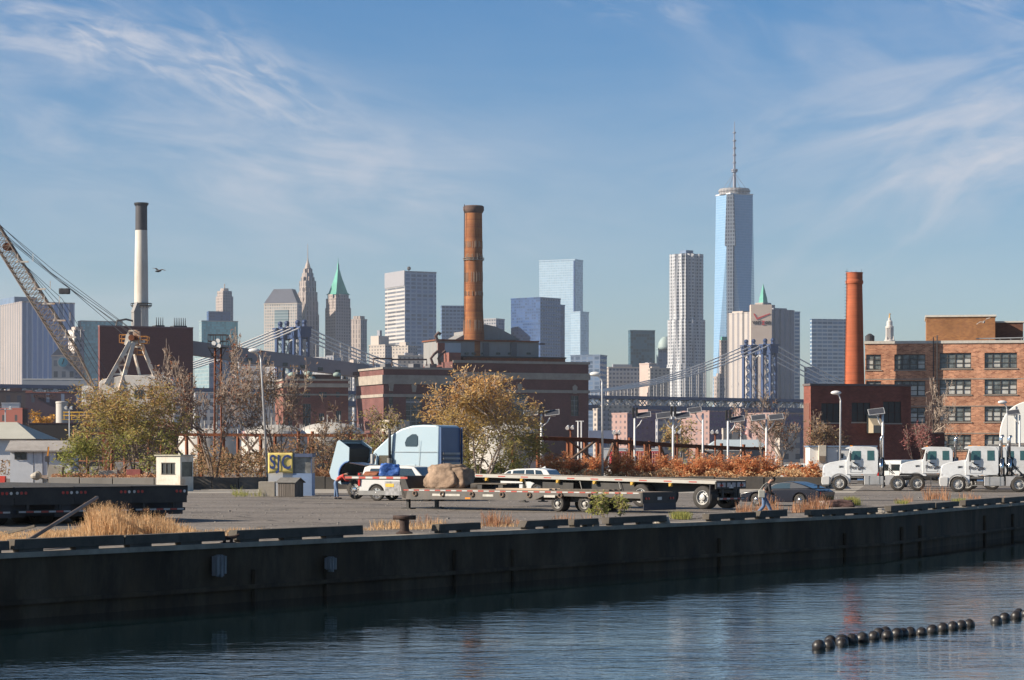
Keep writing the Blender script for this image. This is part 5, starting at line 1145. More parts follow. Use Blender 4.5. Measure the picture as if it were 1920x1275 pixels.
# rubble on the left island
bl_c=pm('rubble_concrete',(.36,.33,.29),.9,0,.2,1.2,.3,stain=(.2,.16,.13),stain_scale=.8)
for i,(x,y,w_,h_,m_,lab) in enumerate(((105,886,26,24,_mc['rubble_concrete'],'grey concrete slab tilted beside the black and orange signpost'),(252,893,26,17,pm('faded_red_block',(.34,.11,.10),.9,0,.25,1.5),'faded red concrete block left of the guard booth'),(205,890,34,15,_mc['rubble_concrete'],'row of pale concrete blocks left of the faded red block'),(276,893,18,14,_mc['rubble_concrete'],'small rough stone between the red block and the guard booth'),(68,896,20,14,_mc['rubble_concrete'],'broken pale concrete lump at the left end of the kerb wall'),(140,884,26,14,_mc['rubble_concrete'],'rounded pale rock right of the tilted concrete slab'))):
    d=176; k=d/F; r=thing('concrete_block' if i<4 else 'rock',lab,'concrete block' if i<4 else 'rock',G(x,d,.8)); m=MB()
    if i<3: m.cbox((0,0,h_*k*.5),w_*k,1.0,h_*k,Matrix.Rotation(R([9,0,-3][i]),3,'Y'))
    else:
        m.ball((0,0,h_*k*.35),w_*k*.5,.6,h_*k*.6,n=9,k=6); m.v=[(v[0]*(1+.18*math.sin(v[1]*9+i)),v[1],v[2]*(1+.15*math.sin(v[0]*7))) for v in m.v]
    m.build('block',m_,r,bevel=.02)
gp=leaf_olive
tree('leafy_tree','broad olive green tree turning yellow, behind the guard booth and low kerb wall',258,178,7.7,7.2,barkm,leaf_olive,7600,.135,11,levels=5,stems=5,spread=.85,up=.0,lspread=.33,base=.8,trunk=.06,clump=.33)
tree('leafy_tree','smaller loose olive tree on the left side of the broad olive green tree',196,181,7.6,4.2,barkm,leaf_olive,3000,.14,12,levels=5,stems=3,spread=.7,up=.1,lspread=.36,base=.8,trunk=.06,clump=.4)
tree('leafy_tree','low green bush tree at the left end, beside the white cottage',158,176,4.6,2.6,barkm,leaf_olive,1800,.14,13,levels=4,stems=3,spread=.8,up=0,lspread=.35,base=.4,trunk=.06)
tree('bare_tree','large bare tree with rusty leaf remnants, centre left behind the retaining wall',402,186,11.4,8.8,barkt,leaf_rust,1000,.14,21,levels=6,stems=3,spread=.8,up=.04,lspread=.16,clump=.12,trunk=.13,kids=(2,4),minr=.020)
tree('bare_tree','thin many stemmed bare tree just right of the leaning lamp post',520,188,9.4,5.8,barkt,leaf_brush,900,.12,22,levels=5,stems=5,spread=.7,up=.08,lspread=.2,clump=.25,trunk=.08,minr=.017)
tree('bare_tree','bare tree between the yellow banner booth and the raised truck hood',612,185,6.8,5.0,barkd,leaf_brush,900,.12,23,levels=5,stems=3,spread=.75,up=.05,lspread=.2,clump=.3,trunk=.08,minr=.017)
tree('bare_tree','flat topped bare tree rising over the brick substation roof',478,200,10.8,6.8,barkt,leaf_rust,500,.13,28,levels=5,stems=2,spread=.6,up=.1,lspread=.2,clump=.2,trunk=.10,minr=.018)
tree('sparse_tree','small dark sparse tree above the hood of the sleeper truck',715,196,6.2,5.6,barkm,leaf_olive,1300,.14,24,levels=5,stems=4,spread=.7,up=.08,lspread=.28,clump=.3,trunk=.07)
tree('autumn_tree','large orange leaved tree turning green below, centre of the photo',903,180,8.6,7.9,barkt,leaf_orange,8200,.13,31,levels=5,stems=4,spread=.9,up=.0,lspread=.36,hang=.3,trunk=.05,clump=.24,trunk_h=1.6)
tree('autumn_tree','leafy lower half tree right beside the sleeper cab, green and orange',862,184,5.9,4.2,barkm,leaf_orange,3800,.14,32,levels=4,stems=3,spread=.8,up=0,lspread=.4,trunk=.07)
tree('autumn_tree','low green and yellow bushy tree under the big orange crown',935,182,5.2,5.4,barkm,leaf_orange,2400,.13,34,levels=4,stems=4,spread=.85,up=0,lspread=.38,trunk=.06,clump=.6)
tree('autumn_tree','small olive orange tree between the big orange tree and the trestle',985,182,5.1,3.4,barkm,leaf_orange,2600,.13,33,levels=4,stems=3,spread=.7,up=0,lspread=.35,trunk=.06)
tree('bare_tree','bare tree with dense fine twigs left of the brick workshop',1466,222,8.2,6.2,barkm,leaf_rust,500,.11,41,levels=6,stems=1,spread=.65,up=.12,lspread=.3,clump=.3,trunk=.14,kids=(2,4),minr=.016)
tree('bare_tree','second bare tree left of the workshop, in front of the bridge deck',1438,232,7.0,3.6,barkm,leaf_rust,250,.11,45,levels=5,stems=2,spread=.6,up=.12,lspread=.3,clump=.3,trunk=.08,minr=.016)
tree('bare_tree','gnarled pale bare tree against the factory wall behind the workshop',1738,386,14.2,6.2,barkp,None,0,.1,42,levels=6,stems=1,spread=.9,up=.0,trunk=.2,base=0,trunk_h=5.2,kids=(2,4),minr=.03)
tree('sparse_tree','tan leaved climbing tree against the left front of the brick workshop',1550,350,8.4,6.0,barkm,leaf_brush,1500,.2,43,levels=5,stems=3,spread=.7,up=.05,lspread=.4,base=0,trunk=.08,clump=.5,minr=.02)
tree('pink_shrub','reddish pink shrub between the workshop and the second white tractor',1727,300,6.2,3.6,barkm,leaf_pink,1500,.18,44,levels=4,stems=5,spread=.4,up=.3,lspread=.3,base=0,trunk=.06,cat='shrub')
tree('yellow_tree','bright yellow conical tree in front of the dark castle warehouse, far left',93,620,13.0,4.6,barkm,leaf_yellow,1500,.5,51,levels=4,stems=1,spread=.8,up=-.05,lspread=.5,base=0,trunk_h=6)
tree('bare_tree','greyish bare tree left of the bright yellow tree',66,640,12.2,6.5,barkm,leaf_brush,300,.3,52,levels=5,stems=2,spread=.7,up=.1,lspread=.5,base=0,minr=.05)
tree('distant_tree','pale green distant tree under the bridge behind the solar lamps',1275,520,9.6,8.0,barkm,leaf_olive,800,.4,53,levels=4,stems=3,spread=.8,up=0,lspread=.6,base=0,minr=.05)
# orange shrubs along the wall
sh_px=[(1030,851,40),(1072,848,44),(1112,856,40),(1160,846,52),(1205,848,50),(1248,853,46),(1292,848,50),(1332,847,50),(1368,858,38),(1405,850,44),(1442,852,46),(1490,868,36),(1524,866,32)]
names_=['beside the right end of the orange leaved tree','under the first pair of solar panels','left of the tall thin lamp pole','just right of the tall thin lamp pole','in front of the red container','left of the middle pair of solar lamps','below the middle pair of solar lamps','tallest of the row, in front of the dark slatted shed','between two solar lamp poles','in front of the blue roofed shed','below the striped flag','in front of the parked white cars','last of the row, beside the portable office']
for i,(x,yt,w_) in enumerate(sh_px):
    yt-=3; d=182+2.5*(i%3); k=d/F; r_=random.Random(100+i); root=thing('orange_shrub','orange shrub '+names_[i],'shrub',G(x,d,.7),0,'orange shrubs along the retaining wall')
    H=Z(yt,d)-.7; wd=w_*k*.66; sm=MB(); lm=MB()
    for q in range(26):
        a=r_.uniform(0,6.28); rr=wd*math.sqrt(r_.random()); e=Vector((math.cos(a)*rr*1.15,math.sin(a)*rr*.7,H*r_.uniform(.4,1.08)*(1-.45*(rr/wd)**2))); sm.tube([(e.x*.15,e.y*.15,0),(e.x*.6,e.y*.6,e.z*.5),e],[.02,.014,.008],3)
        for _ in range(130 if yt<860 else 80):
            f=r_.uniform(.15,1.03); c=Vector((e.x*f**.8,e.y*f**.8,e.z*f))+Vector((r_.gauss(0,.14),r_.gauss(0,.14),r_.gauss(0,.09))); leaf(lm,c,.115,r_,2.0,-.3)
    sm.build('stems',pm('shrub_stems',(.22,.11,.07),.9),root,uv=False); lm.build('crown',leaf_shrub,root,uv=False)
o=brush('dry_grass','',1000,1550,180,186,.75,.75,straw,5200,.10,61)
brush('undergrowth','',335,720,182,200,.7,2.3,leaf_brush,7500,.13,62)
brush('undergrowth','',560,640,181,186,.7,1.0,straw_red,1500,.11,63)
brush('dry_grass','',95,345,174,180,.75,.45,straw_red,3600,.11,64)
brush('undergrowth','',790,1010,181,190,.7,1.3,leaf_olive,3200,.13,65)
brush('trestle_vines','',345,700,203,212,.8,3.2,leaf_brush,3600,.15,66)
brush('undergrowth','',0,330,212,222,.2,2.0,leaf_brush,1800,.15,67)
# weeds and dry grass on the quay
def grass_patch(name,spots,mat,seed):
    r_=random.Random(seed); mb=MB()
    for x,y,h,rad,n in spots:
        d=2.5*F/(y-HOR); tuft(mb,G(x,d,.02),h,rad,n,r_,wd=.0085)
    o=mb.build(name,mat,None,uv=False); o['kind']='stuff'; return o
sp=[]
r_=random.Random(5)
for cx,n_,sx,hh in ((190,24,9,.9),(212,26,10,.78),(245,16,9,.5),(275,22,10,.72),(300,18,12,.55),(325,10,12,.35),(168,8,8,.4)):
    for i in range(n_): sp.append((r_.gauss(cx,sx),1003+r_.uniform(-5,5),hh*r_.uniform(.5,1.15),.22,42))
for i in range(60): x=r_.uniform(150,350); sp.append((x,1002+r_.uniform(-5,6),r_.uniform(.08,.34),.4,34))
for i in range(70): x=r_.uniform(0,480); sp.append((x,1006-.012*x+r_.uniform(-5,6),r_.uniform(.05,.16),.5,36))
grass_patch('dry_grass',sp,straw,71)
sp=[]
for i in range(30): sp.append((r_.uniform(-10,40),1018+r_.uniform(-8,10),.22,.3,50))
for i in range(22): sp.append((r_.uniform(75,160),1008+r_.uniform(-3,4),.22,.3,40))
for i in range(36): x=r_.uniform(690,1010); sp.append((x,994-.03*(x-690)+r_.uniform(-3,3),.12,.35,26))
for i in range(26): x=r_.uniform(700,830); sp.append((x,992+r_.uniform(-3,2),.3,.2,14))
grass_patch('dry_grass',sp,straw,72)
sp=[]
for cx,y,n_,sx,hh,dn in ((925,986,9,8,.6,20),(948,985,8,9,.45,18),(800,985,10,22,.45,5),(880,990,6,20,.25,8),(1070,978,9,32,.3,9),(1395,968,6,7,.6,22),(1422,966,7,6,.45,18),(1440,963,8,6,.8,20),(1455,962,5,6,.5,16),(1495,960,6,7,.5,20),(1515,960,8,9,.65,22),(1540,957,8,7,.85,20),(1757,937,12,11,.75,22),(1692,942,6,13,.5,12),(1815,936,7,15,.45,12),(1885,938,6,16,.25,14)):
    for i in range(n_): sp.append((r_.gauss(cx,sx),y+r_.uniform(-2.5,2.5),hh*r_.uniform(.4,1.2),.22,dn))
grass_patch('red_weeds',sp,straw_red,73)
sp=[]
for i in range(20): x=r_.gauss(1278,10); sp.append((x,973+r_.uniform(-2,2),.28,.25,30))
for i in range(20): x=r_.gauss(1596,8); sp.append((x,947+r_.uniform(-2,2),.40,.25,34))
for i in range(8): x=r_.uniform(1680,1700); sp.append((x,945+r_.uniform(-2,2),.2,.2,24))
for i in range(8): x=r_.uniform(1790,1810); sp.append((x,941+r_.uniform(-2,2),.2,.2,24))
grass_patch('green_weeds',sp,leaf_green,74)
sp=[]
for i in range(16): x=r_.uniform(440,492); sp.append((x,930+r_.uniform(-2,2),r_.uniform(.2,.6),.3,12))
grass_patch('green_weeds',sp,leaf_green,75)
tree('young_bush','young yellow green bush in front of the rear end of the low trailer',1147,96,1.02,1.45,barkm,leaf_green,800,.085,81,levels=3,stems=5,spread=.6,up=.1,lspread=.07,base=.02,trunk=.012,cat='bush',clump=.9,minr=.005)
# ---------------------------------------------------------------- lamps, poles, flags
galv=pm('galvanised_pole',(.50,.51,.53),.5,.3,.08,1)
whp=pm('white_pole',(.70,.70,.70),.5,0,.05,1)
panelm=pm('solar_cells',(.055,.06,.075),.35,0,.2,3)
def solar(px,ytop,ybase_d,arms,label,box=True,group='solar street lamps'):
    d=ybase_d; k=d/F; r=thing('solar_street_lamp',label,'street lamp',G(px,d),0,group); zt=Z(ytop,d)
    m=MB(); m.cyl((0,0,0),(0,0,zt),.10,.085,n=10); m.build('pole',whp,r,smooth=True)
    if box:
        for dx in (-.13,.17):
            m=MB(); m.box(dx-.10,dx+.10,-.12,.12,zt+.0,zt+.85); m.build('battery_case',pm('black_case',(.025,.025,.028),.5),r,bevel=.02)
    for dx,dy in arms:
        X=dx*k; Zp=Z(ytop+dy,d); m=MB(); m.tube([(0,0,Zp-1.15),(X*.55,0,Zp-.75),(X*.95,0,Zp-.15)],.05,6); m.build('arm',whp,r,smooth=True)
        rot=Matrix.Rotation(R(32),3,'X')@Matrix.Rotation(R(-8),3,'Y'); p=MB(); p.cbox((X,0,Zp+.05),1.22,.85,.05,rot); pf=p.build('panel_frame',galv,r)
        c=MB(); c.cbox(Vector((X,0,Zp+.05))+rot@Vector((0,0,.03)),1.12,.74,.012,rot); c.cbox(Vector((X,0,Zp+.05))+rot@Vector((0,0,-.035)),1.10,.72,.012,rot); c.build('solar_cells',panelm,pf)
        l=MB(); l.cbox((X-.05 if X<0 else X+.05,-.1,Zp-.22),.5,.16,.08); l.build('lamp_head',whp,r,bevel=.02)
solar(1015,776,206,((-20,-1),(20,-1)),'white solar lamp with two panels in front of the power plant right end')
solar(1190,783,212,((17,-4),),'white solar lamp with one panel behind the left end of the pink housing')
solar(1262,781,203,((-18,-1),(18,-1)),'white solar lamp with two panels, in the middle below the bridge')
solar(1318,775,214,((-16,-5),),'white solar lamp with its single panel raised to the left',False)
solar(1365,788,205,((17,-1),),'white solar lamp with one panel left of the striped flag')
solar(1437,786,207,((-15,-2),(18,-3)),'white solar lamp partly behind bare twigs, right of the flag',False)
solar(867,780,208,((18,-1),),'white solar lamp inside the orange tree crown',False)
solar(1655,775,186,((-12,-2),),'big white solar lamp beside the exhaust stack of the first tractor',False)
solar(1912,778,240,((-12,-4),),'solar lamp in front of the white dome at the right edge',False)
def cobra(x0,y0,x1,y1,d,hx,label,rad=.09):
    r=thing('street_lamp',label,'street lamp',G(x0,d)); k=d/F; m=MB(); top=Vector(((x1-x0)*k,0,Z(y1,d))); m.tube([(0,0,0),top*.97,top],[rad,rad*.7,rad*.6],8); m.build('pole',galv,r,smooth=True)
    m=MB(); h=top+Vector((hx*k,0,.45)); m.tube([top,top+Vector((hx*k*.35,0,.3)),h],.05,6); m.build('arm',galv,r)
    m=MB(); m.ball(h+Vector((hx*k*.4,0,.12)),.42,.2,.17,n=12,k=7); q=m.build('lamp_head',whp,r,smooth=True)
cobra(503,885,489,672,181,-9,'tall leaning lamp post standing behind the yellow banner booth')
cobra(1130,888,1129,716,181,-9,'tall thin lamp post rising from the orange shrubs')
cobra(1575,880,1576,750,196,-6,'thin lamp post in front of the brick workshop')
cobra(1889,880,1888,766,225,-6,'thin lamp post in front of the white dome',.06)
def flood(px,yt,d,label,dx=9):
    k=d/F; r=thing('floodlight_pole',label,'floodlight',G(px,d)); m=MB(); z=Z(yt,d); m.cyl((0,0,0),(0,0,z),.08,n=6); m.cyl((-dx*k*.6,0,z-.1),(dx*k*.6,0,z-.1),.05,n=5); m.build('pole',galv if px<200 else rust,r)
    for s_ in (-1,1):
        m=MB(); m.cyl((s_*dx*k*.5,.1,z+.25),(s_*dx*k*.5-.1,-.3,z+.05),.08,.17,n=10); m.build('floodlight_head',whp,r)
flood(1070,804,212,'twin floodlight over the trestle left of the tall thin lamp post')
flood(1157,813,214,'twin floodlight above the trestle right of the tall thin lamp post')
flood(1341,812,232,'twin floodlight behind the dark slatted shed')
flood(1270,812,260,'small twin floodlight behind the middle pair of solar panels')
flood(10,766,300,'twin floodlight pole above the white warehouse roof',22)
flood(130,766,300,'white floodlight pole right of the storage silo',10)
r=thing('double_post','pair of thin white posts with a crossbar right of the first solar pair','post',G(1087,215)); m=MB(); 
for dx in (-.14,.14): m.cyl((dx,0,0),(dx,0,Z(789,215)),.07,n=6)
m.cyl((-.35,0,Z(790,215)),(.35,0,Z(790,215)),.05,n=5); m.build('posts',whp,r)
# floodlight mast with cage
r=thing('floodlight_mast','rusty lattice mast with a square floodlight cage, behind the bare tree','floodlight mast',G(409,300)); k=300/F; m=MB(); zt=Z(652,300)
for a,b_ in ((-.35,-.35),(.35,-.35),(.35,.35),(-.35,.35)): m.cyl((a*1.3,b_*1.3,0),(a,b_,zt),.09,n=5)
for i in range(22): z=zt*i/22; z2=zt*(i+1)/22; s_=1 if i%2 else -1; m.cyl((-.4*s_,-.42,z),(.4*s_,-.42,z2),.05,n=4); m.cyl((.42,-.4*s_,z),(.42,.4*s_,z2),.05,n=4)
m.build('lattice_mast',rust,r)
m=MB(); w_=17*k; z2=Z(628,300); dkst=met_dark
for z in (zt,(zt+z2)/2,z2):
    for p,q in (((-w_,-1),(w_,-1)),((w_,-1),(w_,1)),((w_,1),(-w_,1)),((-w_,1),(-w_,-1))): m.cyl((*p,z),(*q,z),.07,n=4)
for a in (-1,-.4,.4,1):
    for b_ in (-1,1): m.cyl((a*w_,b_,zt),(a*w_,b_,z2),.06,n=4)
m.box(-w_,w_,-1,1,zt-.06,zt); 
for s_ in (-1,1): m.cyl((s_*w_,-1,zt),(0,0,zt-2),.07,n=4)
m.build('service_cage',dkst,r)
for x,z in ((-.3,.6),(.2,.9),(.3,.3)): m=MB(); m.cyl((x,-.7,zt+z),(x-.1,-1.1,zt+z-.1),.16,.28,n=10); m.build('floodlight_head',whp,r)
def flag(px,ytop,d,label,px2,w_,h_):
    k=d/F; r=thing('flag',label,'flag',G(px,d)); m=MB(); m.cyl((0,0,0),(0,0,Z(ytop,d)),.05,n=6); m.build('flagpole',whp,r)
    W_,H_=w_*k,h_*k; reds=pm('flag_red',(.42,.07,.07),.8); wh=pm('flag_white',(.65,.62,.60),.8); bl=pm('flag_blue',(.05,.07,.20),.8)
    m=MB(); z0=Z(ytop,d)-.15; N_=14
    def P(u,v): return (.06+u*W_*.82,.25*math.sin(u*7)*W_*.25,z0-v*H_*.62-u*H_*.45-.06*math.sin(u*9))
    for s_ in range(13):
        for i in range(N_):
            u0,u1_=i/N_,(i+1)/N_; v0,v1=s_/13,(s_+1)/13; mi=2 if (u1_<=.43 and s_<7) else (0 if s_%2==0 else 1)
            m.face([P(u0,v1),P(u1_,v1),P(u1_,v0),P(u0,v0)],mi)
    m.build('cloth',[reds,wh,bl],r,smooth=True)
    # stars of the canton
    st=MB()
    for a in range(5):
        for b_ in range(4): p=P(.05+a*.08,.07+b_*.12); st.box(p[0]-.02,p[0]+.02,p[1]-.02,p[1]+.02,p[2]-.02,p[2]+.02)
    st.build('canton_stars',wh,bpy.data.objects[r.children[-1].name])
flag(1389,793,238,'striped flag hanging from a thin pole under the right bridge tower',0,24,24)
flag(446,802,240,'small striped flag behind the bare trees left of the leaning lamp post',0,22,20)
# red and black signpost at the far left, barrier
r=thing('warning_signpost','black and orange striped signpost in front of the white cottage','signpost',G(90,178)); k=178/F; m=MB(); m.cyl((0,0,0),(0,0,Z(838,178)),.06,n=6); m.build('post',met_dark,r)
m=MB(); m.box(-5*k,3*k,-.12,-.06,Z(866,178),Z(855,178)); m.build('black_plate',blk,r); m=MB(); m.prism([(-2*k,Z(855,178)),(1.5*k,Z(855,178)),(3*k,Z(838,178)),(1*k,Z(837,178))],-.12,-.06,'y'); m.build('orange_plate',pm('orange_plate',(.62,.25,.03),.6),r)
r=thing('traffic_barrier','red plastic traffic barrier at the left edge beside the cottage','barrier',G(3,196)); k=196/F; m=MB(); m.prism([(-.35,0),(.35,0),(.15,.8),(-.15,.8)],-8*k,8*k,'x'); m.build('barrier_body',pm('red_plastic',(.55,.05,.03),.5),r,bevel=.03)
# ---------------------------------------------------------------- derrick crane at the left
cd=345.0; ck=cd/F
cr=thing('derrick_crane','huge rusty white derrick crane with a long lattice boom reaching out of the top left','crane',G(245,cd))
O=G(245,cd)
def Cp(x,y,dy=0): return W(x,y,cd)-O+Vector((0,dy,0))
boom_m=pm('boom_paint',(.27,.22,.18),.7,.1,.2,.6,stain=(.16,.08,.05),stain_scale=.5,stain_amt=.7)
crw=pm('crane_white_rust',(.68,.63,.56),.7,0,.12,.5,stain=(.38,.17,.06),stain_scale=.45,stain_amt=.85)
cable=pm('wire_rope',(.10,.10,.11),.6,.3)
A=Cp(-75,330); B=Cp(172,722); t=(B-A); n_=Vector((t.z,0,-t.x)).normalized(); yv=Vector((0,1,0)); m=MB(); ch=MB(); N_=40
def wdt(f): return .92*min(1,.35+f*3.0,(1-f)*4.5+.25)
prev=None
for i in range(N_+1):
    f=i/N_; c=A+t*f; w_=wdt(f); q=[c+n_*w_+yv*w_,c-n_*w_+yv*w_,c-n_*w_-yv*w_,c+n_*w_-yv*w_]
    if prev:
        for a,b_ in zip(prev,q): ch.cyl(a,b_,.11,n=5)
        for j in range(4):
            k2=(j+1)%4; m.cyl(prev[j],q[k2],.05,n=4); m.cyl(q[j],q[k2],.045,n=4); m.cyl(prev[k2],q[j],.05,n=4)
    prev=q
bo=ch.build('boom_chords',boom_m,cr); m.build('boom_lacing',boom_m,bo)
m=MB(); m.cyl(Cp(14,463,-.9),Cp(14,463,.9),.55,n=12); m.build('boom_sheave',rust,bo)
for f in (.42,.55,.62,.70,.78): c=A+t*f; m=MB(); m.cbox(c+Vector((1.2,-1.1,.2)),1.7,.35,.22); m.cyl(c+Vector((2.7,-1.3,.2)),c+Vector((2.7,-1.3,1.3)),.06,n=4); m.cyl(c+Vector((.6,-1.3,.2)),c+Vector((.6,-1.3,1.3)),.06,n=4); m.build('boom_walkway',crw,bo)
m=MB(); tp=[(262,628),(252,632),(258,626),(268,640),(246,640)]
for i,(x0,y0) in enumerate(((-60,372),(-60,380),(-60,388),(-45,402),(-60,366))):
    a=Cp(x0,y0,-.5+i*.25); b_=Cp(tp[i][0],tp[i][1],-.5+i*.25); mid=(a+b_)/2+Vector((0,0,-.5)); m.tube([a,mid,b_],.045,4)
m.build('luffing_cable',cable,cr)
m=MB()
for i in range(3): a=Cp(8,450+i*6,-.2*i); b_=Cp(190+i*9,712,.2*i); m.tube([a,(a+b_)/2+Vector((.6,0,.6+i*.7)),b_],.04,4)
m.build('hoist_cable',cable,cr)
m=MB(); c=Cp(121,546); m.cbox(c,1.5,.7,.78,None); m.cyl(c+Vector((-.35,-.4,0)),c+Vector((-.35,.4,0)),.42,n=12); m.cyl(c+Vector((.35,-.4,0)),c+Vector((.35,.4,0)),.42,n=12); m.build('pulley_block',blk,cr,bevel=.08)
# A-frame
m=MB()
def beam(a,b_,w_): 
    d=(b_-a); rot=d.to_track_quat('Z','X').to_matrix(); m.cbox((a+b_)/2,w_,w_,d.length,rot)
L=[(Cp(246,642,-1.2),Cp(203,722,-2)),(Cp(252,642,-1),Cp(222,740,-2)),(Cp(262,642,1.2),Cp(285,703,2)),(Cp(250,662,1),Cp(259,703,2))]
beam(L[0][0],L[0][1],.55); beam(L[1][0],Cp(228,735,-2),.55); beam(L[2][0],L[2][1],.46); beam(Cp(250,664,1),Cp(258,704,2),.3); beam(Cp(258,704,2),Cp(286,703,2),.3)
beam(Cp(240,640,-1),Cp(268,640,1),.5); beam(Cp(232,666,-1.4),Cp(252,664,-1.2),.28); beam(Cp(222,686,-1.6),Cp(244,684,-1.5),.28); beam(Cp(213,703,-1.8),Cp(236,702,-1.6),.28)
beam(Cp(232,666,-1.4),Cp(240,684,-1.5),.2); beam(Cp(223,684,-1.6),Cp(232,702,-1.7),.2); beam(Cp(244,628,-1),Cp(240,648,-1),.7); beam(Cp(256,622,0),Cp(258,645,0),.9); beam(Cp(242,620,0),Cp(258,620,0),.22); beam(Cp(242,620,0),Cp(236,640,0),.2); beam(Cp(258,622,0),Cp(262,642,0),.2); beam(Cp(252,650,0),Cp(268,650,0),.25)
m.build('a_frame',crw,cr)
m=MB(); c=Cp(249,634,-1.4); m.cyl(c,c+Vector((0,.6,0)),.42,n=14); m.cyl(Cp(256,634,-1.0),Cp(256,634,-.2),.35,n=12); m.build('top_sheave',rust,cr)
m=MB()
for x0,x1,y0,y1 in ((226,240,628,643),(262,278,631,644),(255,268,648,665)):
    for x in (x0,x1): m.cyl(Cp(x,y0,-1),Cp(x,y1,-1),.06,n=4); m.cyl(Cp(x,y0,1),Cp(x,y1,1),.06,n=4)
    for y in (y0,(y0+y1)/2,y1): m.cyl(Cp(x0,y,-1),Cp(x1,y,-1),.06,n=4); m.cyl(Cp(x0,y,1),Cp(x1,y,1),.06,n=4)
m.build('platform_railing',pm('orange_rust_paint',(.50,.22,.06),.8),cr)
# machinery house and base
m=MB(); a=Cp(196,792,0); b_=Cp(330,706,0)
m.prism([(Cp(190,0).x,Cp(0,792).z),(Cp(331,0).x,Cp(0,792).z),(Cp(331,0).x,Cp(0,716).z),(Cp(322,0).x,Cp(0,707).z),(Cp(240,0).x,Cp(0,704).z),(Cp(196,0).x,Cp(0,712).z),(Cp(190,0).x,Cp(0,718).z)],-2,5,'y')
mh=m.build('machinery_house',dirtyw,cr,bevel=.08)
for x0,x1,y0,y1 in ((283,293,732,745),(256,274,732,748)): m=MB(); m.box(Cp(x0,0).x,Cp(x1,0).x,-2.05,-2.003,Cp(0,y1).z,Cp(0,y0).z); m.build('window',glass_d,mh)
m=MB(); m.cyl(Cp(305,706),Cp(305,699),.18,n=6); m.build('vent_pipe',white_p,mh)
m=MB(); m.box(Cp(157,0).x,Cp(172,0).x,-1.5,1.5,Cp(0,760).z,Cp(0,724).z); ob=m.build('operator_cab',white_p,cr,bevel=.06); m=MB(); m.box(Cp(158.5,0).x,Cp(171,0).x,-1.56,-1.503,Cp(0,748).z,Cp(0,736).z); m.build('window',pm('hazy_window',(.25,.27,.25),.3),ob)
m=MB(); m.box(Cp(170,0).x,Cp(200,0).x,-.6,.6,Cp(0,762).z,Cp(0,757).z); m.box(Cp(160,0).x,Cp(330,0).x,-1.8,4.5,Cp(0,800).z,Cp(0,792.5).z); 
for x in (200,318): m.box(Cp(x,0).x-.5,Cp(x,0).x+.5,-1,0,0,Cp(0,800).z); m.box(Cp(x,0).x-.5,Cp(x,0).x+.5,3,4,0,Cp(0,800).z)
m.build('turntable_base',rust,cr)
m=MB()
for y in (774,780): m.cyl(Cp(128,y,-4),Cp(255,y,-4),.09,n=5)
for x in range(130,256,14): m.cyl(Cp(x,773,-4),Cp(x,787,-4),.07,n=4)
m.box(Cp(128,0).x,Cp(255,0).x,-5,-2.2,Cp(0,788).z,Cp(0,787).z); m.build('yellow_railing',pm('yellow_rail',(.55,.34,.05),.7),cr)
# gulls
def gull(px,py,d,label,s,col):
    r=thing('gull',label,'bird',W(px,py,d)); m=MB(); m.ball((0,0,0),.20*s,.075*s,.07*s,n=10,k=7); m.ball((-.22*s,0,.03*s),.06*s,.05*s,.05*s,n=8,k=6); m.cyl((-.27*s,0,.03*s),(-.33*s,0,.02*s),.014*s,.003*s,n=5)
    m.mesh([(.18*s,-.03*s,0),(.34*s,-.06*s,.01*s),(.34*s,.06*s,.01*s),(.18*s,.03*s,0),(.18*s,0,.03*s)],[(0,1,2,3),(0,4,1),(4,2,1),(3,2,4)])
    m.build('body',col,r,smooth=True)
    for sg in (-1,1):
        w_=MB(); pts=[(-.07,0,0),(.07,0,0),(-.10,.24,.13),(.05,.24,.12),(-.02,.55,.09),(.08,.50,.08)]; P=[Vector((a*s,sg*b_*s,c*s)) for a,b_,c in pts]; Q=[p+Vector((0,0,.014*s)) for p in P]
        w_.mesh(P+Q,[(0,1,3,2),(2,3,5,4),(6,7,9,8),(8,9,11,10),(0,2,8,6),(2,4,10,8),(1,3,9,7),(3,5,11,9),(4,5,11,10)]); w_.build('wing',col,r)
    return r
gull(298,508,160,'dark gull flying right of the white stack',1.1,pm('gull_dark',(.12,.11,.11),.8)).rotation_euler=(R(10),R(-15),R(50))
gull(1845,604,170,'grey gull flying in front of the factory rooftop block',1.0,pm('gull_grey',(.30,.28,.27),.8)).rotation_euler=(R(25),R(15),R(-110))
# ---------------------------------------------------------------- vehicles
tyre_m=pm('tyre_rubber',(.035,.032,.030),.85,0,.2,4,stain=(.10,.085,.07),stain_scale=2,stain_amt=.4)
rim_m=pm('steel_rim',(.50,.49,.47),.45,.3,.15,5); chrome=pm('chrome',(.6,.6,.62),.15,1,.05,2)
blackp=pm('black_frame_paint',(.022,.021,.021),.6,.1,.3,2,stain=(.07,.06,.05),stain_scale=1.2,stain_amt=.4)
redl=pm('red_lens',(.45,.02,.015),.3); amber=pm('amber_lens',(.65,.22,.02),.35); refl_r=pm('red_reflector',(.36,.045,.03),.5); refl_w=pm('white_reflector',(.42,.41,.40),.5)
alu=pm('aluminium_rail',(.34,.33,.31),.5,.4,.12,2,stain=(.30,.26,.22),stain_scale=1)
plate_m=pm('licence_plate_white',(.60,.60,.58),.5)
carglass=pm('car_glass',(.02,.03,.035),.05,0,.2,1,spec=.9)
greenglass=pm('truck_side_glass',(.035,.095,.095),.08,0,.3,2,spec=.8)
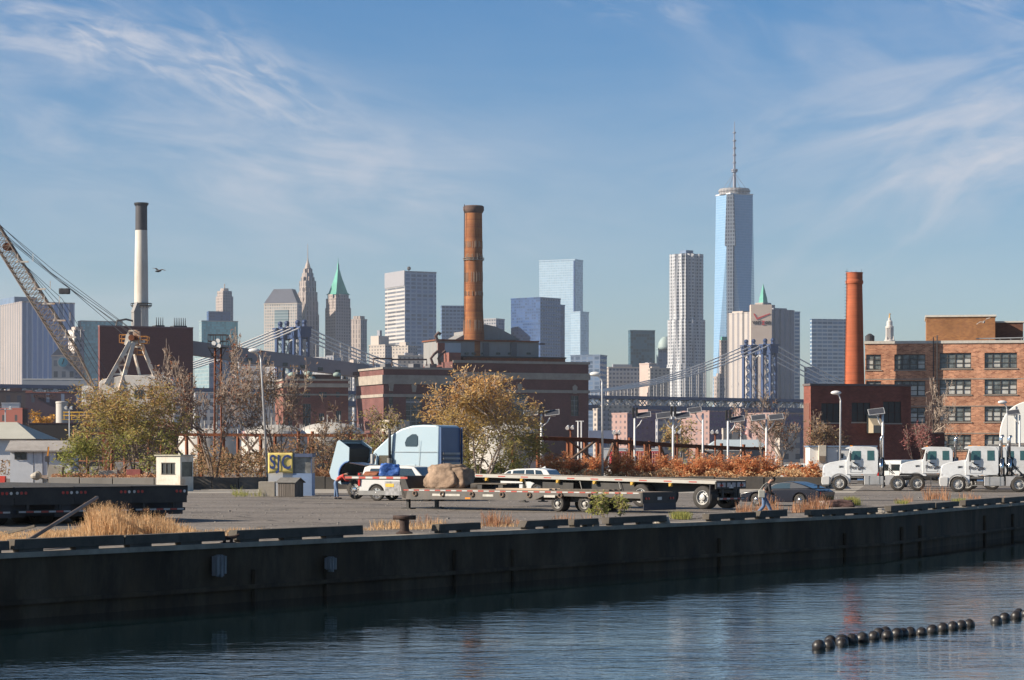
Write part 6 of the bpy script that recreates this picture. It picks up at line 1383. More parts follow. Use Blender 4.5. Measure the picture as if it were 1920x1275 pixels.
def wheel(root,x,y,r,w,side,rimcol=None,rr=.62,nm='wheel',spokes=0,dual=False):
    """wheel standing on the ground; side -1: outer face towards -y"""
    m=MB(); n=28; prof=[(rr*r,-w/2),(r*.90,-w/2),(r*.985,-w/2+.035),(r,-w/2+.07),(r,w/2-.07),(r*.985,w/2-.035),(r*.90,w/2),(rr*r,w/2)]
    vs=[]
    for a,b_ in prof:
        for k in range(n): t=2*math.pi*k/n; vs.append((x+a*math.cos(t),y+b_,r+a*math.sin(t)))
    fs=[(j*n+k,j*n+(k+1)%n,(j+1)*n+(k+1)%n,(j+1)*n+k) for j in range(len(prof)-1) for k in range(n)]
    m.mesh(vs,fs); wo=m.build(nm,tyre_m,root,smooth=True); wo.modifiers.new('s','EDGE_SPLIT').split_angle=R(40)
    q=MB(); s_=side; e=y+s_*(w/2-.012)
    dish=.10 if dual else .04
    pr=[(rr*r,0),(rr*r*.93,.0),(rr*r*.88,dish),(rr*r*.45,dish*.9),(rr*r*.40,-.02),(rr*r*.18,-.04),(.001,-.04)]
    vs=[]
    for a,b_ in pr:
        for k in range(n): t=2*math.pi*k/n; vs.append((x+a*math.cos(t),e-s_*b_,r+a*math.sin(t)))
    fs=[(j*n+k,j*n+(k+1)%n,(j+1)*n+(k+1)%n,(j+1)*n+k) for j in range(len(pr)-1) for k in range(n)]
    q.mesh(vs,fs); rim=q.build('rim',rimcol or rim_m,wo,smooth=False)
    d=MB()
    if spokes:
        for i in range(spokes):
            t=2*math.pi*(i+.5)/spokes; d.cyl((x+rr*r*.72*math.cos(t),e-s_*(dish-.02),r+rr*r*.72*math.sin(t)),(x+rr*r*.72*math.cos(t),e-s_*(dish+.03),r+rr*r*.72*math.sin(t)),r*.11,n=8)
    else:
        for i in range(10):
            t=2*math.pi*i/10; d.cyl((x+rr*r*.70*math.cos(t),e-s_*(dish*.9-.012),r+rr*r*.70*math.sin(t)),(x+rr*r*.70*math.cos(t),e-s_*(dish+.03),r+rr*r*.70*math.sin(t)),r*.055,n=7)
    d.build('rim_openings',blk,wo)
    b=MB(); b.cyl((x,y+w*.4,r),(x,y-w*.4,r),r*.3,n=10); b.build('axle_hub',blackp,wo)
    return wo
def arch(x,zc,r,z,n=9):
    """points of a wheel arch from right to left at bottom height z"""
    a0=math.asin(max(-1,min(1,(z-zc)/r))); return [(x+r*math.cos(a0+(math.pi-2*a0)*i/n),zc+r*math.sin(a0+(math.pi-2*a0)*i/n)) for i in range(n+1)]
def tumble(m,z0,k):
    m.v=[(v[0],v[1]*(1-max(0,v[2]-z0)*k),v[2]) for v in m.v]; return m
def side_glass(root,polys,hw,z0,k,mat,nm='side_window',sides=(-1,1),frame=None):
    for s_ in sides:
        for pts in polys:
            m=MB(); A=[Vector((x,s_*(hw*(1-max(0,z-z0)*k)+.006),z)) for x,z in pts]; B=[Vector((x,s_*(hw*(1-max(0,z-z0)*k)-.02),z)) for x,z in pts]; n=len(pts)
            m.mesh(A+B,[tuple(range(n)),tuple(range(2*n-1,n-1,-1))]+[(i,(i+1)%n,(i+1)%n+n,i+n) for i in range(n)]); m.build(nm,mat,root)
# --- white tractor
tw=pm('truck_white',(.63,.65,.67),.28,0,.05,1,stain=(.40,.38,.36),stain_scale=1.1,stain_amt=.5); tgrey=pm('truck_plastic_grey',(.24,.24,.245),.6,0,.1,2)
def tractor(label):
    root=thing('tractor_unit',label,'truck',(0,0,0),0,'white tractor units parked in a row')
    hw=1.05
    m=MB(); pts=[(1.92,.55)]+arch(1.15,.52,.64,.55)+[(.35,.55),(.06,.60),(.0,1.1),(.02,1.55),(.12,1.80),(.5,1.95),(1.15,2.07),(1.75,2.16),(1.95,2.1)]
    m.prism(pts,-hw,hw,'y'); m.v=[(v[0],v[1]*(1-.16*max(0,v[2]-1.25)-.10*max(0,.5-v[0])),v[2]) for v in m.v]; hood=m.build('hood',tw,root,bevel=.06,seg=3)
    m=MB(); m.prism([(.0,.36),(.45,.36),(.5,.62),(.5,.98),(.30,1.02),(-.05,.98),(-.08,.6)],-1.16,1.16,'y'); m.build('bumper',pm('bumper_grey_white',(.50,.50,.50),.5,0,.08,1),root,bevel=.05)
    m=MB(); 
    for z in (1.60,1.68): m.box(1.12,1.42,-hw*.955,-hw*.93+.02,z,z+.04)
    m.build('hood_vent',blackp,hood)
    for s_ in (-1,1): m=MB(); m.cbox((.10,s_*.86,1.12),.16,.24,.22,None); m.build('headlight',pm('headlight_lens',(.5,.5,.52),.15),root,bevel=.03)
    m=MB(); m.box(-.02,.03,-.55,.55,1.05,1.62); m.build('grille',chrome,root)
    # fender trim
    m=MB(); o=arch(1.15,.52,.66,.5,12); i_=arch(1.15,.52,.60,.5,12); m.prism(o+i_[::-1],-1.12,-1.0,'y'); m.build('fender_trim',tgrey,root); m=MB(); m.prism(o+i_[::-1],1.0,1.12,'y'); m.build('fender_trim',tgrey,root)
    # cab
    m=MB(); pts=[(1.62,1.12),(3.72,1.12),(3.80,1.3),(3.80,2.75),(3.66,2.98),(3.2,3.04),(2.15,3.06),(1.78,3.02),(1.55,2.92),(1.62,2.86),(1.86,2.84),(1.66,2.10),(1.60,2.05)]
    m.prism(pts,-1.08,1.08,'y'); tumble(m,1.7,.06); cab_=m.build('cab',tw,root,bevel=.06,seg=3)
    side_glass(cab_,[[(1.98,2.12),(2.62,2.12),(2.62,2.74),(2.08,2.74),(1.90,2.35)],[(3.05,2.10),(3.52,2.10),(3.52,2.76),(3.05,2.76)]],1.08,1.7,.06,greenglass)
    m=MB(); m.mesh([(1.655,-.92,2.14),(1.655,.92,2.14),(1.83,.86,2.80),(1.83,-.86,2.80)],[(0,1,2,3)]); m.build('windscreen',greenglass,cab_)
    m=MB(); m.box(3.8,3.815,-.8,.8,2.05,2.75); m.build('rear_window',carglass,cab_)
    m=MB(); m.box(1.92,2.70,-1.092,-1.083,1.25,1.27); m.box(2.69,2.71,-1.092,-1.083,1.25,2.1); m.box(1.90,1.92,-1.092,-1.083,1.25,2.0); m.build('door_seam',tgrey,cab_)
    m=MB(); m.box(2.44,2.58,-1.10,-1.083,1.43,1.53); m.build('door_handle',blk,cab_)
    for s_ in (-1,1): m=MB(); m.cbox((1.92,s_*1.28,2.32),.12,.22,.62); m.tube([(1.9,s_*1.05,2.72),(1.92,s_*1.24,2.68)],.025,5); m.build('mirror',blk,cab_,bevel=.02)
    m=MB()
    for y in (-.7,-.25,.25,.7): m.cbox((1.95,y,3.09),.16,.10,.07)
    m.build('roof_lights',amber,cab_)
    m=MB(); m.cbox((2.72,-1.0,1.13),.14,.12,.06); m.build('marker_light',amber,cab_)
    # emblem and lettering on the door
    text_mesh('door_lettering','PorTex',.34,blk,cab_,(2.36,-1.100,1.60),(R(90),0,0),.004,.010)
    m=MB(); y=-1.092; m.mesh([(2.14,y,1.98),(2.30,y,1.88),(2.56,y,1.84),(2.36,y,1.79),(2.24,y,1.80),(2.02,y,2.0)],[(0,1,2,3,4,5)]); m.build('bird_emblem',blk,cab_)
    # stack, frame, tanks
    for s_ in (-1,1):
        m=MB(); m.cyl((3.98,s_*.95,1.1),(3.98,s_*.95,2.2),.13,n=12); m.tube([(3.98,s_*.95,2.1),(3.98,s_*.95,3.55),(4.02,s_*.95,3.68),(4.14,s_*.95,3.76)],.085,10); m.build('exhaust_stack',chrome,root,smooth=True)
    m=MB(); m.box(3.82,4.2,-.8,.8,1.0,2.3); m.tube([(4.0,-.5,2.4),(4.3,-.5,1.6),(4.8,-.4,1.15)],.03,5); m.tube([(4.0,.3,2.4),(4.35,.3,1.7),(4.9,.3,1.15)],.03,5); m.build('rear_cab_gear',blackp,root)
    m=MB(); m.box(1.9,7.85,-.45,-.35,.72,1.02); m.box(1.9,7.85,.35,.45,.72,1.02); m.box(5.0,6.9,-.45,.45,.78,.9); m.box(7.7,7.85,-.45,.45,.7,1.0); m.build('chassis_frame',blackp,root)
    m=MB(); m.prism([(5.2,1.05),(6.6,1.05),(6.95,.98),(6.6,1.18),(5.3,1.2)],-.5,.5,'y'); m.build('fifth_wheel',blackp,root)
    for s_ in (-1,1):
        m=MB(); m.cyl((2.38,s_*.82,.72),(2.80,s_*.82,.72),.30,n=18); m.build('air_tank',chrome,root,smooth=True).modifiers.new('s','EDGE_SPLIT')
        m=MB(); m.box(2.84,4.16,s_*.82-.30,s_*.82+.30,.40,1.02); bx_=m.build('fuel_tank',pm('dull_aluminium',(.42,.42,.42),.45,.4,.15,2),root,bevel=.05)
        m=MB(); 
        for x in (3.15,3.85): m.box(x,x+.07,s_*.82-.31,s_*.82+.31,.39,1.03)
        m.build('tank_strap',chrome,bx_)
        m=MB(); m.box(1.95,2.75,s_*1.06-.08,s_*1.06+.08,.42,.47); m.box(1.95,2.75,s_*1.02-.08,s_*1.02+.08,.92,.97); m.build('cab_step',alu,root)
        m=MB(); m.prism([(4.26,.42),(4.52,.42),(4.62,.75),(4.86,1.0),(4.90,1.05),(4.26,1.05)],s_*.80-.32,s_*.80+.32,'y'); m.build('rear_fender',pm('fender_grey',(.36,.36,.37),.6),root)
    m=MB()
    for s_ in (-1,1): m.box(7.35,7.38,s_*.8-.32,s_*.8+.32,.25,.95)
    m.build('mud_flaps',blk,root)
    for x,du in ((1.15,0),(5.12,1),(6.45,1)):
        for s_ in (-1,1): wheel(root,x,s_*(.92 if not du else .86),.52,.30 if not du else .56,s_,dual=bool(du))
    return root
t0=tractor('white tractor unit nearest the camera side left, first in the row, beside the big solar lamp pole')
def put(o,px,d,rz,z=0.0): o.location=G(px,d,z); o.rotation_euler=(0,0,R(rz)); return o
put(t0,1543,172,-9)
spots=[(1687,181,-9,'second white tractor unit, parked behind, between the first one and the white tractor with two windscreens visible'),
       (1763,166,-9,'white tractor unit in front, right of the pink shrub, third along the row'),
       (1781,170.5,-9,'white tractor unit almost hidden behind the third one, only its windscreen edge showing'),
       (1829,176,-9,'white tractor unit cut off by the right edge of the photo, below the white dome')]
t0['label']='white tractor unit with a clear side view at the left end of the row'
spots=[(a,b_,c,l) for (a,b_,c,_),l in zip(spots,['white tractor unit set back between the white van and the front tractor','front white tractor unit standing right of the pink shrub, nearest the quay','white tractor unit hidden behind the nearest one, only its windscreen edge shows','white tractor unit cut off by the right edge, below the white dome'])]
for px,d,rz,l in spots: o=copy_tree(t0); put(o,px,d,rz); o['label']=l
# --- generic car
def car(name,label,L,Wd,wx,wr,body,belt,gh,wins,paint,rimc=None,hood_line=None,cat='car',spokes=7,tl=.045,group=None,gk=.22,lower=None):
    root=thing(name,label,cat,(0,0,0),0,group); hw=Wd/2
    bot=.30 if wr>.36 else .22; pts=[]
    x2,x1=wx[1],wx[0]
    poly=[(L-.05,bot)]+arch(x2,wr,wr*1.16,bot)+[]+arch(x1,wr,wr*1.16,bot)+[(.05,bot)]+body
    m=MB(); m.prism(poly,-hw,hw,'y'); m.v=[(v[0],v[1]*(1-.10*max(0,v[2]-belt*.75))*(1-.12*max(0,.35-v[0])-.12*max(0,v[0]-(L-.35))),v[2]) for v in m.v]
    b=m.build('body',paint,root,bevel=.05,seg=3)
    g_=MB(); g_.prism(gh,-hw*.95,hw*.95,'y'); tumble(g_,belt,gk); g=g_.build('roof_and_pillars',paint,root,bevel=.04,seg=3)
    side_glass(g,wins,hw*.95,belt,gk,carglass)
    # front and rear screens from the greenhouse outline
    def screen(a,b_,nm):
        w0=hw*.95*(1-max(0,a[1]-belt)*gk)*.88; w1=hw*.95*(1-max(0,b_[1]-belt)*gk)*.88; n=Vector((b_[1]-a[1],0,-(b_[0]-a[0]))).normalized()*.012
        if (a[0]+b_[0])/2<L/2: n=-n if n.x>0 else n
        else: n=-n if n.x<0 else n
        a2=(a[0]+(b_[0]-a[0])*.08,a[1]+(b_[1]-a[1])*.08); b2=(a[0]+(b_[0]-a[0])*.92,a[1]+(b_[1]-a[1])*.92)
        q=MB(); P=[Vector((a2[0],-w0,a2[1])),Vector((a2[0],w0,a2[1])),Vector((b2[0],w1,b2[1])),Vector((b2[0],-w1,b2[1]))]
        q.mesh([p+n for p in P]+[p-n for p in P],[(0,1,2,3),(7,6,5,4),(0,1,5,4),(1,2,6,5),(2,3,7,6),(3,0,4,7)]); q.build(nm,carglass,g)
    screen(gh[1],gh[2],'windscreen'); screen(gh[0],gh[-1],'rear_window')
    for x in wx:
        for s_ in (-1,1): wheel(root,x,s_*(hw-.13),wr,.24,s_,rimc or chrome,.70,spokes=spokes)
    return root,b,g
def near(o,px,d,rz,hw):
    """put the near lower left corner of a thing at pixel column px, distance d"""
    a=G(px,d); t=R(rz); o.rotation_euler=(0,0,t); o.location=(a.x-math.sin(t)*hw,a.y+math.cos(t)*hw,0); return o
def near2(o,pa,da,pb,db,hw):
    a=G(pa,da); b=G(pb,db); v=b-a; near(o,pa,da,math.degrees(math.atan2(v.y,v.x)),hw); return v
# cars: local x=0 is the left end in the picture
silver=pm('silver_white_paint',(.58,.57,.55),.25,.1,.04,1); cladg=pm('grey_cladding',(.22,.22,.22),.6); wpaint=pm('white_car_paint',(.66,.66,.65),.22,0,.04,1)
suv,b,g=car('sport_utility_vehicle','silver white off-roader with raised tailgate, beside the open truck hood',5.1,2.0,(1.08,4.05),.42,
 [(.02,.55),(.03,1.0),(.08,1.18),(3.75,1.18),(4.85,1.08),(5.05,.9),(5.08,.5)],1.15,[(.12,1.15),(4.0,1.15),(3.25,1.84),(2.8,1.90),(.55,1.90),(.28,1.82)],
 [[(.50,1.22),(1.30,1.22),(1.30,1.74),(.66,1.74)],[(1.42,1.22),(2.22,1.22),(2.22,1.76),(1.42,1.76)],[(2.32,1.22),(3.50,1.22),(3.12,1.74),(2.32,1.76)]],silver)
for s_ in (-1,1): m=MB(); m.box(-.02,.10,s_*.93-.09,s_*.93+.09,.80,1.5); m.build('tail_light',redl,suv,bevel=.02)
m=MB(); m.mesh([(.30,-.85,1.88),(.30,.85,1.88),(-.65,.8,2.02),(-.65,-.8,2.02),(.30,-.85,1.93),(.30,.85,1.93),(-.65,.8,2.07),(-.65,-.8,2.07)],[(0,1,2,3),(4,5,6,7),(0,1,5,4),(1,2,6,5),(2,3,7,6),(3,0,4,7)]); m.build('tailgate',pm('dark_tailgate_glass',(.05,.04,.06),.2),suv)
m=MB(); m.box(.0,5.0,-1.015,-1.0,.32,.55); m.build('sill_cladding',cladg,suv)
near(suv,672,134,-24,1.0)
wag,b,g=car('estate_car','white estate car standing behind the middle of the long flatbed trailer',4.75,1.86,(.95,3.75),.36,
 [(.02,.5),(.05,.9),(.2,1.0),(1.2,1.08),(4.5,1.12),(4.72,.95),(4.74,.5)],1.06,[(4.68,1.08),(.98,1.04),(1.75,1.52),(2.3,1.62),(3.6,1.66),(4.3,1.56)][::1],
 [[(1.32,1.12),(1.95,1.12),(1.95,1.50),(1.78,1.48)],[(2.03,1.12),(2.85,1.12),(2.85,1.55),(2.10,1.52)],[(2.93,1.12),(3.55,1.12),(3.45,1.56),(2.93,1.56)],[(3.62,1.12),(4.2,1.14),(3.95,1.52),(3.55,1.56)]],wpaint)
near(wag,902,152,-24,.93)
m=MB(); m.prism([(3.6,1.67),(3.9,1.67),(3.88,1.78)],-.03,.03,'y'); m.build('roof_fin',wpaint,wag)
for i,(px,d,rz,l) in enumerate(((1438,232,-12,'white estate car parked behind the dry grass under the bare tree'),(1478,240,-12,'second white estate car further back, near the workshop corner'),(1108,236,-20,'pale estate car half hidden behind the trestle by the tall lamp post'))):
    o=copy_tree(wag); put(o,px,d,rz); o['label']=l
black=pm('black_blue_paint',(.012,.013,.022),.22,0,.1,1,spec=.45)
cp,b,g=car('coupe','black coupe with a rear wing parked near the quay edge behind the walking person',4.75,1.88,(.95,3.55),.34,
 [(.02,.42),(.0,.62),(.15,.72),(.8,.82),(1.5,.90),(3.9,.96),(4.45,.92),(4.70,.80),(4.74,.6),(4.70,.4)],.90,[(4.3,.95),(1.30,.88),(2.05,1.24),(2.6,1.32),(3.1,1.31),(3.7,1.16)],
 [[(1.72,.95),(2.95,.96),(2.95,1.24),(2.35,1.24),(2.08,1.16)]],black,spokes=5)
m=MB(); m.mesh([(4.35,-.8,1.12),(4.35,.8,1.12),(4.78,.8,1.15),(4.78,-.8,1.15),(4.35,-.8,1.16),(4.35,.8,1.16),(4.78,.8,1.18),(4.78,-.8,1.18)],[(0,1,2,3),(4,5,6,7),(0,1,5,4),(1,2,6,5),(2,3,7,6),(3,0,4,7)]); m.cbox((4.55,-.7,1.05),.12,.05,.2); m.cbox((4.55,.7,1.05),.12,.05,.2); m.build('rear_wing',black,cp)
m=MB(); m.box(4.70,4.77,-.85,.85,.62,.78); m.build('tail_light',pm('dark_red_lens',(.12,.01,.01),.2),cp); m=MB(); m.cbox((.06,-.68,.62),.12,.3,.10); m.cbox((.06,.68,.62),.12,.3,.10); m.build('headlight',_mc['headlight_lens'],cp)
near(cp,1388,121,-33,.94*.9); cp.scale=(.9,.9,.9)
# white van, seen from behind
vn=thing('van','white van seen from behind between the first and second tractors','van',(0,0,0)); m=MB()
m.prism([(0,.35)]+[(0.0,.4),(-.02,1.2),(.06,1.95),(.2,2.05),(3.6,2.08),(4.1,1.95),(4.6,1.35),(5.4,1.15),(5.5,.4)],-1.0,1.0,'y'); tumble(m,1.0,.10); b=m.build('body',wpaint,vn,bevel=.08,seg=3)
for y in (-.45,.45): m=MB(); m.box(-.03,.05,y-.33,y+.33,1.25,1.75); m.build('rear_window',carglass,b,bevel=.02)
for y in (-.88,.88): m=MB(); m.box(-.04,.04,y-.09,y+.09,.75,1.15); m.build('tail_light',redl,b,bevel=.02)
m=MB(); m.box(-.035,.02,-.18,.18,.85,1.0); m.build('licence_plate',plate_m,b); m=MB(); m.box(-.09,.02,-.95,.95,.42,.58); m.build('bumper',cladg,b); m=MB(); m.box(-.035,-.02,-.01,.01,.6,1.9); m.build('door_seam',cladg,b)
side_glass(b,[[(3.5,1.35),(4.35,1.35),(4.0,1.85),(3.5,1.88)]],1.0,1.0,.10,carglass)
for x in (1.0,4.3):
    for s_ in (-1,1): wheel(vn,x,s_*.88,.36,.24,s_,rim_m,.62)
vn.location=G(1668,189); vn.rotation_euler=(0,0,R(62))
# --- sleeper truck with tilted hood
slb=pm('pale_blue_truck_paint',(.36,.47,.55),.3,0,.05,.8,stain=(.36,.40,.42),stain_scale=.8,stain_amt=.4); slr=pm('rear_cab_shaded_blue',(.05,.10,.22),.4,0,.1,.8)  # rear cab wall: its shade is put into a darker blue
sl_=thing('sleeper_truck','pale blue sleeper truck with its hood tilted forward and open','truck',(0,0,0))
hw=1.2
m=MB(); pts=[(2.35,1.0),(6.6,1.0),(6.7,1.15),(6.7,4.02),(6.5,4.12),(5.6,4.14),(4.9,4.10),(4.2,3.92),(3.5,3.55),(2.85,3.02),(2.45,2.70),(2.35,2.45),(2.60,2.42),(2.42,1.75),(2.35,1.6)]
m.prism(pts,-hw,hw,'y'); tumble(m,2.6,.06); cb_=m.build('cab',[slb],sl_,bevel=.09,seg=4)
side_glass(cb_,[[(4.55,2.95),(5.25,2.95),(5.32,3.05),(5.32,3.5),(5.2,3.62),(4.95,3.62),(4.62,3.42),(4.5,3.15)],[(2.72,1.82),(3.55,1.82),(3.55,2.45),(2.82,2.45)]],hw,2.6,.06,carglass)
m=MB(); m.mesh([(2.375,-1.0,1.80),(2.375,1.0,1.80),(2.57,.96,2.38),(2.57,-.96,2.38)],[(0,1,2,3)]); m.build('windscreen',greenglass,cb_)
m=MB(); 
for x in (3.62,5.45): m.box(x,x+.025,-1.206,-1.201,1.05,3.3 if x>4 else 2.5)
m.box(3.6,6.6,-1.207,-1.202,2.62,2.65); m.build('panel_seam',pm('seam_grey',(.25,.3,.33),.6),cb_)
for s_ in (-1,1):
    m=MB(); m.cbox((2.55,s_*1.45,2.15),.14,.24,.75); m.tube([(2.6,s_*1.2,2.55),(2.55,s_*1.42,2.45)],.03,5); m.tube([(2.55,s_*1.2,1.6),(2.55,s_*1.42,1.75)],.03,5); m.build('mirror',pm('grey_mirror',(.35,.36,.37),.4),cb_,bevel=.02)
m=MB(); m.cbox((2.62,-1.215,1.32),.16,.03,.05); m.build('door_handle',blk,cb_)
m=MB()
for i in range(5): m.cbox((3.1+.02*i,-.8+.4*i,3.18),.14,.12,.06)
m.build('roof_lights',amber,cb_)
m=MB(); m.box(4.6,5.2,-1.213,-1.206,1.35,1.95); m.build('locker_door',pm('locker_seam',(.40,.50,.56),.4),cb_)
m=MB(); m.box(2.5,3.4,-1.22,-1.0,.48,.55); m.box(2.5,3.4,-1.2,-1.0,.80,.86); m.build('cab_step',alu,sl_)
m=MB(); m.box(6.705,6.74,-1.08,1.08,1.1,3.98); rb_=m.build('cab_rear_wall',slr,cb_,bevel=.02)
for a_,b2_ in ((-1.15,-1.08),(1.08,1.15)): m=MB(); m.box(6.745,6.85,a_,b2_,1.1,4.0); m.build('side_extender',slr,cb_)
m=MB()
for i in range(4): z=2.55-.27*i; m.box(6.75,6.98,-.95,.65,z-.055,z+.055)
m.build('step_ladder_rack',pm('grey_steps',(.30,.30,.31),.5,.2),cb_)
m=MB(); m.cyl((3.6,-1.32,1.0),(3.6,-1.32,2.3),.16,n=14); m.build('muffler',pm('sooty_metal',(.20,.19,.18),.5,.5),sl_,smooth=True).modifiers.new('s','EDGE_SPLIT')
m=MB(); m.tube([(3.6,-1.32,2.3),(3.6,-1.32,3.75),(3.55,-1.32,3.9)],.08,10); m.build('exhaust_stack',blk,sl_,smooth=True)
m=MB(); m.box(.9,8.4,-.45,-.33,.65,.95); m.box(.9,8.4,.33,.45,.65,.95); m.box(.9,2.4,-.6,.6,.7,1.5); m.cyl((1.5,0,1.2),(1.5,0,1.75),.35,n=12); m.box(.55,.75,-1.05,1.05,.45,.75); m.build('chassis_and_engine',blackp,sl_)
m=MB(); m.cyl((3.2,-.95,.62),(5.2,-.95,.62),.32,n=18); m.build('fuel_tank',chrome,sl_,smooth=True).modifiers.new('s','EDGE_SPLIT')
for x,du in ((1.15,0),(6.6,1),(7.9,1)):
    for s_ in (-1,1): wheel(sl_,x,s_*(1.0 if not du else .9),.52,.30 if not du else .56,s_,chrome,dual=bool(du))
# open hood shell: side cheeks, top skin and grille, turned forward about the bumper
def hood():
    piv=Vector((.35,0,.75)); rot=Matrix.Rotation(R(-58),3,'Y')
    out=[(0,.1),(-.05,.9),(.15,1.15),(1.9,1.62),(2.05,1.55),(2.05,.75)]+arch(.8,-.1,.72,.35,8)
    m=MB(); 
    for s_ in (-1,1):
        m.prism([(x,z) for x,z in out],s_*1.15-.02,s_*1.15+.02,'y')
    top=[(0,.1),(-.05,.9),(.15,1.15),(1.9,1.62),(2.05,1.55)]
    for (a,b_),(c,d_) in zip(top[:-1],top[1:]):
        m.mesh([(a,-1.13,b_),(a,1.13,b_),(c,1.13,d_),(c,-1.13,d_),(a*.98+.03,-1.13,b_-.03),(a*.98+.03,1.13,b_-.03),(c-.03,1.13,d_-.04),(c-.03,-1.13,d_-.04)],[(0,1,2,3),(7,6,5,4),(0,3,7,4),(1,2,6,5)])
    m.v=[tuple(piv+rot@(Vector(v)*Vector((1,1,1)).x)) for v in m.v]; o=m.build('open_hood',[slb],sl_)
    r_=MB(); o2=arch(.8,-.1,.76,.35,12); i2=arch(.8,-.1,.70,.35,12)
    for s_ in (-1,1): r_.prism(o2+i2[::-1],s_*1.19-.06,s_*1.19+.06,'y')
    r_.v=[tuple(piv+rot@Vector(v)) for v in r_.v]; r_.build('wheel_arch_trim',pm('blue_trim',(.06,.14,.36),.4),sl_)
    d_=MB(); d_.prism([(.1,.3),(.05,.9),(.2,1.08),(1.85,1.5),(1.95,.8),(1.5,.6)],-1.1,1.1,'y'); d_.v=[tuple(piv+rot@Vector(v)) for v in d_.v]; d_.build('hood_lining',pm('hood_lining_black',(.03,.028,.028),.8),sl_)
hood()
near(sl_,632,140,-30,1.2)
# --- trailers
def strip(mb_r,mb_w,x0,x1,y,z,h,step=.45):
    x=x0; i=0
    while x<x1-.05:
        x2=min(x+step,x1); (mb_r if i%2==0 else mb_w).box(x,x2-.02,y-.004,y,z,z+h); x=x2; i+=1
def flatbed(name,label,L,z,rail,wheels,deck_mat,group=None,box=True,wr=.52,dz=.0):
    root=thing(name,label,'trailer',(0,0,0),0,group); hw=1.25
    m=MB(); m.box(0,L,-hw+.06,hw-.06,z-.05,z); m.build('deck',deck_mat,root)
    for s_ in (-1,1): m=MB(); m.box(0,L,s_*(hw-.03)-.03,s_*(hw-.03)+.03,z-.14,z+.015); r_=m.build('side_rail',rail,root)
    a=MB(); b_=MB(); strip(a,b_,.1,L-.1,-hw-.002,z-.10,.05,.3); 
    # conspicuity marks are spaced out along the rail
    rr=MB(); x=.3
    while x<L-.4: rr.box(x,x+.42,-hw-.006,-hw-.001,z-.095,z-.045); x+=1.35
    rr.build('red_reflectors',refl_r,root)
    m=MB()
    for y in (-.5,.5):
        m.prism([(.2,z-.15),(L-.2,z-.15),(L-.2,z-.42),(L*.75,z-.62),(L*.3,z-.62),(L*.22,z-.3),(.2,z-.3)],y-.06,y+.06,'y')
    x=.4
    while x<L: m.box(x,x+.08,-hw+.07,hw-.07,z-.16,z-.055); x+=.6
    m.build('frame_beams',blackp,root)
    w=MB(); x=.9; i=0
    while x<L-1:
        q=MB(); q.box(x,x+.16,-hw-.05,-hw+.06,z-.30,z-.15); q.cyl((x+.08,-hw-.08,z-.22),(x+.08,-hw+.05,z-.22),.07,n=8); q.build('strap_winch',pm('yellow_strap',(.50,.30,.04),.7) if i%1==0 else blackp,root); x+=2.1; i+=1
    for x in wheels:
        for s_ in (-1,1): wheel(root,x,s_*.92,wr,.60,s_,rim_m,dual=True)
        m=MB(); m.cyl((x,-.9,wr),(x,.9,wr),.10,n=8); m.box(x-.5,x+.5,-.58,.58,z-.55,z-.40); m.build('axle',blackp,root)
    for s_ in (-1,1):
        m=MB(); m.box(L*.2,L*.2+.12,s_*.75-.06,s_*.75+.06,.05,z-.16); m.box(L*.2-.12,L*.2+.24,s_*.75-.15,s_*.75+.15,0,.05); m.build('landing_leg',blackp,root)
    # rear
    m=MB(); m.box(L-.06,L,-hw,hw,z-.36,z-.03); rp=m.build('rear_beam',blackp,root)
    for s_ in (-1,1):
        for q in (0,1,2): m=MB(); m.cyl((L,s_*(.75+.17*q),z-.20),(L+.03,s_*(.75+.17*q),z-.20),.055,n=10); m.build('tail_light',redl if q<2 else pm('white_lens',(.6,.6,.6),.3),rp)
        m=MB(); m.box(L-.35,L-.32,s_*.92-.32,s_*.92+.32,.28,z-.18); m.build('mud_flap',blk,root)
    m=MB(); m.box(L+.002,L+.012,-.18,.18,z-.33,z-.17); m.build('licence_plate',plate_m,rp)
    m=MB(); m.box(L-.02,L+.06,-1.1,1.1,.42,.54); m.box(L-.04,L,-.72,-.60,.54,z-.3); m.box(L-.04,L,.60,.72,.54,z-.3); bu=m.build('under_run_bumper',blackp,root)
    a=MB(); b2=MB(); x=-1.05; i=0
    while x<1.0: (a if i%2 else b2).box(L+.061,L+.066,x,x+.28,.45,.51); x+=.3; i+=1
    a.build('red_reflectors',refl_r,bu); b2.build('white_reflectors',refl_w,bu)
    return root
woodd=pm('worn_deck_boards',(.22,.17,.13),.9,0,.3,2,.3,stretch=(.2,1,1),stain=(.10,.08,.065),stain_scale=.8)
fl=flatbed('flatbed_trailer','long flatbed trailer with a pale aluminium side rail, ending beside the black coupe',13.9,1.28,alu,(9.8,13.15),woodd)
dx=near2(fl,882,119,1335,110.7,1.25); fl.rotation_euler[1]=R(1.0); fl.location.z=.28
for ch in fl.children:
    if ch.name.split('.')[0] in('wheel','landing_leg'): 
        pass
m=MB(); m.box(4.2,6.0,-1.15,-.3,.45,1.0); m.build('underside_shade_box',blackp,fl,bevel=.02); m=MB(); m.box(7.0,9.4,-1.1,1.1,.55,1.05); m.build('underside_shade_box',blackp,fl,bevel=.02)  # dark boxes added for the underside panels and shadow below the deck
m=MB(); m.box(-.02,.0,-1.1,1.1,.7,1.2); m.build('front_bulkhead',blackp,fl)
q=MB()
for i in range(6): q.box(13.901,13.925,-1.2+i*.42,-1.2+i*.42+.28,1.0,1.2)
q.build('rear_marker_plates',pm('dull_white_plate',(.38,.36,.38),.5),fl)
for x in (3.2,6.4,8.6): m=MB(); m.tube([(x,-1.2,1.1),(x+.25,-1.22,.35)],.02,4); m.build('hanging_strap',pm('strap_grey',(.30,.29,.27),.8),fl)
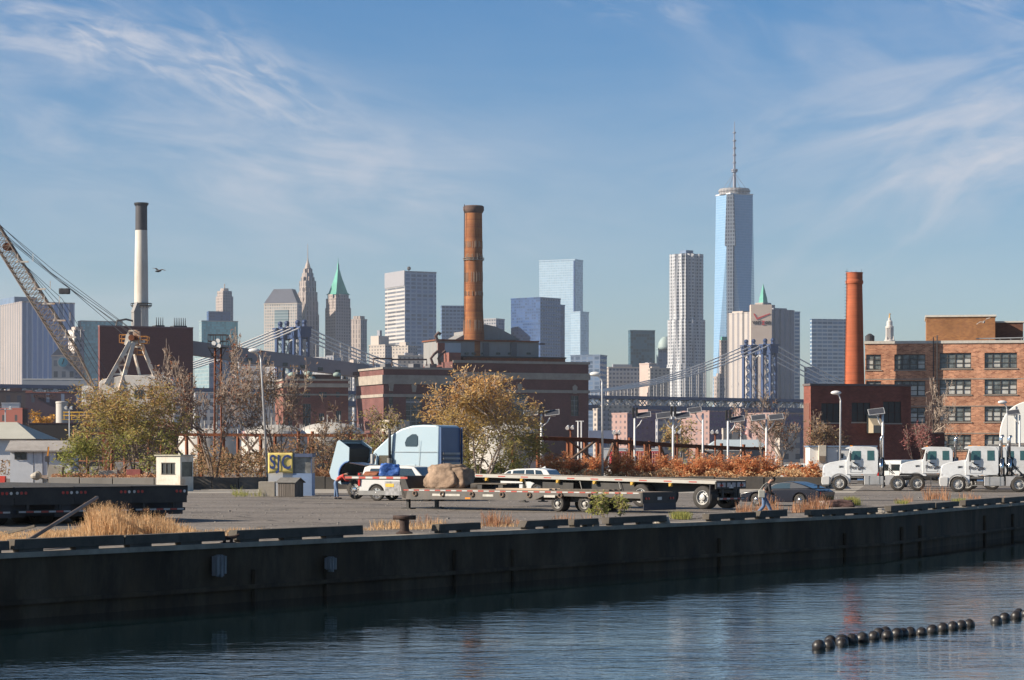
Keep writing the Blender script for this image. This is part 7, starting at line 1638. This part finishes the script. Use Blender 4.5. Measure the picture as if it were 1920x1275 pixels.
# low trailer in front
lw=thing('low_trailer','low black trailer with a red and white marked side beam and raised gooseneck','trailer',(0,0,0))
L=16.4; hw=1.25
m=MB(); m.prism([(3.2,.45),(10.8,.50),(11.3,.70),(L,.62),(L,.86),(3.2,.93)],-hw,-hw+.12,'y'); m.prism([(3.2,.45),(10.8,.50),(11.3,.70),(L,.62),(L,.86),(3.2,.93)],hw-.12,hw,'y'); bm=m.build('side_beam',pm('grey_black_beam',(.075,.07,.066),.6,.1,.25,1.5,stain=(.16,.12,.10),stain_scale=.9),lw)
a=MB(); b_=MB(); x=3.3; i=0
while x<L-.2: (a if i%2==0 else b_).box(x,x+.30,-hw-.008,-hw-.001,.845-.005*(x-3.3)/2.5,.895-.005*(x-3.3)/2.5); x+=.31; i+=1
a.build('red_reflectors',refl_r,bm); b_.build('white_reflectors',refl_w,bm)
m=MB(); m.mesh([(3.2,-hw+.13,.90),(L,-hw+.13,.83),(L,hw-.13,.83),(3.2,hw-.13,.90),(3.2,-hw+.13,.95),(L,-hw+.13,.885),(L,hw-.13,.885),(3.2,hw-.13,.95)],[(0,3,2,1),(4,5,6,7),(0,1,5,4),(1,2,6,5),(2,3,7,6),(3,0,4,7)]); m.build('deck',woodd,lw)
for i,x in enumerate((4.0,5.6,7.3,9.0,10.5,12.2,13.8)):
    m=MB(); n=14
    for k in range(n): t=2*math.pi*k/n; t2=2*math.pi*(k+1)/n; m.cyl((x+.10*math.cos(t),-hw-.05,.72+.10*math.sin(t)),(x+.10*math.cos(t2),-hw-.05,.72+.10*math.sin(t2)),.03,n=5)
    m.build('lashing_ring',pm('rusty_ring',(.16,.11,.08),.8),bm)
for x0,x1 in ((5.0,6.6),(7.9,8.5),(11.3,11.9)): m=MB(); m.box(x0,x1,-hw-.012,-hw-.001,.62,.72); m.build('pale_marking',pm('worn_white_marking',(.42,.41,.38),.7,0,.3,3),bm)
m=MB(); m.box(6.9,7.2,-hw-.012,-hw-.001,.50,.57); m.build('amber_marker',amber,bm)
m=MB(); m.prism([(-.3,1.32),(3.05,1.32),(3.2,.50),(3.45,.45),(3.6,.95),(3.35,1.50),(-.3,1.50)],-hw,hw,'y'); gn=m.build('gooseneck',blackp,lw,bevel=.03)
a=MB(); b_=MB(); x=-.25; i=0
while x<3.2: (a if i%2==0 else b_).box(x,x+.42,-hw-.008,-hw-.001,1.37,1.46); x+=.42; i+=1
a.build('red_reflectors',refl_r,gn); b_.build('white_reflectors',refl_w,gn)
m=MB(); m.box(2.2,3.1,-hw-.03,-hw-.002,.62,1.25); m.build('control_panel',pm('panel_mixed_grey',(.22,.22,.23),.5,.2,.5,6),gn); m=MB(); m.box(2.25,2.75,-hw-.045,-hw-.032,1.0,1.15); m.build('yellow_plate',pm('yellow_plate',(.50,.32,.03),.6),gn)
for s_ in (-1,1):
    m=MB(); m.box(3.3,3.45,s_*1.0-.07,s_*1.0+.07,.04,.95); m.box(3.1,3.65,s_*1.0-.2,s_*1.0+.2,0,.05); m.build('landing_leg',blackp,lw)
for x in (13.2,14.25,15.3)[:2]:
    for s_ in (-1,1): wheel(lw,x-1.3 if x<14 else x-.9,s_*.85,.36,.5,s_,pm('pale_worn_rim',(.42,.40,.37),.6),.6,dual=True)
m=MB(); m.box(11.4,14.6,-.7,.7,.42,.62); m.box(3.5,L-.4,-.5,-.3,.5,.82); m.box(3.5,L-.4,.3,.5,.5,.82); m.build('under_frame',blackp,lw)
m=MB(); m.box(L,L+.1,-hw,hw,.42,.86); rb2=m.build('rear_beam',blackp,lw)
for s_ in (-1,1):
    for q in (0,1): m=MB(); m.cyl((L+.1,s_*(.8+.2*q),.62),(L+.13,s_*(.8+.2*q),.62),.05,n=10); m.build('tail_light',redl,rb2)
m=MB(); m.box(L+.101,L+.115,-.15,.15,.55,.68); m.build('licence_plate',plate_m,rb2); m=MB(); m.box(L+.1,L+.12,-hw+.05,hw-.05,.12,.42); m.build('rubber_apron',blk,rb2)
ddx=near2(lw,655,115.5,1205,105.2,1.25); sc=ddx.length/(L+.1); lw.scale=(sc,)*3
lwM=Matrix.Translation(lw.location)@Matrix.Rotation(math.atan2(ddx.y,ddx.x),4,'Z')@Matrix.Scale(sc,4)
print('low trailer length',ddx.length,'flatbed',dx.length)
# boards, boulder and small loads on the low trailer
def onlow(name,label,cat,x,y,z,rz=0): 
    p=lwM@Vector((x,y,z)); o=thing(name,label,cat,p,math.atan2(ddx.y,ddx.x)+rz); return o
bo=onlow('boulder','large tan boulder resting on the low trailer deck','boulder',4.75,.1,.95,.15)
r_=random.Random(3); 
from mathutils import noise as _nz
def rock(name,parent,c,sx,sy,sz,mat,seed):
    m=MB(); m.ball((0,0,0),1,1,1,n=56,k=36); out=[]
    for v in m.v:
        p=Vector(v); q=Vector((max(-.72,min(.72,p.x)),max(-.72,min(.72,p.y)),max(-.62,min(.74,p.z)))); n=_nz.fractal(p*1.1+Vector((seed,0,0)),1.0,2.0,4); q*=1+.24*n+.05*abs(_nz.fractal(p*3+Vector((seed,0,0)),1.0,2.0,3))+.035*_nz.fractal(p*9+Vector((seed,3,0)),.8,2.0,3)
        out.append((c[0]+q.x*sx/1.44,c[1]+q.y*sy/1.44,c[2]+q.z*sz/1.36))
    m.v=out; return m.build(name,mat,parent,smooth=True)
rkm=pm('tan_boulder_stone',(.28,.20,.145),.95,0,.5,3.0,1.0,stain=(.24,.16,.11),stain_scale=.9,stain_amt=.6)
rock('rock_body',bo,(-.1,0,.50),1.62,1.15,1.04,rkm,1.0); rock('rock_shoulder',bo,(.46,.12,.43),1.15,1.0,.88,rkm,4.3)
pl=onlow('pallet_stack','flat bench of boards on blocks on the low trailer, right of the boulder','boards',7.6,.2,.93); m=MB()
for y in (-.5,-.17,.17,.5): m.box(-.95,1.0,y-.14,y+.14,.22,.27)
m.build('boards',wood_old,pl); m=MB(); m.box(-.7,-.45,-.6,.6,0,.22); m.box(.5,.75,-.6,.6,0,.22); m.build('support_block',blackp,pl)
for i,(x,ln,l) in enumerate(((9.6,3.0,'long pale planks lying on the middle of the low trailer deck'),(12.9,2.8,'long dark planks lying on the rear of the low trailer deck'))):
    r=onlow('planks',l,'planks',x,-.5,.905-.004*i); m=MB()
    for k in range(3): m.cbox((.1*k,.22*k,.045+.002*k),ln,.2,.07,Matrix.Rotation(R(1.5*k),3,'Z'))
    m.build('plank_boards',pm('fresh_planks',(.40,.31,.23),.9,0,.2,3,stretch=(.2,1,1)) if i==0 else wood_old,r)
tp=thing('blue_tarp_bundle','crumpled blue tarp on the raised gooseneck of the low trailer','tarp',lwM@Vector((1.9,-.6,1.5))); rock('tarp_folds',tp,(0,0,.24),.85,.5,.55,pm('blue_tarp',(.05,.14,.45),.45,0,.4,9,.6),9.1)
tpx=thing('spare_tyre','spare tyre lying on the low trailer right of the boulder','tyre',lwM@Vector((6.35,.55,.93))); m=MB(); m.lathe([(.25,.02),(.45,.0),(.5,.06),(.5,.2),(.45,.26),(.25,.24)],24); m.build('tyre_ring',tyre_m,tpx,smooth=True)
jn=onlow('strap_heap','small heap of rusty chain and straps on the gooseneck','chains',.8,-.5,1.5); rock('chain_pile',jn,(0,0,.08),.9,.5,.2,rust,2.2)
# --- chassis trailers at the left
dkw=pm('dark_deck',(.05,.047,.045),.85,0,.3,2)
c0=flatbed('chassis_trailer','black chassis trailer with its rear standing beside the guard booth, rightmost of four',13.5,1.34,blackp,(10.4,11.7),dkw,group='black chassis trailers parked side by side')
m=MB(); m.box(13.44,13.52,-1.2,1.2,.72,1.28); m.build('rear_bolster',blackp,c0)
m=MB(); m.box(12.3,12.35,-1.2,1.2,.30,1.15); m.build('rubber_apron',blk,c0)
rz=R(-49); ax=Vector((math.cos(rz),math.sin(rz),0)); pr=Vector((-ax.y,ax.x,0))*-1   # towards the camera-left
endp=G(352,92.5)-pr*1.25*-1
org=endp-ax*13.5; 
c0.rotation_euler=(0,0,rz); c0.location=(org.x,org.y,0)
base=c0.location.copy()
for i,l in enumerate(('second black chassis trailer from the right, licence plate above the leaning pipe','third black chassis trailer from the right, next to the left edge','leftmost black chassis trailer, mostly cut off by the left edge')):
    o=copy_tree(c0); o.location=base+pr*2.62*(i+1)+ax*(.35*(i+1)); o['label']=l
# guard booth
gb=thing('guard_booth','small weathered white guard booth behind the black chassis trailers','booth',G(293,168)); k=168/F; gb.rotation_euler=(0,0,R(-27))
w1=1.95; w2=1.55; zt=Z(855,168)
ops=[(.42,1.52,zt-1.25,zt-.45)]; m=MB(); m.wall(0,w1,0,zt,ops,0,.08); 
m.mesh([(0,0,0),(0,w2,0),(0,w2,zt),(0,0,zt)],[(0,1,2,3)]); m.mesh([(0,w2,0),(w1,w2,0),(w1,w2,zt),(0,w2,zt)],[(0,1,2,3)])
rz_=.25
m.mesh([(w1,0,0),(w1,.2,0),(w1,.2,zt),(w1,0,zt),(w1,w2-.15,0),(w1,w2,0),(w1,w2,zt),(w1,w2-.15,zt),(w1,.2,0),(w1,w2-.15,0),(w1,w2-.15,1.0),(w1,.2,1.0),(w1,.2,zt-.4),(w1,w2-.15,zt-.4),(w1,w2-.15,zt),(w1,.2,zt)],[(0,1,2,3),(4,5,6,7),(8,9,10,11),(12,13,14,15)])
bw=m.build('booth_wall',pm('booth_paint',(.60,.57,.50),.7,0,.12,2,stain=(.40,.24,.12),stain_scale=.9,stain_amt=.6),gb)
m=MB(); m.box(-.1,w1+.1,-.1,w2+.1,zt+.002,zt+.09); m.build('flat_roof',pm('booth_roof',(.38,.36,.30),.8,0,.2,2),gb)
m=MB(); m.box(.42,1.52,.05,.07,zt-1.25,zt-.45); w=m.build('window',glass_d,bw); m=MB()
for x in (.42,.78,1.15,1.48): m.box(x,x+.04,-.02,.045,zt-1.25,zt-.45)
for z in (zt-1.25,zt-.49): m.box(.40,1.54,-.03,-.022,z,z+.05)
m.build('window_frame',frame_g,w)
m=MB(); m.box(w1-.07,w1-.05,.2,w2-.15,1.0,zt-.4); w=m.build('window',pm('hazy_booth_glass',(.12,.14,.13),.2,0,.3,3),bw)
# SJC booth
sj=thing('banner_booth','white and blue booth with a yellow cloth banner tied to its wall','booth',G(503,150)); k=150/F; sj.rotation_euler=(0,0,R(0))
zt=Z(851,150); wA=82*k
m=MB(); m.box(0,46*k,0,2.2,0,zt-.02); m.build('booth_wall',pm('sjc_white_wall',(.55,.56,.58),.7,0,.08,2,stain=(.36,.36,.36),stain_scale=1),sj)
m=MB(); m.box(46*k,82*k,-.15,2.2,0,1.36); m.build('lower_panel',pm('sjc_blue_panel',(.24,.33,.50),.6,0,.1,2),sj); m=MB(); m.box(46*k,82*k,-.05,2.0,1.365,zt-.2); m.build('booth_glazing',pm('mottled_booth_glass',(.20,.20,.19),.15,0,.5,2.5),sj)
m=MB()
for x in (46,80): m.box(x*k,(x+2.4)*k,-.16,-.055,1.365,zt-.2)
m.box(45.5*k,83*k,-.2,2.3,zt-.195,zt+.02); m.build('blue_frame',pm('sjc_blue_frame',(.10,.13,.22),.6),sj)
bn=MB(); N_=16; M_=8; x0,x1=0.3*k,47*k; z0,z1=Z(888,150),Z(849,150); V=[]
for j in range(M_+1):
    for i in range(N_+1):
        u=i/N_; v=j/M_; sag=.05*math.sin(u*math.pi)*(1-v)*1; V.append((x0+(x1-x0)*u,-.22-.012*math.sin(u*11+v*3)-.01*math.sin(v*7+u*5),z0+(z1-z0)*v+(-.10*(1-u)*(1-v)*0)+.07*(1-v)*math.sin(u*3.0)))
bn.mesh(V,[(j*(N_+1)+i,j*(N_+1)+i+1,(j+1)*(N_+1)+i+1,(j+1)*(N_+1)+i) for j in range(M_) for i in range(N_)])
bo_=bn.build('yellow_banner',pm('yellow_banner_cloth',(.72,.56,.18),.8,0,.12,1.5),sj,smooth=True); bo_.modifiers.new('t','SOLIDIFY').thickness=.02
text_mesh('banner_lettering','SJC',1.18,pm('banner_blue_paint',(.03,.06,.20),.8),bo_,((x0+x1)/2-.01,-.262,(z0+z1)/2+.03),(R(90),0,0),.004,.022,width=1.28,space=1.12)
ht=thing('wooden_hutch','dark weathered wooden hutch with a pitched roof in front of the banner booth','hutch',G(521,146)); k=146/F; ht.rotation_euler=(0,0,R(-24)); zr=Z(896,146)
ww=1.15; wl=1.0
m=MB(); m.box(0,ww,0,wl,0,zr-.22); m.prism([(0,zr-.22),(wl,zr-.22),(wl/2,zr-.02)],0,ww,'x'); m.build('hutch_wall',pm('old_grey_boards',(.11,.095,.085),.9,0,.35,3,stretch=(3,3,.3)),ht)
m=MB()
for i in range(9): m.box(i*ww/9+.01,(i+1)*ww/9-.015,-.03,-.002,.02,zr-.24)
m.build('wall_boards',_mc['old_grey_boards'],ht)
m=MB(); m.mesh([(-.1,-.12,zr-.26),(ww+.1,-.12,zr-.26),(ww+.1,wl/2,zr+.02),(-.1,wl/2,zr+.02),(-.1,wl+.12,zr-.26),(ww+.1,wl+.12,zr-.26)],[(0,1,2,3),(3,2,5,4)]); o=m.build('hutch_roof',pm('hutch_roof_felt',(.14,.135,.13),.9,0,.2,3),ht); o.modifiers.new('t','SOLIDIFY').thickness=.04
cb=thing('concrete_bin','pale concrete cube bin left of the wooden hutch','concrete block',G(485,147)); k=147/F; m=MB(); m.box(0,30*k,0,.9,0,Z(903,147)); m.build('block',pm('pale_cube_concrete',(.40,.36,.30),.85,0,.12,2,stain=(.26,.22,.18),stain_scale=1.2),cb,bevel=.02)
# bollard and cleat on the quay
iron=pm('rusty_cast_iron',(.055,.035,.03),.8,.3,.3,4)
def onq(px,back): p,t=qpt(px); n=Vector((-t.y,t.x)); return Vector((p.x+n.x*back,p.y+n.y*back,0))
bd_=thing('bollard','rusty iron mooring bollard standing on the quay edge','bollard',onq(802,.9)); m=MB(); k_=.8
m.lathe([(.24*1,0),(.26,.02),(.26,.06),(.16,.10),(.145,.2),(.15,.42),(.155,.46),(.27,.50),(.28,.55),(.26,.58),(.15,.60),(.01,.60)],20); m.build('bollard_body',iron,bd_,smooth=True).modifiers.new('s','EDGE_SPLIT').split_angle=R(40)
m=MB(); m.cyl((-.36,0,.53),(.36,0,.53),.07,n=10); m.build('bollard_horn',iron,bd_,smooth=True)
cl=thing('mooring_cleat','low rusty iron cleat between two quay timbers','cleat',onq(435,.15)); cl.rotation_euler=(0,0,R(20)); m=MB(); m.tube([(-.33,0,.26),(-.2,0,.19),(0,0,.16),(.2,0,.19),(.33,0,.26)],[.03,.05,.06,.05,.03],8); m.cyl((-.1,0,.03),(-.1,0,.17),.05,n=8); m.cyl((.1,0,.03),(.1,0,.17),.05,n=8); m.box(-.2,.2,-.12,.12,.03,.05); m.build('cleat_body',iron,cl,smooth=False)
# leaning pipe and plank over the left grass
lp=thing('leaning_pipe','long rusty pipe leaning up from the quay edge over the dry grass','pipe',onq(48,.4)); a=Vector(lp.location); m=MB(); e=W(182,933,76)-a; m.tube([(0,0,.10),e],.055,8); m.build('pipe_tube',pm('brown_pipe',(.17,.13,.11),.7,.2,.25,2),lp,smooth=True)
pk=thing('fallen_plank','dark plank lying on the ground at the left edge below the trailers','plank',G(-20,73)); m=MB(); e=W(66,986,72)-G(-20,73); m.tube([(0,0,.05),(e.x,e.y,max(.08,e.z))],.05,4); m.build('plank_board',wood_old,pk)
# concrete pieces on the quay right, trash, crates
for i,(px,y,w_,l) in enumerate(((1255,978,.5,'small concrete stub at the end of the timber below the flatbed'),(1660,962,.45,'broken concrete lump at the joint of the quay timbers'),(1560,955,.4,'grey rock on the quay behind the walking person'),(1645,962,.35,'small pale rock beside the broken quay joint'),(1128,986,.3,'small rock by the green bush'))):
    p=onq(px,.3); r=thing('rubble_rock',l,'rock',(p.x,p.y,.03)); rock('stone',r,(0,0,w_*.22),w_,w_*.8,w_*.5,_mc['rubble_concrete'],i*2.1)
jk=thing('junk_pile','small heap of dark scrap and a white bucket behind the black coupe','scrap',G(1572,118)); rock('scrap_heap',jk,(.1,0,.15),1.1,.6,.34,pm('dark_scrap',(.09,.05,.045),.8,0,.6,9),3.3); m=MB(); m.lathe([(.12,0),(.15,.3),(.13,.3),(.11,.03)],14,(-.75,0,0)); m.build('white_bucket',white_p,jk,smooth=True)
rc=thing('red_brick_piece','small orange red brick lying on the open asphalt','brick',G(558,147)); m=MB(); m.cbox((0,0,.06),.28,.14,.11,Matrix.Rotation(.5,3,'Z')); m.build('brick_body',pm('brick_piece_red',(.55,.14,.06),.8),rc,bevel=.01)
# timber stubs on the quay wall face
for i,(px,py,l) in enumerate(((400,1060,'large split timber fender stub on the quay wall, left'),(609,1056,'smaller split timber fender stub on the quay wall, right'))):
    p,t=qpt(px); n=Vector((t.y,-t.x)); d=p.y; q=Vector((p.x+n.x*.22,p.y+n.y*.22,0)); r=thing('fender_timber',l,'timber',(q.x,q.y,0),math.atan2(t.y,t.x)); zc=Z(py,d); m=MB(); s_=.40-.07*i
    for k in range(5): x=-s_/2+k*s_/5; m.box(x,x+s_/5-.008,-.10+.02*(k%2),.10,zc-.28+.05*math.sin(k*2+i)+(.08*i),zc+.30-.05*abs(k-2)*.4-.1*i)
    m.build('split_post',pm('bleached_timber',(.22,.215,.22),.9,0,.4,5,.4,stretch=(3,3,.25)),r)
# --- buoys
bym=pm('black_plastic_buoy',(.022,.020,.022),.42,0,.2,3,spec=.45,stain=(.09,.085,.075),stain_scale=5,stain_amt=.5)
B=[(500,785),(570,772),(580,742),(662,758),(660,745),(728,742),(800,735),(880,718),(915,692),(962,682),(975,712),(1040,700),(1080,697),(1133,690),(1211,684),(1284,672),(1358,660),(1428,648),(1487,640),(1541,630),(1728,606),(1786,584),(1866,576),(1884,552),(1935,560),(1975,548)]
by0=None; R0=None
NUM='one two three four five six seven eight nine ten eleven twelve thirteen fourteen fifteen sixteen seventeen eighteen nineteen twenty'.split()
for i,(zx,zy) in enumerate(B):
    px=1400+zx/3.692; py=1000+zy/3.692; zc=WZ+.045; d=(EYE-zc)*F/(py-HOR); rr=12.0*d/F*1.06
    if by0 is None:
        R0=rr; by0=thing('buoy','','buoy',(0,0,0),0,'black ball buoys strung in a floating boom'); m=MB(); m.ball((0,0,0),rr,rr,rr,n=22,k=14); bb_=m.build('buoy_ball',bym,by0,smooth=True)
        m=MB(); m.lathe([(rr*1.0,-.012),(rr*1.03,-.012),(rr*1.03,.012),(rr*1.0,.012)],22); s_=m.build('moulding_seam',bym,by0); s_.rotation_euler=(R(90),0,R(20))
        o=by0
    else: o=copy_tree(by0)
    o.location=G(px,d,zc); o.rotation_euler=(rnd.uniform(-.5,.5),rnd.uniform(-.5,.5),rnd.uniform(0,3)); o.scale=(.92+.14*rnd.random(),)*3; o.location.z+=rnd.uniform(-.02,.015)
    o['label']=('black ball buoy, number %s from the left in the long string on the water'%NUM[i] if i<20 else 'black ball buoy, number %s from the left in the short right hand string'%NUM[i-20])
ln=thing('boom_rope','dark rope threading the black ball buoys just under the surface','rope',G(1535,56,WZ)); m=MB(); pts=[G(1400+x/3.692,(EYE-WZ)*F/(1000+y/3.692-HOR),-.05)-G(1535,56,0) for x,y in B if (x,y) not in((660,745),(570,772),(915,692),(962,682))][0:]; m.tube(pts,.02,5); m.build('rope_strand',blk,ln)
# --- people
skin=pm('skin',(.42,.24,.17),.6); hairm=pm('dark_hair',(.025,.018,.015),.6); denim=pm('blue_denim',(.10,.16,.28),.85,0,.2,6); redsh=pm('red_shirt',(.50,.05,.04),.8,0,.15,5); blkj=pm('black_jacket',(.02,.018,.02),.7,0,.2,5)
def skinned(name,pts,edges_,rad,mat,parent,root_i=0,lv=2):
    me=bpy.data.meshes.new(name); me.from_pydata([Vector(p) for p in pts],edges_,[]); o=bpy.data.objects.new(name,me); COL.objects.link(o); o.parent=parent
    me.materials.append(mat); sk=o.modifiers.new('skin','SKIN'); sk.use_smooth_shade=True
    me.skin_vertices.new(name='') if hasattr(me.skin_vertices,'new') and not me.skin_vertices else None
    lay=me.skin_vertices[0].data
    for i,r in enumerate(rad): lay[i].radius=(r,r) if not isinstance(r,tuple) else r
    lay[root_i].use_root=True
    sb=o.modifiers.new('sub','SUBSURF'); sb.levels=lv; sb.render_levels=lv
    return o
def person(label,loc,rz,J,top_mat,leg_mat,shoe,sleeve=True):
    """J: dict of joints (x,y,z) facing +x"""
    root=thing('person',label,'person',loc,rz); V=Vector; j={k:V(v) for k,v in J.items()}
    names=['pelvis','waist','chest','neck','headb','headt','hipL','kneeL','ankL','toeL','hipR','kneeR','ankR','toeR','shL','elL','wrL','shR','elR','wrR']
    hd=(j['head']-j['neck']).normalized(); j['headb']=j['neck']+hd*.09; j['headt']=j['head']+hd*.07
    pts=[j[n] for n in names]; ix={n:i for i,n in enumerate(names)}
    E=[('pelvis','waist'),('waist','chest'),('chest','neck'),('neck','headb'),('headb','headt')]
    for s_ in 'LR': E+=[('pelvis','hip'+s_),('hip'+s_,'knee'+s_),('knee'+s_,'ank'+s_),('ank'+s_,'toe'+s_),('chest','sh'+s_),('sh'+s_,'el'+s_),('el'+s_,'wr'+s_)]
    rad={'pelvis':.13,'waist':.115,'chest':.135,'neck':.052,'headb':.085,'headt':.098,'hip':.085,'knee':.055,'ank':.036,'toe':.03,'sh':.058,'el':.038,'wr':.024}
    Rr=[rad[n] if n in rad else rad[n[:-1]] for n in names]; ee=[(ix[a],ix[b_]) for a,b_ in E]
    # palm and fingers continue the body chain
    for s_ in 'LR':
        w_=j['wr'+s_]; d=(w_-j['el'+s_]).normalized(); a=d.cross(V((0,1,0))).normalized() if abs(d.y)<.9 else d.cross(V((1,0,0))).normalized(); sd=V((0,1,0))
        i0=len(pts); pts.append(w_+d*.055); Rr.append((.036,.018)); ee.append((ix['wr'+s_],i0))
        for f,(off,ln) in enumerate(((-.03,.075),(-.01,.085),(.01,.08),(.03,.065))):
            b0=w_+d*.085+sd*off; i1=len(pts); pts.append(b0); Rr.append(.0095); ee.append((i0,i1)); pts.append(b0+d*ln*.5+a*.012); Rr.append(.009); ee.append((i1,i1+1)); pts.append(b0+d*ln*.85+a*.035); Rr.append(.007); ee.append((i1+1,i1+2))
        b0=w_+d*.035+sd*(-.045); i1=len(pts); pts.append(b0); Rr.append(.011); ee.append((i0,i1)); pts.append(b0+d*.04-sd*.015+a*.01); Rr.append(.009); ee.append((i1,i1+1))
    body=skinned('body',pts,ee,Rr,skin,root,0,2)
    # head features
    m=MB(); c=j['head']; f=V((hd.z,0,-hd.x)); 
    m.ball(c+f*.105-hd*.01,.018,.015,.03,n=8,k=6)
    m.build('nose',skin,root,smooth=True)
    for s_ in (-1,1): m=MB(); m.ball(c+f*.088+V((0,s_*.033,0))+hd*.022,.012,n=8,k=6); m.build('eye',pm('eye_dark',(.03,.02,.02),.2),root,smooth=True); m=MB(); m.ball(c+V((0,s_*.095,0)),.02,.012,.032,n=8,k=6); m.build('ear',skin,root,smooth=True)
    m=MB(); m.ball(c+f*.094-hd*.05,.008,.026,.008,n=8,k=5); m.build('mouth',pm('lip',(.30,.12,.10),.6),root)
    m=MB(); m.ball(c-f*.018+hd*.035,.108,.102,.10,n=14,k=9); m.build('hair',hairm,root,smooth=True)
    # clothing over the body
    LN=['pelvis','waist','hipL','kneeL','ankL','hipR','kneeR','ankR']; li={n:i for i,n in enumerate(LN)}
    skinned('trousers',[j[n] for n in LN],[(li[a],li[b_]) for a,b_ in (('pelvis','waist'),('pelvis','hipL'),('hipL','kneeL'),('kneeL','ankL'),('pelvis','hipR'),('hipR','kneeR'),('kneeR','ankR'))],[.15,.125,.105,.078,.062,.105,.078,.062],leg_mat,root,0)
    TN=['waist','chest','neckb','shL','elL','wrL','shR','elR','wrR']; j['neckb']=j['chest'].lerp(j['neck'],.75); ti={n:i for i,n in enumerate(TN)}; wl={n:j[n] for n in TN}
    for s_ in 'LR': wl['wr'+s_]=j['el'+s_].lerp(j['wr'+s_],.9)
    skinned('shirt',[wl[n] for n in TN],[(ti[a],ti[b_]) for a,b_ in (('waist','chest'),('chest','neckb'),('chest','shL'),('shL','elL'),('elL','wrL'),('chest','shR'),('shR','elR'),('elR','wrR'))],[.145,.158,.075,.082,.058,.042,.082,.058,.042],top_mat,root,0)
    for s_ in 'LR':
        a=j['ank'+s_]; t=j['toe'+s_]; m=MB(); d=(t-a); d.z=0; d.normalize(); c=(a+t)/2; m.ball((0,0,0),.15,.055,.045,n=12,k=7); ang=math.atan2(d.y,d.x); m.v=[tuple(Matrix.Rotation(ang,3,'Z')@Vector(v)+Vector((c.x+d.x*.02,c.y,max(.045,min(a.z,t.z)-.0)))) for v in m.v]; m.build('shoe',shoe,root,smooth=True)
    return root
# mechanic leaning into the engine bay
person('person in a red shirt and blue jeans bending into the open truck hood',G(629,139.2),R(12),dict(pelvis=(0,0,.93),waist=(.10,0,1.04),chest=(.34,0,1.28),neck=(.52,0,1.38),head=(.66,0,1.38),
 hipL=(0,.10,.88),kneeL=(.02,.11,.47),ankL=(-.02,.12,.09),toeL=(.14,.13,.04),hipR=(0,-.10,.88),kneeR=(.08,-.11,.48),ankR=(.12,-.12,.09),toeR=(.28,-.12,.04),
 shL=(.40,.19,1.28),elL=(.58,.22,1.08),wrL=(.80,.20,1.10),shR=(.40,-.19,1.28),elR=(.56,-.22,1.05),wrR=(.78,-.20,1.02)),redsh,denim,blk)
# walker on the quay, stooping, heading right
wk=person('person in a black jacket and jeans striding along the quay edge, head bowed',onq(1491,1.4),R(8),dict(pelvis=(0,0,.90),waist=(.06,0,1.02),chest=(.16,0,1.26),neck=(.25,0,1.42),head=(.36,0,1.50),
 hipL=(0,.09,.85),kneeL=(.22,.10,.50),ankL=(.38,.10,.12),toeL=(.52,.11,.05),hipR=(0,-.09,.85),kneeR=(-.02,-.10,.46),ankR=(-.32,-.10,.16),toeR=(-.20,-.10,.05),
 shL=(.18,.18,1.28),elL=(.24,.22,1.02),wrL=(.42,.16,.92),shR=(.18,-.18,1.28),elR=(.22,-.22,1.02),wrR=(.40,-.17,.90)),blkj,denim,pm('tan_shoe',(.30,.20,.13),.7))
bg=thing('shoulder_bag','pale grey shoulder bag hanging at the walking person\'s hip','bag',onq(1491,1.4)+Vector((-.10,-.26,0))); m=MB(); m.cbox((0,0,.95),.26,.12,.30); m.build('bag_body',pm('pale_canvas',(.42,.42,.38),.8,0,.1,5),bg,bevel=.03); m=MB(); m.tube([(-.1,0,1.08),(.08,.06,1.3),(.22,.16,1.40)],.012,5); m.build('strap',_mc['pale_canvas'],bg)
# ---------------------------------------------------------------- air
hz=MB(); hz.box(-4800,4800,-950,4800,WZ-1.0,575)
hm=bpy.data.materials.new('haze_air'); hm.use_nodes=True; nt=hm.node_tree; nt.nodes.clear(); o_=nt.nodes.new('ShaderNodeOutputMaterial'); v_=nt.nodes.new('ShaderNodeVolumePrincipled')
v_.inputs['Color'].default_value=(.80,.88,1,1); v_.inputs['Density'].default_value=4.4e-5; v_.inputs['Anisotropy'].default_value=.2
nt.links.new(v_.outputs[0],o_.inputs['Volume'])
h_=hz.build('haze',hm,None,uv=False); h_['kind']='stuff'
